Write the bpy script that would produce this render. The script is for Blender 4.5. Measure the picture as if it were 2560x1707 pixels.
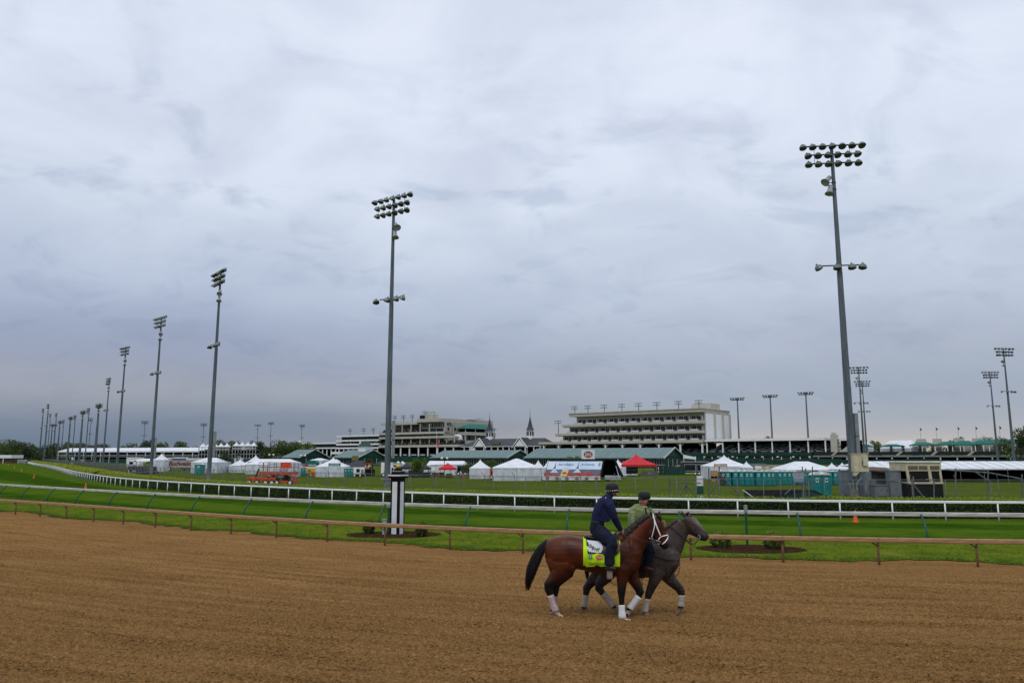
import bpy, math, random
import numpy as np
from mathutils import Vector, Matrix, noise
for o in list(bpy.data.objects): bpy.data.objects.remove(o)
sc = bpy.context.scene; COL = sc.collection
RND = random.Random(7); NR = np.random.default_rng(11)
pi = math.pi; sin = math.sin; cos = math.cos; rad = math.radians

# ------------------------------------------------------------ camera, sky, sun, exposure
F = 1900.0; PT = math.atan(287/F); CH = 3.0; CP, SP = cos(PT), sin(PT); GZ = -0.6
cam = bpy.data.cameras.new('camera'); camo = bpy.data.objects.new('camera', cam); COL.objects.link(camo)
camo.location = (0, 0, CH); camo.rotation_euler = (pi/2+PT, 0, 0)
cam.sensor_width = 36; cam.lens = 36*F/2560; cam.clip_start = 0.1; cam.clip_end = 6000
sc.camera = camo

SUN_EL, SUN_AZ = rad(58), rad(200)
world = bpy.data.worlds.new('World'); sc.world = world; world.use_nodes = True
def build_sky():
    nt = world.node_tree; N = nt.nodes; L = nt.links; N.clear()
    out = N.new('ShaderNodeOutputWorld'); bg = N.new('ShaderNodeBackground'); L.new(bg.outputs[0], out.inputs[0])
    tc = N.new('ShaderNodeTexCoord'); sep = N.new('ShaderNodeSeparateXYZ'); L.new(tc.outputs['Generated'], sep.inputs[0])
    X, Y, Z = sep.outputs
    def m(op, a, b=None, c=None, clamp=False):
        n = N.new('ShaderNodeMath'); n.operation = op; n.use_clamp = clamp
        for i, s in enumerate((a, b, c)):
            if s is None: continue
            if isinstance(s, (int, float)): n.inputs[i].default_value = s
            else: L.new(s, n.inputs[i])
        return n.outputs[0]
    def ramp(f, stops):
        n = N.new('ShaderNodeValToRGB'); n.color_ramp.interpolation = 'B_SPLINE' if len(stops) > 2 else 'EASE'
        e = n.color_ramp.elements
        while len(e) < len(stops): e.new(0.5)
        for el, (p, c) in zip(e, stops): el.position = p; el.color = (*c, 1)
        L.new(f, n.inputs[0]); return n.outputs[0]
    def mixc(bt, f, a, b):
        n = N.new('ShaderNodeMix'); n.data_type = 'RGBA'; n.blend_type = bt
        if isinstance(f, (int, float)): n.inputs[0].default_value = f
        else: L.new(f, n.inputs[0])
        for i, s in ((6, a), (7, b)):
            if isinstance(s, tuple): n.inputs[i].default_value = (*s, 1)
            else: L.new(s, n.inputs[i])
        return n.outputs[2]
    zc = m('MAXIMUM', Z, 0.0)
    # cloud deck seen in perspective
    den = m('ADD', zc, 0.34)
    cx = m('DIVIDE', X, den); cy = m('DIVIDE', Y, den)
    cmb = N.new('ShaderNodeCombineXYZ'); L.new(cx, cmb.inputs[0]); L.new(cy, cmb.inputs[1])
    def nz(scale, detail, rough, dist, off):
        mp = N.new('ShaderNodeMapping'); mp.inputs['Location'].default_value = off; mp.inputs['Scale'].default_value = (1.0, 1.25, 1)
        L.new(cmb.outputs[0], mp.inputs[0])
        n = N.new('ShaderNodeTexNoise'); n.inputs['Scale'].default_value = scale; n.inputs['Detail'].default_value = detail
        n.inputs['Roughness'].default_value = rough; n.inputs['Distortion'].default_value = dist
        L.new(mp.outputs[0], n.inputs['Vector']); return n.outputs[0]
    n1 = nz(3.4, 6, 0.55, 0.5, (3.1, 1.7, 0)); n2 = nz(1.1, 3, 0.5, 0.2, (9.2, 4.4, 2)); n3 = nz(5.2, 5, 0.55, 0.6, (1.2, 7.4, 5))
    zd = m('ADD', zc, m('MULTIPLY', m('SUBTRACT', n2, 0.5), 0.05))
    hi = [(.30, (.64, .71, .825)), (.50, (.71, .77, .895)), (1, (.76, .81, .91))]
    right = ramp(zd, [(0, (.60, .53, .47)), (.026, (.41, .415, .445)), (.065, (.325, .38, .47)), (.12, (.37, .415, .51)), (.19, (.50, .565, .69))]+hi)
    left = ramp(zd, [(0, (.145, .19, .265)), (.045, (.155, .205, .295)), (.082, (.38, .39, .435)), (.125, (.255, .305, .435)), (.20, (.45, .515, .655))]+hi)
    fx = m('ADD', m('MULTIPLY', X, 1.55), m('ADD', m('MULTIPLY', m('SUBTRACT', n2, 0.5), 0.7), 0.62), clamp=True)
    base = mixc('MIX', fx, left, right)
    # billows and dark wisps
    bil = ramp(n1, [(.30, (.89, .90, .925)), (.70, (1.07, 1.065, 1.055))])
    base = mixc('MULTIPLY', m('MULTIPLY_ADD', zc, 2.6, .05, clamp=True), base, bil)
    wis = ramp(n3, [(.30, (.72, .755, .81)), (.50, (1, 1, 1))])
    wz = m('MULTIPLY', m('SUBTRACT', 1.0, m('ABSOLUTE', m('MULTIPLY', m('SUBTRACT', zc, .30), 3.2))), n2, clamp=True)
    base = mixc('MULTIPLY', m('MULTIPLY', wz, 1.4, clamp=True), base, wis)
    sky = N.new('ShaderNodeTexSky'); sky.sky_type = 'NISHITA'; sky.sun_disc = False
    sky.sun_elevation = SUN_EL; sky.sun_rotation = SUN_AZ
    sk = mixc('MULTIPLY', 1.0, sky.outputs[0], (.06, .06, .06))
    col = mixc('MIX', 0.06, base, sk)
    L.new(col, bg.inputs[0]); bg.inputs[1].default_value = 1.08
build_sky()
sl = bpy.data.lights.new('sun', 'SUN'); sl.energy = 1.15; sl.angle = rad(26); sl.color = (1, .95, .86)
so = bpy.data.objects.new('sun', sl); COL.objects.link(so); so.rotation_euler = (pi/2-SUN_EL, 0, pi-SUN_AZ)
so.location = (0, -20, 60)
sc.render.engine = 'CYCLES'
sc.view_settings.view_transform = 'Standard'; sc.view_settings.look = 'None'; sc.view_settings.gamma = 1
sc.view_settings.use_curve_mapping = False
sc.view_settings.exposure = 0.0
sc.render.resolution_x = 1024; sc.render.resolution_y = 682

# ------------------------------------------------------------ geometry of the view
def ray(u, v):
    xc = (u-1280)/F; yc = (853.5-v)/F; return xc, CP-yc*SP, SP+yc*CP
def P(u, v, d):
    r = ray(u, v); t = d/r[1]; return Vector((r[0]*t, d, CH+r[2]*t))
def Gd(u, v, z=GZ):
    r = ray(u, v); t = (z-CH)/r[2]; return Vector((r[0]*t, r[1]*t, z))
def mpp(u, v, d): return d/ray(u, v)[1]/F
def fit(u0, u1, vt, vb):
    """ground spot, width and height of a thing seen between columns u0,u1 with its foot at row vb"""
    g = Gd((u0+u1)/2, vb); return g, (u1-u0)*mpp(u0, vb, g.y), P(u0, vt, g.y).z-GZ
def fitd(u0, u1, vt, d):
    um = (u0+u1)/2; g = P(um, 1140, d); g.z = GZ
    return g, (u1-u0)*mpp(u0, 1140, d), P(u0, vt, d).z-GZ

# ------------------------------------------------------------ builders
class MB:
    def __init__(s): s.v = []; s.f = []
    def add(s, vs, fs):
        n = len(s.v); s.v += [tuple(p) for p in vs]; s.f += [tuple(i+n for i in f) for f in fs]; return s
    def box(s, x0, x1, y0, y1, z0, z1):
        return s.add([(x0,y0,z0),(x1,y0,z0),(x1,y1,z0),(x0,y1,z0),(x0,y0,z1),(x1,y0,z1),(x1,y1,z1),(x0,y1,z1)],
                     [(3,2,1,0),(4,5,6,7),(0,1,5,4),(1,2,6,5),(2,3,7,6),(3,0,4,7)])
    def bar(s, a, b, w, h=None, up=(0,0,1)):
        a = Vector(a); b = Vector(b); h = h or w; d = (b-a).normalized(); u = Vector(up)
        if abs(d.dot(u)) > .98: u = Vector((0,1,0))
        x = d.cross(u).normalized(); z = x.cross(d)
        c = [x*sx*w/2+z*sz*h/2 for sx, sz in ((-1,-1),(1,-1),(1,1),(-1,1))]
        return s.add([a+k for k in c]+[b+k for k in c], [(3,2,1,0),(4,5,6,7),(0,1,5,4),(1,2,6,5),(2,3,7,6),(3,0,4,7)])
    def tube(s, pts, r, n=8, cap=True, ry=1.0):
        pts = [Vector(p) for p in pts]; k = len(pts)
        if isinstance(r, (int, float)): r = [r]*k
        vs = []; prev = None
        for i, p in enumerate(pts):
            t = (pts[min(i+1, k-1)]-pts[max(i-1, 0)]).normalized()
            if prev is None:
                a = Vector((0,0,1)) if abs(t.z) < .9 else Vector((0,1,0)); x = t.cross(a).normalized()
            else:
                x = prev-t*prev.dot(t); x = x.normalized() if x.length > 1e-6 else prev
            prev = x; y = t.cross(x)
            vs += [p+(x*cos(2*pi*j/n)+y*sin(2*pi*j/n)*ry)*r[i] for j in range(n)]
        fs = [(i*n+j, i*n+(j+1) % n, (i+1)*n+(j+1) % n, (i+1)*n+j) for i in range(k-1) for j in range(n)]
        if cap: fs += [tuple(range(n))[::-1], tuple((k-1)*n+j for j in range(n))]
        return s.add(vs, fs)
    def lathe(s, prof, n=12, c=(0,0,0), cap=True):
        vs = [(c[0]+r*cos(2*pi*j/n), c[1]+r*sin(2*pi*j/n), c[2]+z) for r, z in prof for j in range(n)]
        k = len(prof)
        fs = [(i*n+j, i*n+(j+1) % n, (i+1)*n+(j+1) % n, (i+1)*n+j) for i in range(k-1) for j in range(n)]
        if cap: fs += [tuple(range(n))[::-1], tuple((k-1)*n+j for j in range(n))]
        return s.add(vs, fs)
    def prism(s, xz, y0, y1):
        n = len(xz); vs = [(x, y0, z) for x, z in xz]+[(x, y1, z) for x, z in xz]
        return s.add(vs, [tuple(range(n)), tuple(range(2*n-1, n-1, -1))]+[(i, n+i, n+(i+1) % n, (i+1) % n) for i in range(n)])
    def prismx(s, yz, x0, x1):
        n = len(yz); vs = [(x0, y, z) for y, z in yz]+[(x1, y, z) for y, z in yz]
        return s.add(vs, [tuple(range(n))[::-1], tuple(range(n, 2*n))]+[(i, (i+1) % n, n+(i+1) % n, n+i) for i in range(n)])
    def prismz(s, xy, z0, z1):
        n = len(xy); vs = [(x, y, z0) for x, y in xy]+[(x, y, z1) for x, y in xy]
        return s.add(vs, [tuple(range(n))[::-1], tuple(range(n, 2*n))]+[(i, (i+1) % n, n+(i+1) % n, n+i) for i in range(n)])
    def face(s, pts): return s.add(pts, [tuple(range(len(pts)))])
    def mesh(s, name, smooth=False):
        me = bpy.data.meshes.new(name); me.from_pydata(s.v, [], s.f); me.update()
        if smooth: me.polygons.foreach_set('use_smooth', [True]*len(me.polygons))
        return me
def npmesh(name, V, Q, smooth=False):
    """V (n,3) array, Q (m,k) array of equal-size faces"""
    me = bpy.data.meshes.new(name); V = np.asarray(V, np.float32); Q = np.asarray(Q, np.int32)
    m, k = Q.shape
    me.vertices.add(len(V)); me.vertices.foreach_set('co', V.ravel())
    me.loops.add(m*k); me.loops.foreach_set('vertex_index', Q.ravel())
    me.polygons.add(m); me.polygons.foreach_set('loop_start', np.arange(0, m*k, k, dtype=np.int32))
    try: me.polygons.foreach_set('loop_total', np.full(m, k, np.int32))
    except Exception: pass
    me.update(calc_edges=True); me.validate()
    if smooth: me.polygons.foreach_set('use_smooth', [True]*m)
    return me
def link(name, me, mat=None, parent=None, loc=None, rot=None, scale=None):
    o = bpy.data.objects.new(name, me); COL.objects.link(o)
    if mat is not None and me is not None and not me.materials: me.materials.append(mat)
    if parent: o.parent = parent
    if loc is not None: o.location = loc
    if rot is not None: o.rotation_euler = rot
    if scale is not None: o.scale = scale
    return o
def obj(name, mb, mat, parent=None, loc=None, rot=None, smooth=False):
    return link(name, mb.mesh(name, smooth), mat, parent, loc, rot)
def tag(o, label, cat=None, group=None, kind=None):
    o['label'] = label
    if cat: o['category'] = cat
    if group: o['group'] = group
    if kind: o['kind'] = kind
    return o
def struct(o): o['kind'] = 'structure'; return o
def thing(name, label, cat, loc=(0,0,0), rz=0, group=None):
    o = bpy.data.objects.new(name, None); COL.objects.link(o); o.location = loc; o.rotation_euler = (0, 0, rz)
    o.empty_display_size = .2
    return tag(o, label, cat, group)
def rebase(o, loc):
    """move a mesh object's origin to loc while its shape stays put"""
    loc = Vector(loc); o.data.transform(Matrix.Translation(-loc)); o.location = loc; return o
ORD = ['first','second','third','fourth','fifth','sixth','seventh','eighth','ninth','tenth','eleventh','twelfth','thirteenth','fourteenth','fifteenth',
       'sixteenth','seventeenth','eighteenth','nineteenth','twentieth','twenty-first','twenty-second','twenty-third','twenty-fourth']
bpy_fonts = {}
def text_mesh(s, bold=0.0, shear=0.0):
    k = (s, bold, shear)
    if k not in bpy_fonts:
        cu = bpy.data.curves.new('lettering', 'FONT'); cu.body = s; cu.offset = bold; cu.shear = shear; cu.resolution_u = 3
        to = bpy.data.objects.new('lettering', cu); COL.objects.link(to)
        dg = bpy.context.evaluated_depsgraph_get(); dg.update()
        me = bpy.data.meshes.new_from_object(to.evaluated_get(dg))
        bpy.data.objects.remove(to); bpy.data.curves.remove(cu)
        co = np.array([v.co[:] for v in me.vertices]); lo = co.min(0); hi = co.max(0)
        co = (co-lo)/np.maximum(hi-lo, 1e-6)
        fs = [tuple(p.vertices) for p in me.polygons]; bpy.data.meshes.remove(me)
        bpy_fonts[k] = (co, fs)
    return bpy_fonts[k]
def text(name, s, mat, parent, x0, x1, z0, z1, y, bold=0.0, shear=0.0, rot=None, loc=None):
    co, fs = text_mesh(s, bold, shear)
    me = bpy.data.meshes.new(name); me.from_pydata([(x0+(x1-x0)*c[0], y, z0+(z1-z0)*c[1]) for c in co], [], fs); me.update()
    return link(name, me, mat, parent, loc, rot)

# ------------------------------------------------------------ materials
MATS = {}
def M(name, col, rough=.75, var=.12, scale=3.0, metal=0.0, bump=0.0, spec=.35, bscale=None, detail=4, stretch=None, col2=None, coord='Object', trans=0.0):
    if name in MATS: return MATS[name]
    m = bpy.data.materials.new(name); m.use_nodes = True; MATS[name] = m
    nt = m.node_tree; N = nt.nodes; L = nt.links; b = N['Principled BSDF']
    b.inputs['Roughness'].default_value = rough; b.inputs['Metallic'].default_value = metal
    b.inputs['Specular IOR Level'].default_value = spec
    tc = N.new('ShaderNodeTexCoord'); mp = N.new('ShaderNodeMapping'); L.new(tc.outputs[coord], mp.inputs[0])
    if stretch: mp.inputs['Scale'].default_value = stretch
    n = N.new('ShaderNodeTexNoise'); n.inputs['Scale'].default_value = scale; n.inputs['Detail'].default_value = detail
    n.inputs['Roughness'].default_value = .6
    L.new(mp.outputs[0], n.inputs['Vector'])
    r = N.new('ShaderNodeValToRGB'); L.new(n.outputs[0], r.inputs[0])
    c2 = col2 if col2 else tuple(c*(1-2*var) for c in col)
    c1 = col if col2 else tuple(min(1, c*(1+var)) for c in col)
    r.color_ramp.elements[0].position = .33; r.color_ramp.elements[0].color = (*c2, 1)
    r.color_ramp.elements[1].position = .66; r.color_ramp.elements[1].color = (*c1, 1)
    L.new(r.outputs[0], b.inputs['Base Color'])
    if bump:
        n2 = n
        if bscale:
            n2 = N.new('ShaderNodeTexNoise'); n2.inputs['Scale'].default_value = bscale; n2.inputs['Detail'].default_value = 4
            L.new(mp.outputs[0], n2.inputs['Vector'])
        bp = N.new('ShaderNodeBump'); bp.inputs['Strength'].default_value = bump; bp.inputs['Distance'].default_value = .03
        L.new(n2.outputs[0], bp.inputs['Height']); L.new(bp.outputs[0], b.inputs['Normal'])
    if trans:
        b.inputs['Transmission Weight'].default_value = 0
        t = N.new('ShaderNodeBsdfTranslucent'); L.new(r.outputs[0], t.inputs[0])
        mx = N.new('ShaderNodeMixShader'); mx.inputs[0].default_value = trans
        L.new(b.outputs[0], mx.inputs[1]); L.new(t.outputs[0], mx.inputs[2]); L.new(mx.outputs[0], N['Material Output'].inputs[0])
    return m
def foliage(name, dark, light, scale=.6, trans=.25, top=None):
    """leaf colour varied leaf by leaf and in patches; top=(z0,z1,colour): yellow-green new growth"""
    if name in MATS: return MATS[name]
    m = bpy.data.materials.new(name); m.use_nodes = True; MATS[name] = m
    nt = m.node_tree; N = nt.nodes; L = nt.links; b = N['Principled BSDF']
    b.inputs['Roughness'].default_value = .55; b.inputs['Specular IOR Level'].default_value = .3
    g = N.new('ShaderNodeNewGeometry'); tc = N.new('ShaderNodeTexCoord')
    n = N.new('ShaderNodeTexNoise'); n.inputs['Scale'].default_value = scale; L.new(tc.outputs['Object'], n.inputs['Vector'])
    ad = N.new('ShaderNodeMath'); ad.operation = 'MULTIPLY_ADD'; ad.inputs[1].default_value = .75
    L.new(g.outputs['Random Per Island'], ad.inputs[0])
    sb = N.new('ShaderNodeMath'); sb.operation = 'SUBTRACT'; sb.inputs[1].default_value = .38; L.new(n.outputs[0], sb.inputs[0]); L.new(sb.outputs[0], ad.inputs[2])
    r = N.new('ShaderNodeValToRGB'); L.new(ad.outputs[0], r.inputs[0])
    r.color_ramp.elements[0].position = .1; r.color_ramp.elements[0].color = (*dark, 1)
    r.color_ramp.elements[1].position = .9; r.color_ramp.elements[1].color = (*light, 1)
    out = r.outputs[0]
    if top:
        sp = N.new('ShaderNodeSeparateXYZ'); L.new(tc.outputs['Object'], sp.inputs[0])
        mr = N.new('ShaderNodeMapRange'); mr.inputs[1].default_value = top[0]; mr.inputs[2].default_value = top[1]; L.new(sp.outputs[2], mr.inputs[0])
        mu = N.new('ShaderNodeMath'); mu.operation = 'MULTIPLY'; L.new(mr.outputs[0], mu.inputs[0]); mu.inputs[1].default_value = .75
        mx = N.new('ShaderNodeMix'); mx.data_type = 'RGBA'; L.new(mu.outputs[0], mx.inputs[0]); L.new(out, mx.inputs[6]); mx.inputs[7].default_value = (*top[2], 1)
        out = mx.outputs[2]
    L.new(out, b.inputs['Base Color'])
    t = N.new('ShaderNodeBsdfTranslucent'); L.new(out, t.inputs[0]); s = N.new('ShaderNodeMixShader'); s.inputs[0].default_value = trans
    L.new(b.outputs[0], s.inputs[1]); L.new(t.outputs[0], s.inputs[2]); L.new(s.outputs[0], N['Material Output'].inputs[0])
    return m
def ground_mat(name, stops, scale, fine, bump, stretch=(1,1,1), rotz=0.0, rough=1.0, bdist=.04, band=None, spec=.0, wl=.5, streak=False):
    m = bpy.data.materials.new(name); m.use_nodes = True; nt = m.node_tree; N = nt.nodes; L = nt.links; b = N['Principled BSDF']
    b.inputs['Roughness'].default_value = rough; b.inputs['Specular IOR Level'].default_value = spec
    tc = N.new('ShaderNodeTexCoord'); mp = N.new('ShaderNodeMapping'); L.new(tc.outputs['Object'], mp.inputs[0])
    mp.inputs['Scale'].default_value = stretch; mp.inputs['Rotation'].default_value = (0, 0, rotz)
    a = N.new('ShaderNodeTexNoise'); a.inputs['Scale'].default_value = scale; a.inputs['Detail'].default_value = 6; a.inputs['Roughness'].default_value = .65
    f = N.new('ShaderNodeTexNoise'); f.inputs['Scale'].default_value = fine; f.inputs['Detail'].default_value = 5; f.inputs['Roughness'].default_value = .7
    L.new(tc.outputs['Object'], a.inputs['Vector']); L.new(mp.outputs[0], f.inputs['Vector'])
    mx = N.new('ShaderNodeMath'); mx.operation = 'MULTIPLY_ADD'; mx.inputs[1].default_value = wl; L.new(a.outputs[0], mx.inputs[0])
    h = N.new('ShaderNodeMath'); h.operation = 'MULTIPLY'; h.inputs[1].default_value = 1-wl; L.new(f.outputs[0], h.inputs[0]); L.new(h.outputs[0], mx.inputs[2])
    val = mx.outputs[0]
    if band:   # mown stripes across the strip (v coordinate of the strip)
        uv = N.new('ShaderNodeUVMap'); sp = N.new('ShaderNodeSeparateXYZ'); L.new(uv.outputs[0], sp.inputs[0])
        w = N.new('ShaderNodeMath'); w.operation = 'MULTIPLY'; w.inputs[1].default_value = 2*pi/band[0]; L.new(sp.outputs[1], w.inputs[0])
        sn = N.new('ShaderNodeMath'); sn.operation = 'SINE'; L.new(w.outputs[0], sn.inputs[0])
        sg = N.new('ShaderNodeMath'); sg.operation = 'MULTIPLY'; sg.inputs[1].default_value = 3.0; L.new(sn.outputs[0], sg.inputs[0])
        th = N.new('ShaderNodeMath'); th.operation = 'TANH'; L.new(sg.outputs[0], th.inputs[0])
        k = N.new('ShaderNodeMath'); k.operation = 'MULTIPLY_ADD'; k.inputs[1].default_value = band[1]; L.new(th.outputs[0], k.inputs[0]); L.new(val, k.inputs[2]); val = k.outputs[0]
    if streak:   # shadows of the harrow rows, painted as dark lines along the track
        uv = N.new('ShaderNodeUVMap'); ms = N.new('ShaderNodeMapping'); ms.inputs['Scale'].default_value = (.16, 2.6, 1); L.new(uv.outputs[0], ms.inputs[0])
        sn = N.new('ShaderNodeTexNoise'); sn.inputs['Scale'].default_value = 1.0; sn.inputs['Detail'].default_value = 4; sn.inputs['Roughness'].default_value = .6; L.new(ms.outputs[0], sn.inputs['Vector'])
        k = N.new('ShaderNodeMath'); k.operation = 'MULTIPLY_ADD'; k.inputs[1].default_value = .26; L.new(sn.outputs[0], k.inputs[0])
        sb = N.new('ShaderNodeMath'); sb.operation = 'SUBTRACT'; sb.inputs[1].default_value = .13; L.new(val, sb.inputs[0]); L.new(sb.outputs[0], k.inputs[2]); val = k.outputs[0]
    r = N.new('ShaderNodeValToRGB'); L.new(val, r.inputs[0]); e = r.color_ramp.elements
    while len(e) < len(stops): e.new(.5)
    for el, (p, c) in zip(e, stops): el.position = p; el.color = (*c, 1)
    L.new(r.outputs[0], b.inputs['Base Color'])
    bp = N.new('ShaderNodeBump'); bp.inputs['Strength'].default_value = bump; bp.inputs['Distance'].default_value = bdist
    L.new(f.outputs[0], bp.inputs['Height']); L.new(bp.outputs[0], b.inputs['Normal'])
    return m
WHITE = M('white_paint', (.78, .79, .80), .5, .06, 1.5)
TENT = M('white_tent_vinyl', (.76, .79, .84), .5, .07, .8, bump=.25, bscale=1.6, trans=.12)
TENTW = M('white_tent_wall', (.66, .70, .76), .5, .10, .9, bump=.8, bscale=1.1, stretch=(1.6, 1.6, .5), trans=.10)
BLACK = M('black_paint', (.007, .007, .008), .6, .2, 3, spec=.12)
DKGREY = M('dark_grey', (.035, .037, .04), .6, .2, 3)
GREY = M('grey_paint', (.24, .255, .27), .6, .12, 2)
STEEL = M('galvanised_steel', (.115, .145, .165), .5, .22, 1.6, metal=.25, stretch=(3, 3, .25))
LAMPM = M('lamp_housing_grey', (.14, .165, .16), .4, .15, 5, metal=.4)
LENS = M('lamp_lens', (.08, .075, .05), .15, .3, 8, spec=.7)
HORN = M('speaker_horn_grey', (.33, .36, .37), .5, .15, 4)
TEAL = M('teal_plastic', (.002, .185, .19), .4, .14, 2)
TEALD = M('teal_plastic_door', (.002, .23, .235), .4, .10, 2)
RED = M('red_canvas', (.62, .018, .03), .6, .1, 2, trans=.15)
ORANGE = M('orange_paint', (.68, .075, .018), .5, .15, 4)
CONE = M('orange_cone_plastic', (.85, .12, .04), .45, .08, 4)
CREAM = M('cream_paint', (.55, .49, .34), .65, .1, 2)
BEIGE = M('beige_concrete', (.40, .375, .32), .8, .07, .25)
BEIGED = M('beige_concrete_band', (.46, .44, .385), .8, .05, .3)
GLASS = M('dark_window_glass', (.010, .018, .023), .15, .3, .4, spec=.4)
GREEN = M('dark_green_paint', (.004, .045, .033), .55, .2, .6)
GREENR = M('dark_green_rail_post', (.006, .075, .05), .45, .2, 6)
AWN = M('teal_green_canvas', (.004, .13, .105), .65, .12, .4)
ROOFG = M('pale_teal_metal_roof', (.115, .185, .18), .5, .06, .3, metal=.15)
SLATE = M('slate_roof', (.05, .053, .065), .7, .15, .5)
TIMBER = M('weathered_wood', (.10, .065, .04), .8, .25, 4)
YELLOW = M('yellow_paint', (.62, .42, .03), .5, .12, 3)
GOLD = M('gold_paint', (.50, .36, .06), .3, .15, 6, metal=.6)
RUBBER = M('tyre_rubber', (.015, .015, .016), .8, .2, 5)
BRICKW = M('grey_block_wall', (.16, .15, .13), .9, .18, 2.5)
SKIN = M('skin', (.44, .22, .15), .5, .08, 20)
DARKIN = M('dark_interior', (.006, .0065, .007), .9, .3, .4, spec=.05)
# ------------------------------------------------------------ ground, dirt track, turf
def curve(pts, step=.5, smooth=9):
    p = np.array(pts, float); out = []
    q = np.vstack([2*p[0]-p[1], p, 2*p[-1]-p[-2]])
    for i in range(1, len(q)-2):
        a, b, c, d = q[i-1], q[i], q[i+1], q[i+2]
        n = max(2, int(np.linalg.norm(c-b)/step))
        t = np.linspace(0, 1, n, endpoint=False)[:, None]
        out.append(.5*((2*b)+(-a+c)*t+(2*a-5*b+4*c-d)*t**2+(-a+3*b-3*c+d)*t**3))
    c = np.vstack(out+[p[-1:]])
    for _ in range(3):
        k = np.pad(c, ((smooth, smooth), (0, 0)), mode='reflect', reflect_type='odd')
        c = np.stack([np.convolve(k[:, j], np.ones(2*smooth+1)/(2*smooth+1), 'valid') for j in (0, 1)], 1)
    return resample(c, step)
def resample(c, step, start=0.0):
    s = np.concatenate([[0], np.cumsum(np.linalg.norm(np.diff(c, axis=0), axis=1))])
    t = np.arange(start, s[-1], step)
    return np.stack([np.interp(t, s, c[:, 0]), np.interp(t, s, c[:, 1])], 1)
def normals(c):
    d = np.gradient(c, axis=0); d /= np.linalg.norm(d, axis=1)[:, None]+1e-9
    return np.stack([d[:, 1], -d[:, 0]], 1)      # curves run left to right, so this points towards the camera side
BR = curve([(-260,205),(-160,133),(-100,90),(-60,66),(-45,57.3),(-32.8,49.6),(-26.2,45.3),(-20.3,41.2),(-15.2,37.6),(-11.5,35.2),(-8.1,33.2),(-5.1,31.5),(-2.3,30.1),(0,29.0),(2.7,28.0),
            (7.2,27),(12.5,26.1),(17,25.5),(25,24.9),(45,25.2),(80,29)])
OR_ = curve([(-260,243),(-160,159),(-100,112),(-64,84),(-46.3,69.6),(-30.4,57),(-20.9,50.1),(-15.3,46.2),(-6.65,41.1),(0,37.9),(5.5,36.2),(11.5,34.9),(19,33.7),(27,33),(50,33.2),(85,37)])
WR = curve([(-760,640),(-560,632),(-450,618),(-381,578),(-300,470),(-186,300),(-130,217),(-95.4,164),(-70.8,126),(-46.8,92),(-34.5,78.5),(-27.6,72),(-22.3,67.3),(-9.15,56.6),(0,51),(7,47.8),(14.9,45.3),(22,44.2),(30,43.6),(50,43.4),(90,47)], 1.0, 7)
def strip(name, c, t0s, zf, mat):
    n = normals(c); V = []; m = len(t0s)
    for i in range(len(c)):
        for t in t0s: V.append((c[i,0]+n[i,0]*t, c[i,1]+n[i,1]*t, zf(t)))
    i, j = np.meshgrid(np.arange(len(c)-1), np.arange(m-1), indexing='ij'); a = (i*m+j).ravel()
    me = npmesh(name, V, np.stack([a, a+m, a+m+1, a+1], 1)[:, ::-1]); return link(name, me, mat)
INF = ground_mat('infield_grass', [(.36, (.040,.066,.008)), (.5, (.072,.104,.013)), (.64, (.105,.125,.024))], .22, 7, .5, bdist=.05)
TURF = ground_mat('turf_course_grass', [(.38, (.022,.052,.004)), (.5, (.040,.085,.007)), (.62, (.070,.115,.010))], .5, 9, .5, bdist=.04, band=(7.0, .08))
VERGE = ground_mat('verge_grass', [(.36, (.040,.070,.006)), (.48, (.082,.122,.010)), (.57, (.125,.150,.016)), (.68, (.19,.165,.05))], .8, 9, .7, bdist=.06)
DIRT = ground_mat('harrowed_dirt', [(.36, (.060,.030,.010)), (.45, (.215,.116,.043)), (.54, (.30,.167,.063)), (.66, (.43,.255,.11))], .35, 33, 1.0, stretch=(.55, 1.5, 1), rotz=rad(11), bdist=.05, wl=.12, streak=True)  # fine dark grain also paints in the small shadows between clods
BK = .0455
def dirt_z(t): return GZ+.006+BK*min(max(t, 0), 30)
g = MB().face([(-2500,-200,GZ-.004),(2500,-200,GZ-.004),(2500,3500,GZ-.004),(-2500,3500,GZ-.004)])
struct(obj('ground', g, INF))
o = strip('turf_course', resample(np.vstack([WR[WR[:,1] < 560]]), 1.0), [-.9, 0, 30], lambda t: GZ, TURF)
# real strip between inner and outer rail: stretch its near edge to the outer rail
def between(name, A, B, z, mat, uvband=True, n=8):
    m = min(len(A), len(B)); V = []
    for i in range(m):
        for k in range(n+1):
            f = k/n; p = A[i]*(1-f)+B[i]*f; V.append((p[0], p[1], z))
    i, j = np.meshgrid(np.arange(m-1), np.arange(n), indexing='ij'); a = (i*(n+1)+j).ravel()
    me = npmesh(name, V, np.stack([a, a+1, a+n+2, a+n+1], 1)[:, ::-1])
    uv = me.uv_layers.new(name='UVMap'); idx = np.zeros(len(me.loops), np.int32); me.loops.foreach_get('vertex_index', idx)
    w = np.array([12.0*(k % (n+1))/n for k in range(len(V))])
    s = np.array([k//(n+1) for k in range(len(V))], float)
    uv.data.foreach_set('uv', np.stack([s[idx], w[idx]], 1).astype(np.float32).ravel())
    return link(name, me, mat)
bpy.data.objects.remove(o)
def pairs(A, B, n=400):
    """match the two curves by arc fraction over the part that shows"""
    def frac(c): return resample(c, (np.linalg.norm(np.diff(c, axis=0), axis=1).sum())/n)
    return frac(A), frac(B)
wa = WR[(WR[:,0] > -300)]; oa = OR_[(OR_[:,0] > -258)]
A_, B_ = pairs(wa+normals(wa)*-.9, oa+normals(oa)*.6)
struct(between('turf_course', A_, B_, GZ, TURF))
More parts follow.
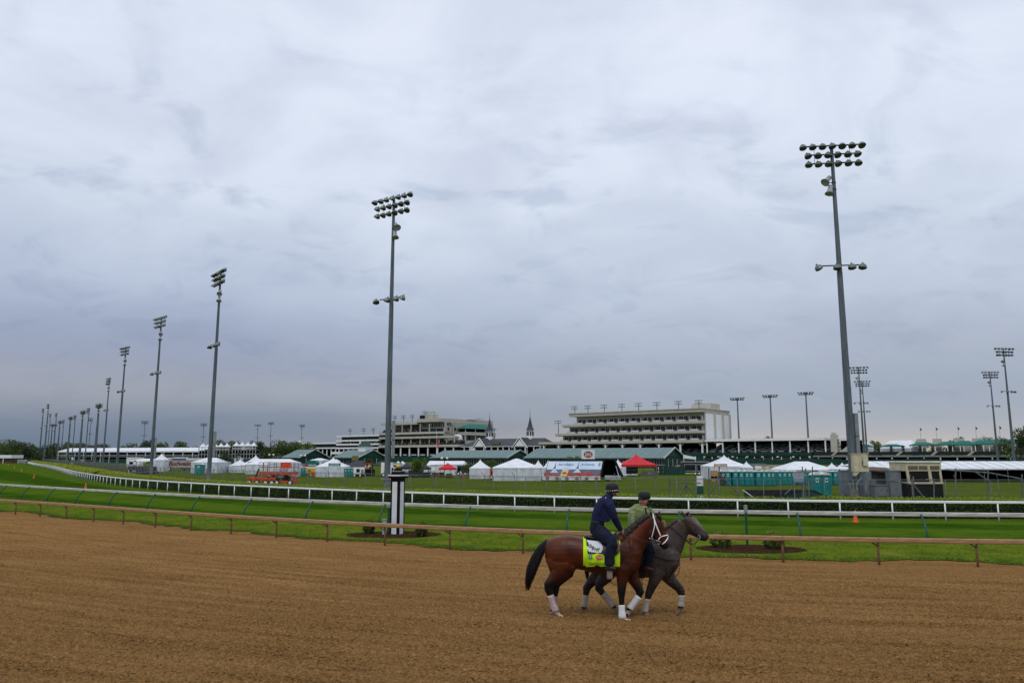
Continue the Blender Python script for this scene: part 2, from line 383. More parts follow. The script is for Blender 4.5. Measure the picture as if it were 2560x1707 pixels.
# verge with a ragged edge of turf over the dirt
ba = BR[(BR[:,0] > -258) & (BR[:,0] < 79)]
ba_f = resample(ba, .12); nf = normals(ba_f)
jit = np.array([noise.noise((p[0]*.30, p[1]*.30, 1.3))*.75+noise.noise((p[0]*1.3, p[1]*1.3, 4.1))*.28+noise.noise((p[0]*5, p[1]*5, 2.1))*.08 for p in ba_f])
inner = ba_f+nf*(-.85+jit[:, None]*1.5)
oa_f = oa+normals(oa)*.6
B2, _ = pairs(oa_f, oa_f, len(inner)-1)
k = min(len(inner), len(B2))
struct(between('grass_verge', B2[:k], inner[:k], GZ+.03, VERGE, n=4))
EDGE = inner
ba1 = resample(BR[(BR[:,0] > -255) & (BR[:,0] < 78)], 1.5)
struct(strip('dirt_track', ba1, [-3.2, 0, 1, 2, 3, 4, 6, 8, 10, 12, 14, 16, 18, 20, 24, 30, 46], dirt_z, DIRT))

# near part of the dirt with its real relief: clods, pits and harrow rows
def fnoise(n, lo, hi, seed):
    r = np.random.default_rng(seed); f = np.fft.fftfreq(n, 1.0); k = np.sqrt(f[:,None]**2+f[None]**2)+1e-9
    s = np.exp(-((np.log(k)-np.log((lo*hi)**.5))/(np.log(hi/lo)/2+.25))**2)
    a = np.real(np.fft.ifft2(np.fft.fft2(r.normal(0,1,(n,n)))*s)); return a/a.std()
def relief():
    n = 2048; cell = .0125
    A = fnoise(n, 1/9., 1/3.5, 1); B = fnoise(n, 1/30., 1/10., 2); C = fnoise(n, 1/300., 1/120., 3)
    rows = np.exp(np.arange(math.log(8.9), math.log(50), .0025)); cols = np.arange(-.735, .735, .0021)
    d, c = np.meshgrid(rows, cols, indexing='ij'); x = c*d; y = d
    rc = BR[(BR[:,0] > -60) & (BR[:,0] < 45)]; yr = np.interp(x, rc[:,0], rc[:,1]); sl = np.gradient(rc[:,1], rc[:,0])
    dist = (yr-y)/np.sqrt(1+np.interp(x, rc[:,0], sl)**2)
    # true distance to the curved rail
    rs = rc[::2]; gi = np.arange(0, len(rows), 8); gj = np.arange(0, len(cols), 8); gi[-1] = len(rows)-1; gj[-1] = len(cols)-1
    sx = x[np.ix_(gi, gj)]; sy = y[np.ix_(gi, gj)]; dd = np.sqrt((sx[...,None]-rs[:,0])**2+(sy[...,None]-rs[:,1])**2).min(2)
    dd = np.where(dist[np.ix_(gi, gj)] > 0, dd, -dd)
    t1 = np.stack([np.interp(np.arange(len(cols)), gj, q) for q in dd]); dist = np.stack([np.interp(np.arange(len(rows)), gi, t1[:,q]) for q in range(len(cols))], 1)
    s = np.concatenate([[0], np.cumsum(np.linalg.norm(np.diff(rc, axis=0), axis=1))]); u = np.interp(x, rc[:,0], s)
    def samp(T, a, b):
        i = np.floor(a).astype(int); j = np.floor(b).astype(int); fa = a-i; fb = b-j
        return (T[i % n, j % n]*(1-fa)*(1-fb)+T[(i+1) % n, j % n]*fa*(1-fb)+T[i % n, (j+1) % n]*(1-fa)*fb+T[(i+1) % n, (j+1) % n]*fa*fb)
    a = samp(A, u/cell/1.7, dist/cell*1.1); b = samp(B, u/cell/1.6, dist/cell); cc = samp(C, u/cell/9, dist/cell)
    row = np.sin(dist*2*pi/.42+cc*1.3)*np.clip(.5+.6*cc, 0, 1.3)
    h = .0125*np.sign(a)*np.abs(a)**1.25+.006*b+.030*row
    fade = np.clip((dist-.6)/3.0, 0.2, 1); h = h*fade
    z = GZ+.010+.035*np.clip((dist-.25)/2.0, 0, 1)+BK*np.clip(dist, 0, 30)+np.maximum(h, -.03*fade)
    V = np.stack([x, y, z], 2).reshape(-1, 3); m = len(cols)
    ok = (dist > .25)
    i, j = np.meshgrid(np.arange(len(rows)-1), np.arange(m-1), indexing='ij'); k = (i*m+j).ravel()
    k = k[(ok[:-1,:-1] & ok[1:,:-1] & ok[:-1,1:] & ok[1:,1:]).ravel()]
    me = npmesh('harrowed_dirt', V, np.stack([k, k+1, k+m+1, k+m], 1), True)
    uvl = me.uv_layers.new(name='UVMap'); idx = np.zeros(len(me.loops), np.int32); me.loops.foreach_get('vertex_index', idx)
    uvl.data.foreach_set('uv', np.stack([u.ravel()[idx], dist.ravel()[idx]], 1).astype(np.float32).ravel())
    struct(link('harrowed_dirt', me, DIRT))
relief()
# loose clods on the harrowed dirt
def clods(n=14000):
    nrm = normals(BR); s = NR.uniform(0, 1, n*3)
    d = 10.3+NR.uniform(0, 1, n*3)**1.7*17; x = NR.uniform(-.75, .75, n*3)*d
    pts = np.stack([x, d], 1)
    # distance to the rail
    c = BR[(BR[:,0] > -60) & (BR[:,0] < 40)][::2]
    dist = np.sqrt(((pts[:, None, :]-c[None])**2).sum(2)).min(1)
    side = np.array([np.interp(p[0], c[:,0], c[:,1]) > p[1] for p in pts])
    rows = .5+.5*np.sin(dist*2*pi/.62+np.sin(x*.25)*1.2)           # harrow rows follow the rail
    keep = side & (dist > .5) & (NR.uniform(0, 1, n*3) < .18+.82*rows**2)
    pts = pts[keep][:n]; dist = dist[keep][:n]; n = len(pts)
    z = GZ+.05+BK*np.clip(dist, 0, 30)
    r = NR.gamma(2.0, .0055, n)+.006; r = np.minimum(r, .034)
    base = np.array([(1,0,-.25),(-.5,.87,-.25),(-.5,-.87,-.25),(.3,.3,.75),(-.45,.1,.6),(.1,-.5,.65)])
    fs = np.array([(0,1,3),(1,4,3),(1,2,4),(2,5,4),(2,0,5),(0,3,5),(3,4,5)])
    V = base[None]*NR.uniform(.7, 1.25, (n,6,3))*r[:,None,None]*np.array([1.25,1,.8])
    a = NR.uniform(0, 2*pi, n); ca, sa = np.cos(a)[:,None], np.sin(a)[:,None]
    V = np.stack([V[:,:,0]*ca-V[:,:,1]*sa, V[:,:,0]*sa+V[:,:,1]*ca, V[:,:,2]], 2)
    V += np.stack([pts[:,0], pts[:,1], z], 1)[:,None,:]
    Q = (fs[None]+(np.arange(n)*6)[:,None,None]).reshape(-1, 3)
    o = link('dirt_clods', npmesh('dirt_clods', V.reshape(-1,3), Q), M('dirt_clod', (.235,.128,.047), .95, .25, 6, spec=.1))
    tag(o, 'loose brown dirt clods strewn over the harrowed race track', 'dirt', kind='stuff')
clods()
def blades(name, pts, hgt, mat, label, w=.012, per=3):
    n = len(pts)*per; p = np.repeat(pts, per, 0)+np.concatenate([NR.normal(0, .035, (n,2)), np.zeros((n,1))], 1)
    a = NR.uniform(0, 2*pi, n); h = hgt*NR.uniform(.45, 1.2, n); lean = NR.normal(0, .35, (n,2))*h[:,None]
    dx = np.stack([np.cos(a), np.sin(a), np.zeros(n)], 1)*w
    tip = p+np.concatenate([lean, h[:,None]], 1)
    V = np.stack([p-dx, p+dx, tip], 1).reshape(-1, 3)
    o = link(name, npmesh(name, V, np.arange(n*3).reshape(-1, 3)), mat)
    return tag(o, label, 'grass', kind='stuff')
GB = foliage('grass_blades', (.06,.12,.010), (.17,.25,.03), 1.2, .35)
sel = EDGE[(EDGE[:,0] > -42) & (EDGE[:,0] < 24)]; nn = normals(sel)
pe = []
for _ in range(14):
    t = -np.abs(NR.normal(0, .35, len(sel)))-.0; pe.append(np.stack([sel[:,0]+nn[:,0]*t, sel[:,1]+nn[:,1]*t, np.full(len(sel), GZ+.025)], 1))
for _ in range(9):
    f = NR.uniform(0, 7.0, len(sel)); pe.append(np.stack([sel[:,0]-nn[:,0]*f, sel[:,1]-nn[:,1]*f, np.full(len(sel), GZ+.025)], 1))
blades('grass_tufts', np.vstack(pe), .07, GB, 'tufts of bright green grass along the ragged edge of the verge', w=.014, per=3)
# taller rough grass at the foot of the outer rail
ro = resample(OR_[(OR_[:,0] > -55) & (OR_[:,0] < 30)], .06); nr_ = normals(ro)
ps = np.vstack([np.stack([ro[:,0]+nr_[:,0]*t_, ro[:,1]+nr_[:,1]*t_, np.full(len(ro), GZ+.02)], 1) for t_ in (NR.normal(.45, .25, len(ro)), NR.normal(.5, .3, len(ro)))])
blades('rough_grass', ps, .14, GB, 'unmown rough grass along the foot of the outer turf rail', w=.02, per=3)

# ------------------------------------------------------------ rails
BROWN = M('mud_stained_rail', (.34,.20,.10), .7, .16, 2.2, stretch=(1,1,6))
BROWNP = M('mud_stained_post', (.25,.15,.08), .8, .2, 4)
GREYR = M('weathered_grey_rail', (.47,.455,.43), .75, .2, 2.0, stretch=(.6,.6,5))
WHITER = M('white_rail', (.80,.81,.83), .4, .04, 2)
def rail_profile(w, h, n=12):
    return [(w/2*math.copysign(abs(cos(a))**.5, cos(a)), h/2*math.copysign(abs(sin(a))**.5, sin(a))) for a in [2*pi*i/n+.26 for i in range(n)]]
def sweep(prof, L):
    n = len(prof); mb = MB()
    mb.add([(0, y, z) for y, z in prof]+[(L, y, z) for y, z in prof], [(i, (i+1) % n, n+(i+1) % n, n+i) for i in range(n)]+[tuple(range(n))[::-1], tuple(range(n, 2*n))])
    return mb
def rail_fence(name, label, c, x0, x1, spacing, align, prof, top, railmat, postmat, postfn):
    s = np.concatenate([[0], np.cumsum(np.linalg.norm(np.diff(c, axis=0), axis=1))])
    sa = np.interp(align, c[:,0], s); st = sa-int((sa-np.interp(x0, c[:,0], s))/spacing)*spacing
    p = resample(c, spacing, st); p = p[p[:,0] < x1]
    n = normals(p); root = thing(name, label, 'rail fence', (p[len(p)//2,0], p[len(p)//2,1], GZ))
    o0 = root.location
    post = postfn().mesh('post', True)
    rails = {}
    for i in range(len(p)):
        a = math.atan2(-n[i,0], n[i,1])     # along-rail heading: normal (towards camera) is local -Y
        ang = math.atan2(n[i,1], n[i,0])+pi/2
        link('post', post, postmat, root, (p[i,0]-o0.x, p[i,1]-o0.y, 0), (0,0,ang+RND.gauss(0,.01)))
        if i+1 < len(p):
            d = p[i+1]-p[i]; L = float(np.linalg.norm(d)); k = round(L, 3)
            if k not in rails: rails[k] = sweep(prof, L-.006).mesh('rail', False)
            link('rail', rails[k], railmat, root, (p[i,0]-o0.x, p[i,1]-o0.y, top), (0,0,math.atan2(d[1],d[0])))
    return root, p
def post_brown():
    mb = MB(); mb.tube([(0,.10,-.05),(0,.10,.55),(0,.09,.70),(0,.03,.82)], [.042,.042,.042,.05], 8)
    mb.bar((0,.10,.60),(-.28,.02,.80),.03,.04); return mb
def post_outer():
    return MB().tube([(0,-.62,-.05),(0,-.60,.25),(0,-.50,.55),(0,-.28,.85),(0,-.06,1.08)], [.05,.05,.05,.05,.045], 8)
def post_white(): return MB().tube([(0,0,-.05),(0,0,1.0)], [.043,.043], 8)
PB = rail_profile(.13,.165)
rail_fence('dirt_track_rail', 'muddy brown rail on slim posts along the inside of the dirt track', BR, -62, 40, 3.08, 12.3, PB, .83, BROWN, BROWNP, post_brown)
rail_fence('turf_outer_rail', 'weathered grey rail on dark green curved posts beside the turf course', OR_, -95, 48, 5.15, 12.75, rail_profile(.14,.19), 1.10, GREYR, GREENR, post_outer)
rail_fence('turf_inner_rail', 'white rail on white posts in front of the hedge', WR, -640, 62, 2.85, 16.2, rail_profile(.10,.14), 1.03, WHITER, WHITER, post_white)

# ------------------------------------------------------------ hedge in three stretches
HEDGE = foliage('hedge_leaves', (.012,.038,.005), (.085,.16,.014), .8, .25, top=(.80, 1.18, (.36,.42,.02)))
HSTEM = M('hedge_core', (.010,.014,.006), .9, .3, 3)
def leafquads(C, size, flat=None):
    n = len(C); a = NR.normal(0, 1, (n,3)); a /= np.linalg.norm(a, axis=1)[:,None]
    b = NR.normal(0, 1, (n,3))
    if flat is not None: b = b*.7+flat
    u = np.cross(a, b); u /= np.linalg.norm(u, axis=1)[:,None]+1e-9
    w = np.cross(u, a)*0+np.cross(b/(np.linalg.norm(b,axis=1)[:,None]+1e-9), u)
    s = (size*NR.uniform(.6, 1.3, n))[:,None]
    V = np.stack([C-u*s*.9, C-w*s*.5, C+u*s*.9, C+w*s*.5], 1).reshape(-1,3)
    return V, np.arange(n*4).reshape(-1,4)
def hedge(label, x0, x1, nleaf, size):
    c = WR[(WR[:,0] > x0) & (WR[:,0] < x1)]; c = resample(c-normals(c)*2.1, .25)
    nn = normals(c); m = len(c); k = NR.integers(0, m, nleaf)
    tl = np.clip((-22-c[k,0])/45, 0, 1); h = 1.16+.42*tl; w = .72+.7*tl
    th = NR.uniform(-.35, pi+.35, nleaf); q = NR.uniform(.82, 1.06, nleaf)
    bump = np.array([noise.noise((c[i,0]*.55, c[i,1]*.55, 3.3))*.10+noise.noise((c[i,0]*1.9, c[i,1]*1.9, 8.3))*.06 for i in range(m)])[k]
    ct = np.sign(np.cos(th))*np.abs(np.cos(th))**.55; sn = np.sign(np.sin(th))*np.abs(np.sin(th))**.55
    y = ct*(w+bump)*q; z = .55+sn*(h-.55+bump)*q
    side = NR.uniform(0, 1, nleaf) < .35
    z = np.where(side, NR.uniform(.05, .95, nleaf)*h/1.16, z); y = np.where(side, -np.abs(w+bump)*NR.uniform(.8,1.02,nleaf)*-1, y)
    sp = NR.uniform(0, 1, nleaf) < .02; z = np.where(sp, z+np.abs(NR.normal(0, .09, nleaf)), z)
    z = np.maximum(z, .03)
    d = np.stack([nn[k,1]*-1, nn[k,0]], 1)
    C = np.stack([c[k,0]+nn[k,0]*y+d[:,0]*NR.uniform(-.2,.2,nleaf), c[k,1]+nn[k,1]*y+d[:,1]*NR.uniform(-.2,.2,nleaf), z], 1)
    mid = c[m//2]; C[:,0] -= mid[0]; C[:,1] -= mid[1]
    V, Q = leafquads(C, size)
    root = thing('hedge', label, 'hedge', (mid[0], mid[1], GZ), 0, 'clipped hedge along the inner rail')
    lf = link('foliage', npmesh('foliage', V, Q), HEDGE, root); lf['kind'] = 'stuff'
    core = MB(); cc = c[::4]; nc = nn[::4]
    for i in range(len(cc)-1):
        P0 = [(cc[j,0]+nc[j,0]*s-mid[0], cc[j,1]+nc[j,1]*s-mid[1], z) for j in (i, i+1) for s, z in ((.55,.0),(.55,.95+.4*float(np.clip((-22-cc[j,0])/45,0,1))),(-.55-.5*float(np.clip((-22-cc[j,0])/45,0,1)),.95+.4*float(np.clip((-22-cc[j,0])/45,0,1))),(-.55,.0))]
        core.add(P0, [(0,4,5,1),(1,5,6,2),(2,6,7,3)])
    obj('stem_core', core, HSTEM, root)
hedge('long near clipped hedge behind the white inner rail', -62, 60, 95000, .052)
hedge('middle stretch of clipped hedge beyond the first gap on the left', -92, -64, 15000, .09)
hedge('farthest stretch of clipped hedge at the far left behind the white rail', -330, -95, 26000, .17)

# ------------------------------------------------------------ chain-link fences
def wire_mat(name='chain_link_wire', cover=.045):
    m = bpy.data.materials.new(name); m.use_nodes = True; nt = m.node_tree; N = nt.nodes; L = nt.links
    b = N['Principled BSDF']; b.inputs['Base Color'].default_value = (.05,.055,.058,1); b.inputs['Roughness'].default_value = .6; b.inputs['Metallic'].default_value = .3
    tc = N.new('ShaderNodeTexCoord'); mp = N.new('ShaderNodeMapping'); mp.inputs['Rotation'].default_value = (0, rad(45), 0); L.new(tc.outputs['Object'], mp.inputs[0])
    sp = N.new('ShaderNodeSeparateXYZ'); L.new(mp.outputs[0], sp.inputs[0]); outs = []
    for i in (0, 2):
        a = N.new('ShaderNodeMath'); a.operation = 'MULTIPLY'; a.inputs[1].default_value = 1/.055; L.new(sp.outputs[i], a.inputs[0])
        f = N.new('ShaderNodeMath'); f.operation = 'FRACT'; L.new(a.outputs[0], f.inputs[0])
        l = N.new('ShaderNodeMath'); l.operation = 'LESS_THAN'; l.inputs[1].default_value = cover; L.new(f.outputs[0], l.inputs[0]); outs.append(l.outputs[0])
    mx = N.new('ShaderNodeMath'); mx.operation = 'MAXIMUM'; L.new(outs[0], mx.inputs[0]); L.new(outs[1], mx.inputs[1])
    t = N.new('ShaderNodeBsdfTransparent'); s = N.new('ShaderNodeMixShader')
    L.new(mx.outputs[0], s.inputs[0]); L.new(t.outputs[0], s.inputs[1]); L.new(b.outputs[0], s.inputs[2]); L.new(s.outputs[0], N['Material Output'].inputs[0]); return m
WIRE = wire_mat()
POSTG = M('fence_post_grey', (.13,.14,.145), .6, .2, 4, metal=.2)
def chain_fence(label, off, x0, x1, spacing, hgt, outrig, wire=None):
    c = WR[(WR[:,0] > x0) & (WR[:,0] < x1)]; c = resample(c-normals(c)*off, spacing); n = normals(c)
    mid = c[len(c)//2]; root = thing('chain_link_fence', label, 'fence', (mid[0], mid[1], GZ))
    mb = MB().tube([(0,0,-.05),(0,0,hgt)], .032, 6)
    if outrig: mb.tube([(0,0,hgt),(-.10,-.12,hgt+.12),(-.16,-.20,hgt+.30)], .022, 5)
    pm = mb.mesh('post', True); panels = {}
    for i in range(len(c)):
        ang = math.atan2(n[i,1], n[i,0])+pi/2
        link('post', pm, POSTG, root, (c[i,0]-mid[0], c[i,1]-mid[1], 0), (RND.gauss(0,.012), RND.gauss(0,.012), ang))
        if i+1 < len(c):
            d = c[i+1]-c[i]; L = round(float(np.linalg.norm(d)), 3)
            if L not in panels:
                panels[L] = MB().face([(0,0,.05),(L,0,.05),(L,0,hgt-.03),(0,0,hgt-.03)]).mesh('mesh_panel')
            link('mesh_panel', panels[L], wire or WIRE, root, (c[i,0]-mid[0], c[i,1]-mid[1], 0), (0,0,math.atan2(d[1],d[0])))
    tr = MB().tube([(c[i,0]-mid[0], c[i,1]-mid[1], hgt-.02) for i in range(len(c))], .012, 4); obj('top_wire', tr, POSTG, root)
    return root
chain_fence('nearer grey chain-link fence with plain posts right behind the hedge', 7.2, -190, 62, 2.9, 2.05, False)
chain_fence('farther grey chain-link fence whose posts carry angled barbed-wire arms', 9.4, -290, 62, 2.9, 2.05, True)

chain_fence('dark screened chain-link fence on the far left between hedge and light poles', 8.3, -230, -62, 2.9, 2.2, False, wire_mat('windscreen_mesh', .22))
# ------------------------------------------------------------ floodlight poles
LAMP = MB().lathe([(.02,.30),(.13,.27),(.22,.19),(.275,.07),(.285,-.02)][::-1], 12, cap=False)
LAMP.lathe([(.06,.28),(.06,.42)], 6); LAMP_ME = LAMP.mesh('lamp', True)
vis = MB()
for j in range(7):
    a0, a1 = pi*j/7, pi*(j+1)/7
    vis.add([(.287*cos(a0), .287*sin(a0), .0), (.287*cos(a1), .287*sin(a1), .0), (.30*cos(a1), .30*sin(a1), -.16*sin(a1)), (.30*cos(a0), .30*sin(a0), -.16*sin(a0))], [(0,1,2,3)])
VIS_ME = vis.mesh('visor')
LENS_ME = MB().lathe([(.27,0),(.2,-.03),(.02,-.05)], 10).mesh('lens', True)
HORN_ME = MB().lathe([(.09,.42),(.16,.36),(.17,.1),(.22,-.12),(.33,-.30),(.30,-.28)], 12, cap=True).mesh('speaker_horn', True)
for me_, mt_ in ((LAMP_ME, LAMPM), (VIS_ME, LAMPM), (LENS_ME, LENS), (HORN_ME, HORN)): me_.materials.append(mt_)
def light_pole(u, v, H, ang, label, rows=(7,6,6), lower=True, near=False, horns=True, double=False, r0=.33, r1=.15, group='floodlight poles round the race track', zb=GZ, lampk=1.22, hs=1, name='floodlight_pole', width=5.3, d=None):
    r = ray(u, v)
    if d is None: d = (H+GZ-CH)*r[1]/r[2]
    else: H = CH+r[2]/r[1]*d-zb
    x = r[0]/r[1]*d
    root = thing(name, label, 'light pole', (x, d, zb), ang, group)
    h = H
    pole = MB(); k = 8
    pole.tube([(0,0,0),(0,0,h*.3),(0,0,h*.3+.01),(0,0,h*.62),(0,0,h*.62+.01),(0,0,h)], [r0, r0*.86+r1*.14, r0*.8+.2*r1, r0*.5+r1*.5, r0*.42+r1*.58, r1], 10)
    obj('pole', pole, STEEL, root, smooth=False)
    if near:
        for z in (h*.3, h*.62, h*.885, h*.865): obj('band', MB().lathe([(r0*.9-(z/h)*.16,-.04),(r0*.9-(z/h)*.16+.03,-.04),(r0*.9-(z/h)*.16+.03,.04),(r0*.9-(z/h)*.16,.04)], 10), DKGREY, root, (0,0,z))
    # lamp rows: local X along the bars, lamps look towards local -Y
    zz = [h-.1-.86*i for i in range(len(rows))]
    for i, nl in enumerate(rows):
        w = width*(1.0 if i == 0 else .84); z = zz[i]
        obj('crossarm', MB().box(-w/2-.05, w/2+.05, -.06, .06, z-.05, z+.05), DKGREY, root)
        for j in range(nl):
            xx = -w/2+w*j/max(1, nl-1)
            for sd in ((1, -1) if double else (1,)):
                lm = link('lamp', LAMP_ME, None, root, (xx, -.26*lampk*sd, z-.2*lampk), (rad(-28+RND.gauss(0,5))*sd, rad(RND.gauss(0,7)), 0), (lampk,)*3)
                if near: link('visor', VIS_ME, None, lm, (0,0,0), (0,0,pi)); link('lens', LENS_ME, None, lm, (0,0,-.02))
    if near or len(rows) > 2:
        st = MB()
        for s in (-1, 1): st.bar((s*width*.3,0,zz[-1]),(s*width*.3,0,zz[0]),.035)
        obj('brace', st, DKGREY, root)
    if lower:
        z = h*.642
        obj('lower_crossarm', MB().box(-1.75, 1.75, -.05, .05, z-.05, z+.05), DKGREY, root)
        for xx in (-1.9, -.3, 1.0, 1.9):
            lm = link('lamp', LAMP_ME, None, root, (xx, -.42, z-.34), (rad(-22), rad(-22 if xx < -1 else 12 if xx > 1 else 0), 0), (1.3,)*3)
            if near: link('visor', VIS_ME, None, lm, (0,0,0), (0,0,pi)); link('lens', LENS_ME, None, lm, (0,0,-.02))
    if horns:
        z = h*.875
        for dz, dx, ti in ((.55, .62, 40), (-.45, .42, 14)):
            link('speaker_horn', HORN_ME, None, root, (dx*hs, -.3*0-.15, z+dz), (rad(-ti*.5), rad(-ti)*hs, 0), (1.3,)*3)
        obj('horn_bracket', MB().bar((0,-.1,z+.3),(.5*hs,-.15,z+.3),.06).bar((0,-.1,z-.2),(.35*hs,-.15,z-.2),.06), DKGREY, root)
    if near:
        b = obj('control_cabinet', MB().box(r0+.05, r0+.40, -.18, .18, 3.4, 7.4), GREY, root, rot=(0,0,-ang+.15))
        obj('cabinet_seam', MB().box(r0+.03, r0+.42, -.2, .2, 5.35, 5.40), DKGREY, b)
        obj('base_collar', MB().lathe([(r0+.03,0),(r0+.03,1.05),(r0+.01,1.1)], 10), M('concrete_base', (.24,.23,.21), .9, .2, 3), root)
        cl = MB().box(-r0-.3, r0+.3, -r0-.12, -r0+.0, 1.15, 1.32); obj('clamp', cl, GREY, root, rot=(0,0,-ang))
    return root
# (column, row of the tip, angle of the bars, words that set the pole apart)
light_pole(2078, 362, 32.6, rad(-7), 'nearest tall floodlight pole on the right with a beige box near its foot', near=True, r0=.36, hs=-1)
light_pole(985, 493, 32.6, rad(-33), 'tall grey floodlight pole directly behind the striped marker pillar', near=True)
light_pole(552, 679, 32.6, rad(-51), 'tall floodlight pole left of the black and white towers, next nearest on the left', near=True)
light_pole(404, 793, 32.6, rad(-43), 'tall floodlight pole standing by the beer lettering trailer on the left', near=True)
light_pole(315, 868, 32.6, rad(-42), 'fifth tall floodlight pole counted leftwards from the striped pillar')
far = [(274,945,31,-48,0,1),(248,1010,25,-50,1,1.9),(223,1020,26,-48,0,1),(228,1045,31,-20,0,1),(208,1027,25,-50,1,1.9),(189,1038,26,-48,0,1),(177,1042,25,-50,1,1.9),(160,1049,26,-48,0,1),
       (150.5,1052,25,-50,1,1.8),(142,1032,31,-48,0,1.3),(138.5,1060,26,-50,1,1.2),(131.5,1060,25,-50,1,1.8),(127,1034,31,-48,0,1),(122,1010,32,-48,0,1.5),(109,1021,32,-48,0,1.5)]
for i, (u, v, H, a, dbl, rk) in enumerate(far):
    light_pole(u, v, H, rad(a), 'distant floodlight pole, %s from the right in the far left row' % ORD[i], rows=(3,3,3) if not dbl else (3,3), lower=(H > 30), double=bool(dbl), r0=.30*rk, r1=.15*rk, lampk=1.6 if not dbl else 2.3, horns=True, width=3.6, group='far row of floodlight poles on the left')
for i, (u, v, H, a, w) in enumerate([(363,1052,31,0,'left of the grandstand over the white hospitality stand'),(510,1058,31,5,'between the two peaked white towers'),(645,1061,31,25,'left end of the tree clump'),(678,1055,34,0,'in front of the round tree clump'),(755,1061,31,55,'at the left end of the grandstand')]):
    light_pole(u, v, H, rad(a), 'far thin floodlight pole '+w, rows=(6,6,6) if i != 2 else (6,6), r0=.32, horns=(i != 3), lower=True, group='far floodlight poles behind the infield', hs=-1, lampk=1.4)
for i, (u, v, d, w) in enumerate([(1843,994,432,'nearest the suite building'),(1925,987,418,'in the middle of the three'),(2014,980,404,'rightmost of the three')]):
    light_pole(u, v, 0, rad(-30), 'floodlight pole above the covered stand roof, '+w, rows=(6,6), d=d, zb=8.0, lower=False, horns=False, r0=.5, r1=.32, lampk=1.9, width=7.4, group='floodlight poles above the covered stand')
for (u, v, H, a, w, rws) in [(2146,917,32.6,-14,'taller of the pair just right of the nearest pole',(6,6,6)),(2155,952,32.6,-14,'shorter of the pair just right of the nearest pole',(6,6,6)),
                             (2474,929,32,0,'thinner one near the right edge',(6,6,6)),(2508,870,32.6,8,'thicker one nearest the right edge',(6,6,6))]:
    light_pole(u, v, H, rad(a), 'floodlight pole, '+w, rows=rws, r0=.36, hs=-1, lampk=1.3, group='floodlight poles on the right')
# ------------------------------------------------------------ the grandstand, all along one straight front
OX, OY = 106.0, 420.0; EX = (.7806, -.625); EY = (.625, .7806); GR = math.atan2(EX[1], EX[0])
def FX(u, v=1110, y=0.0):
    r = ray(u, v); k = r[0]/r[1]
    return (k*(OY+y*EY[1])-OX-y*EY[0])/(EX[0]-k*EX[1])
def FZ(u, v, y=0.0):
    r = ray(u, v); X = FX(u, v, y); return CH+r[2]/r[1]*(OY+X*EX[1]+y*EY[1])
class Stand:
    def __init__(s, name, label, X0, y0=0.0, cat='grandstand'):
        s.X0 = X0; s.y0 = y0
        s.root = thing(name, label, cat, (OX+X0*EX[0]+y0*EY[0], OY+X0*EX[1]+y0*EY[1], GZ), GR)
    def box(s, name, mat, *bs, parent=None):
        mb = MB()
        for (x0, x1, y0, y1, z0, z1) in bs: mb.box(x0-s.X0, x1-s.X0, y0-s.y0, y1-s.y0, z0-GZ, z1-GZ)
        return obj(name, mb, mat, parent or s.root)
    def mb(s, name, mat, mb, parent=None):
        mb.v = [(x-s.X0, y-s.y0, z-GZ) for x, y, z in mb.v]; return obj(name, mb, mat, parent or s.root)
    def rooflight(s, x, y, z, h, k=1.0):
        o = obj('roof_light', MB().tube([(x-s.X0,y-s.y0,z-GZ),(x-s.X0,y-s.y0,z-GZ+h)], [.28,.18], 6), STEEL, s.root)
        m = MB()
        for r_ in (0, 1):
            m.box(x-s.X0-1.9*k, x-s.X0+1.9*k, y-s.y0-.08, y-s.y0+.08, z-GZ+h-1.5*r_-.1, z-GZ+h-1.5*r_+.1)
            for j in range(4): m.lathe([(.12,.3),(.42,.1),(.45,-.2)][::-1], 6, (x-s.X0-1.9*k+1.27*k*j, y-s.y0-.5, z-GZ+h-1.5*r_-.25))
        obj('lamp_rack', m, LAMPM, o)
SEATS = M('dark_green_seats', (.006,.02,.017), .7, .4, 1.5)
SEATW = M('white_bench_plank', (.40,.40,.40), .7, .2, .4)
def raked(s, x0, x1, y0, y1, z0, z1, n=8, name='seating', mat=SEATS):
    mb = MB(); dy = (y1-y0)/n; dz = (z1-z0)/n
    for i in range(n): mb.box(x0, x1, y0+dy*i, y0+dy*(i+1), z0-.6, z0+dz*(i+1))
    return s.mb(name, mat, mb)
def crowd(s, x0, x1, y, z0, dz, n, seed):
    rr = random.Random(seed); cols = {}
    pal = [(.010,.010,.012),(.014,.014,.018),(.16,.035,.03),(.50,.49,.48),(.02,.03,.06),(.22,.14,.11),(.012,.03,.025),(.009,.009,.010)]
    for i in range(n):
        c = rr.choice(pal); cols.setdefault(c, MB())
        x = rr.uniform(x0, x1); k = rr.randint(0, 3); yy = y+k*1.0; z = z0+k*dz
        mb = cols[c]; w = rr.uniform(.2, .3)
        mb.box(x-w-s.X0, x+w-s.X0, yy-.15-s.y0, yy+.15-s.y0, z-GZ, z-GZ+rr.uniform(.8, 1.3))
        mb.lathe([(.05,0),(.13,.1),(.12,.25),(.03,.32)], 6, (x-s.X0, yy-s.y0, z-GZ+1.25))
    for i, (c, mb) in enumerate(cols.items()):
        o = obj('spectators', mb, M('crowd_clothes_%d' % pal.index(c), c, .8, .3, 2), s.root); o['kind'] = 'stuff'

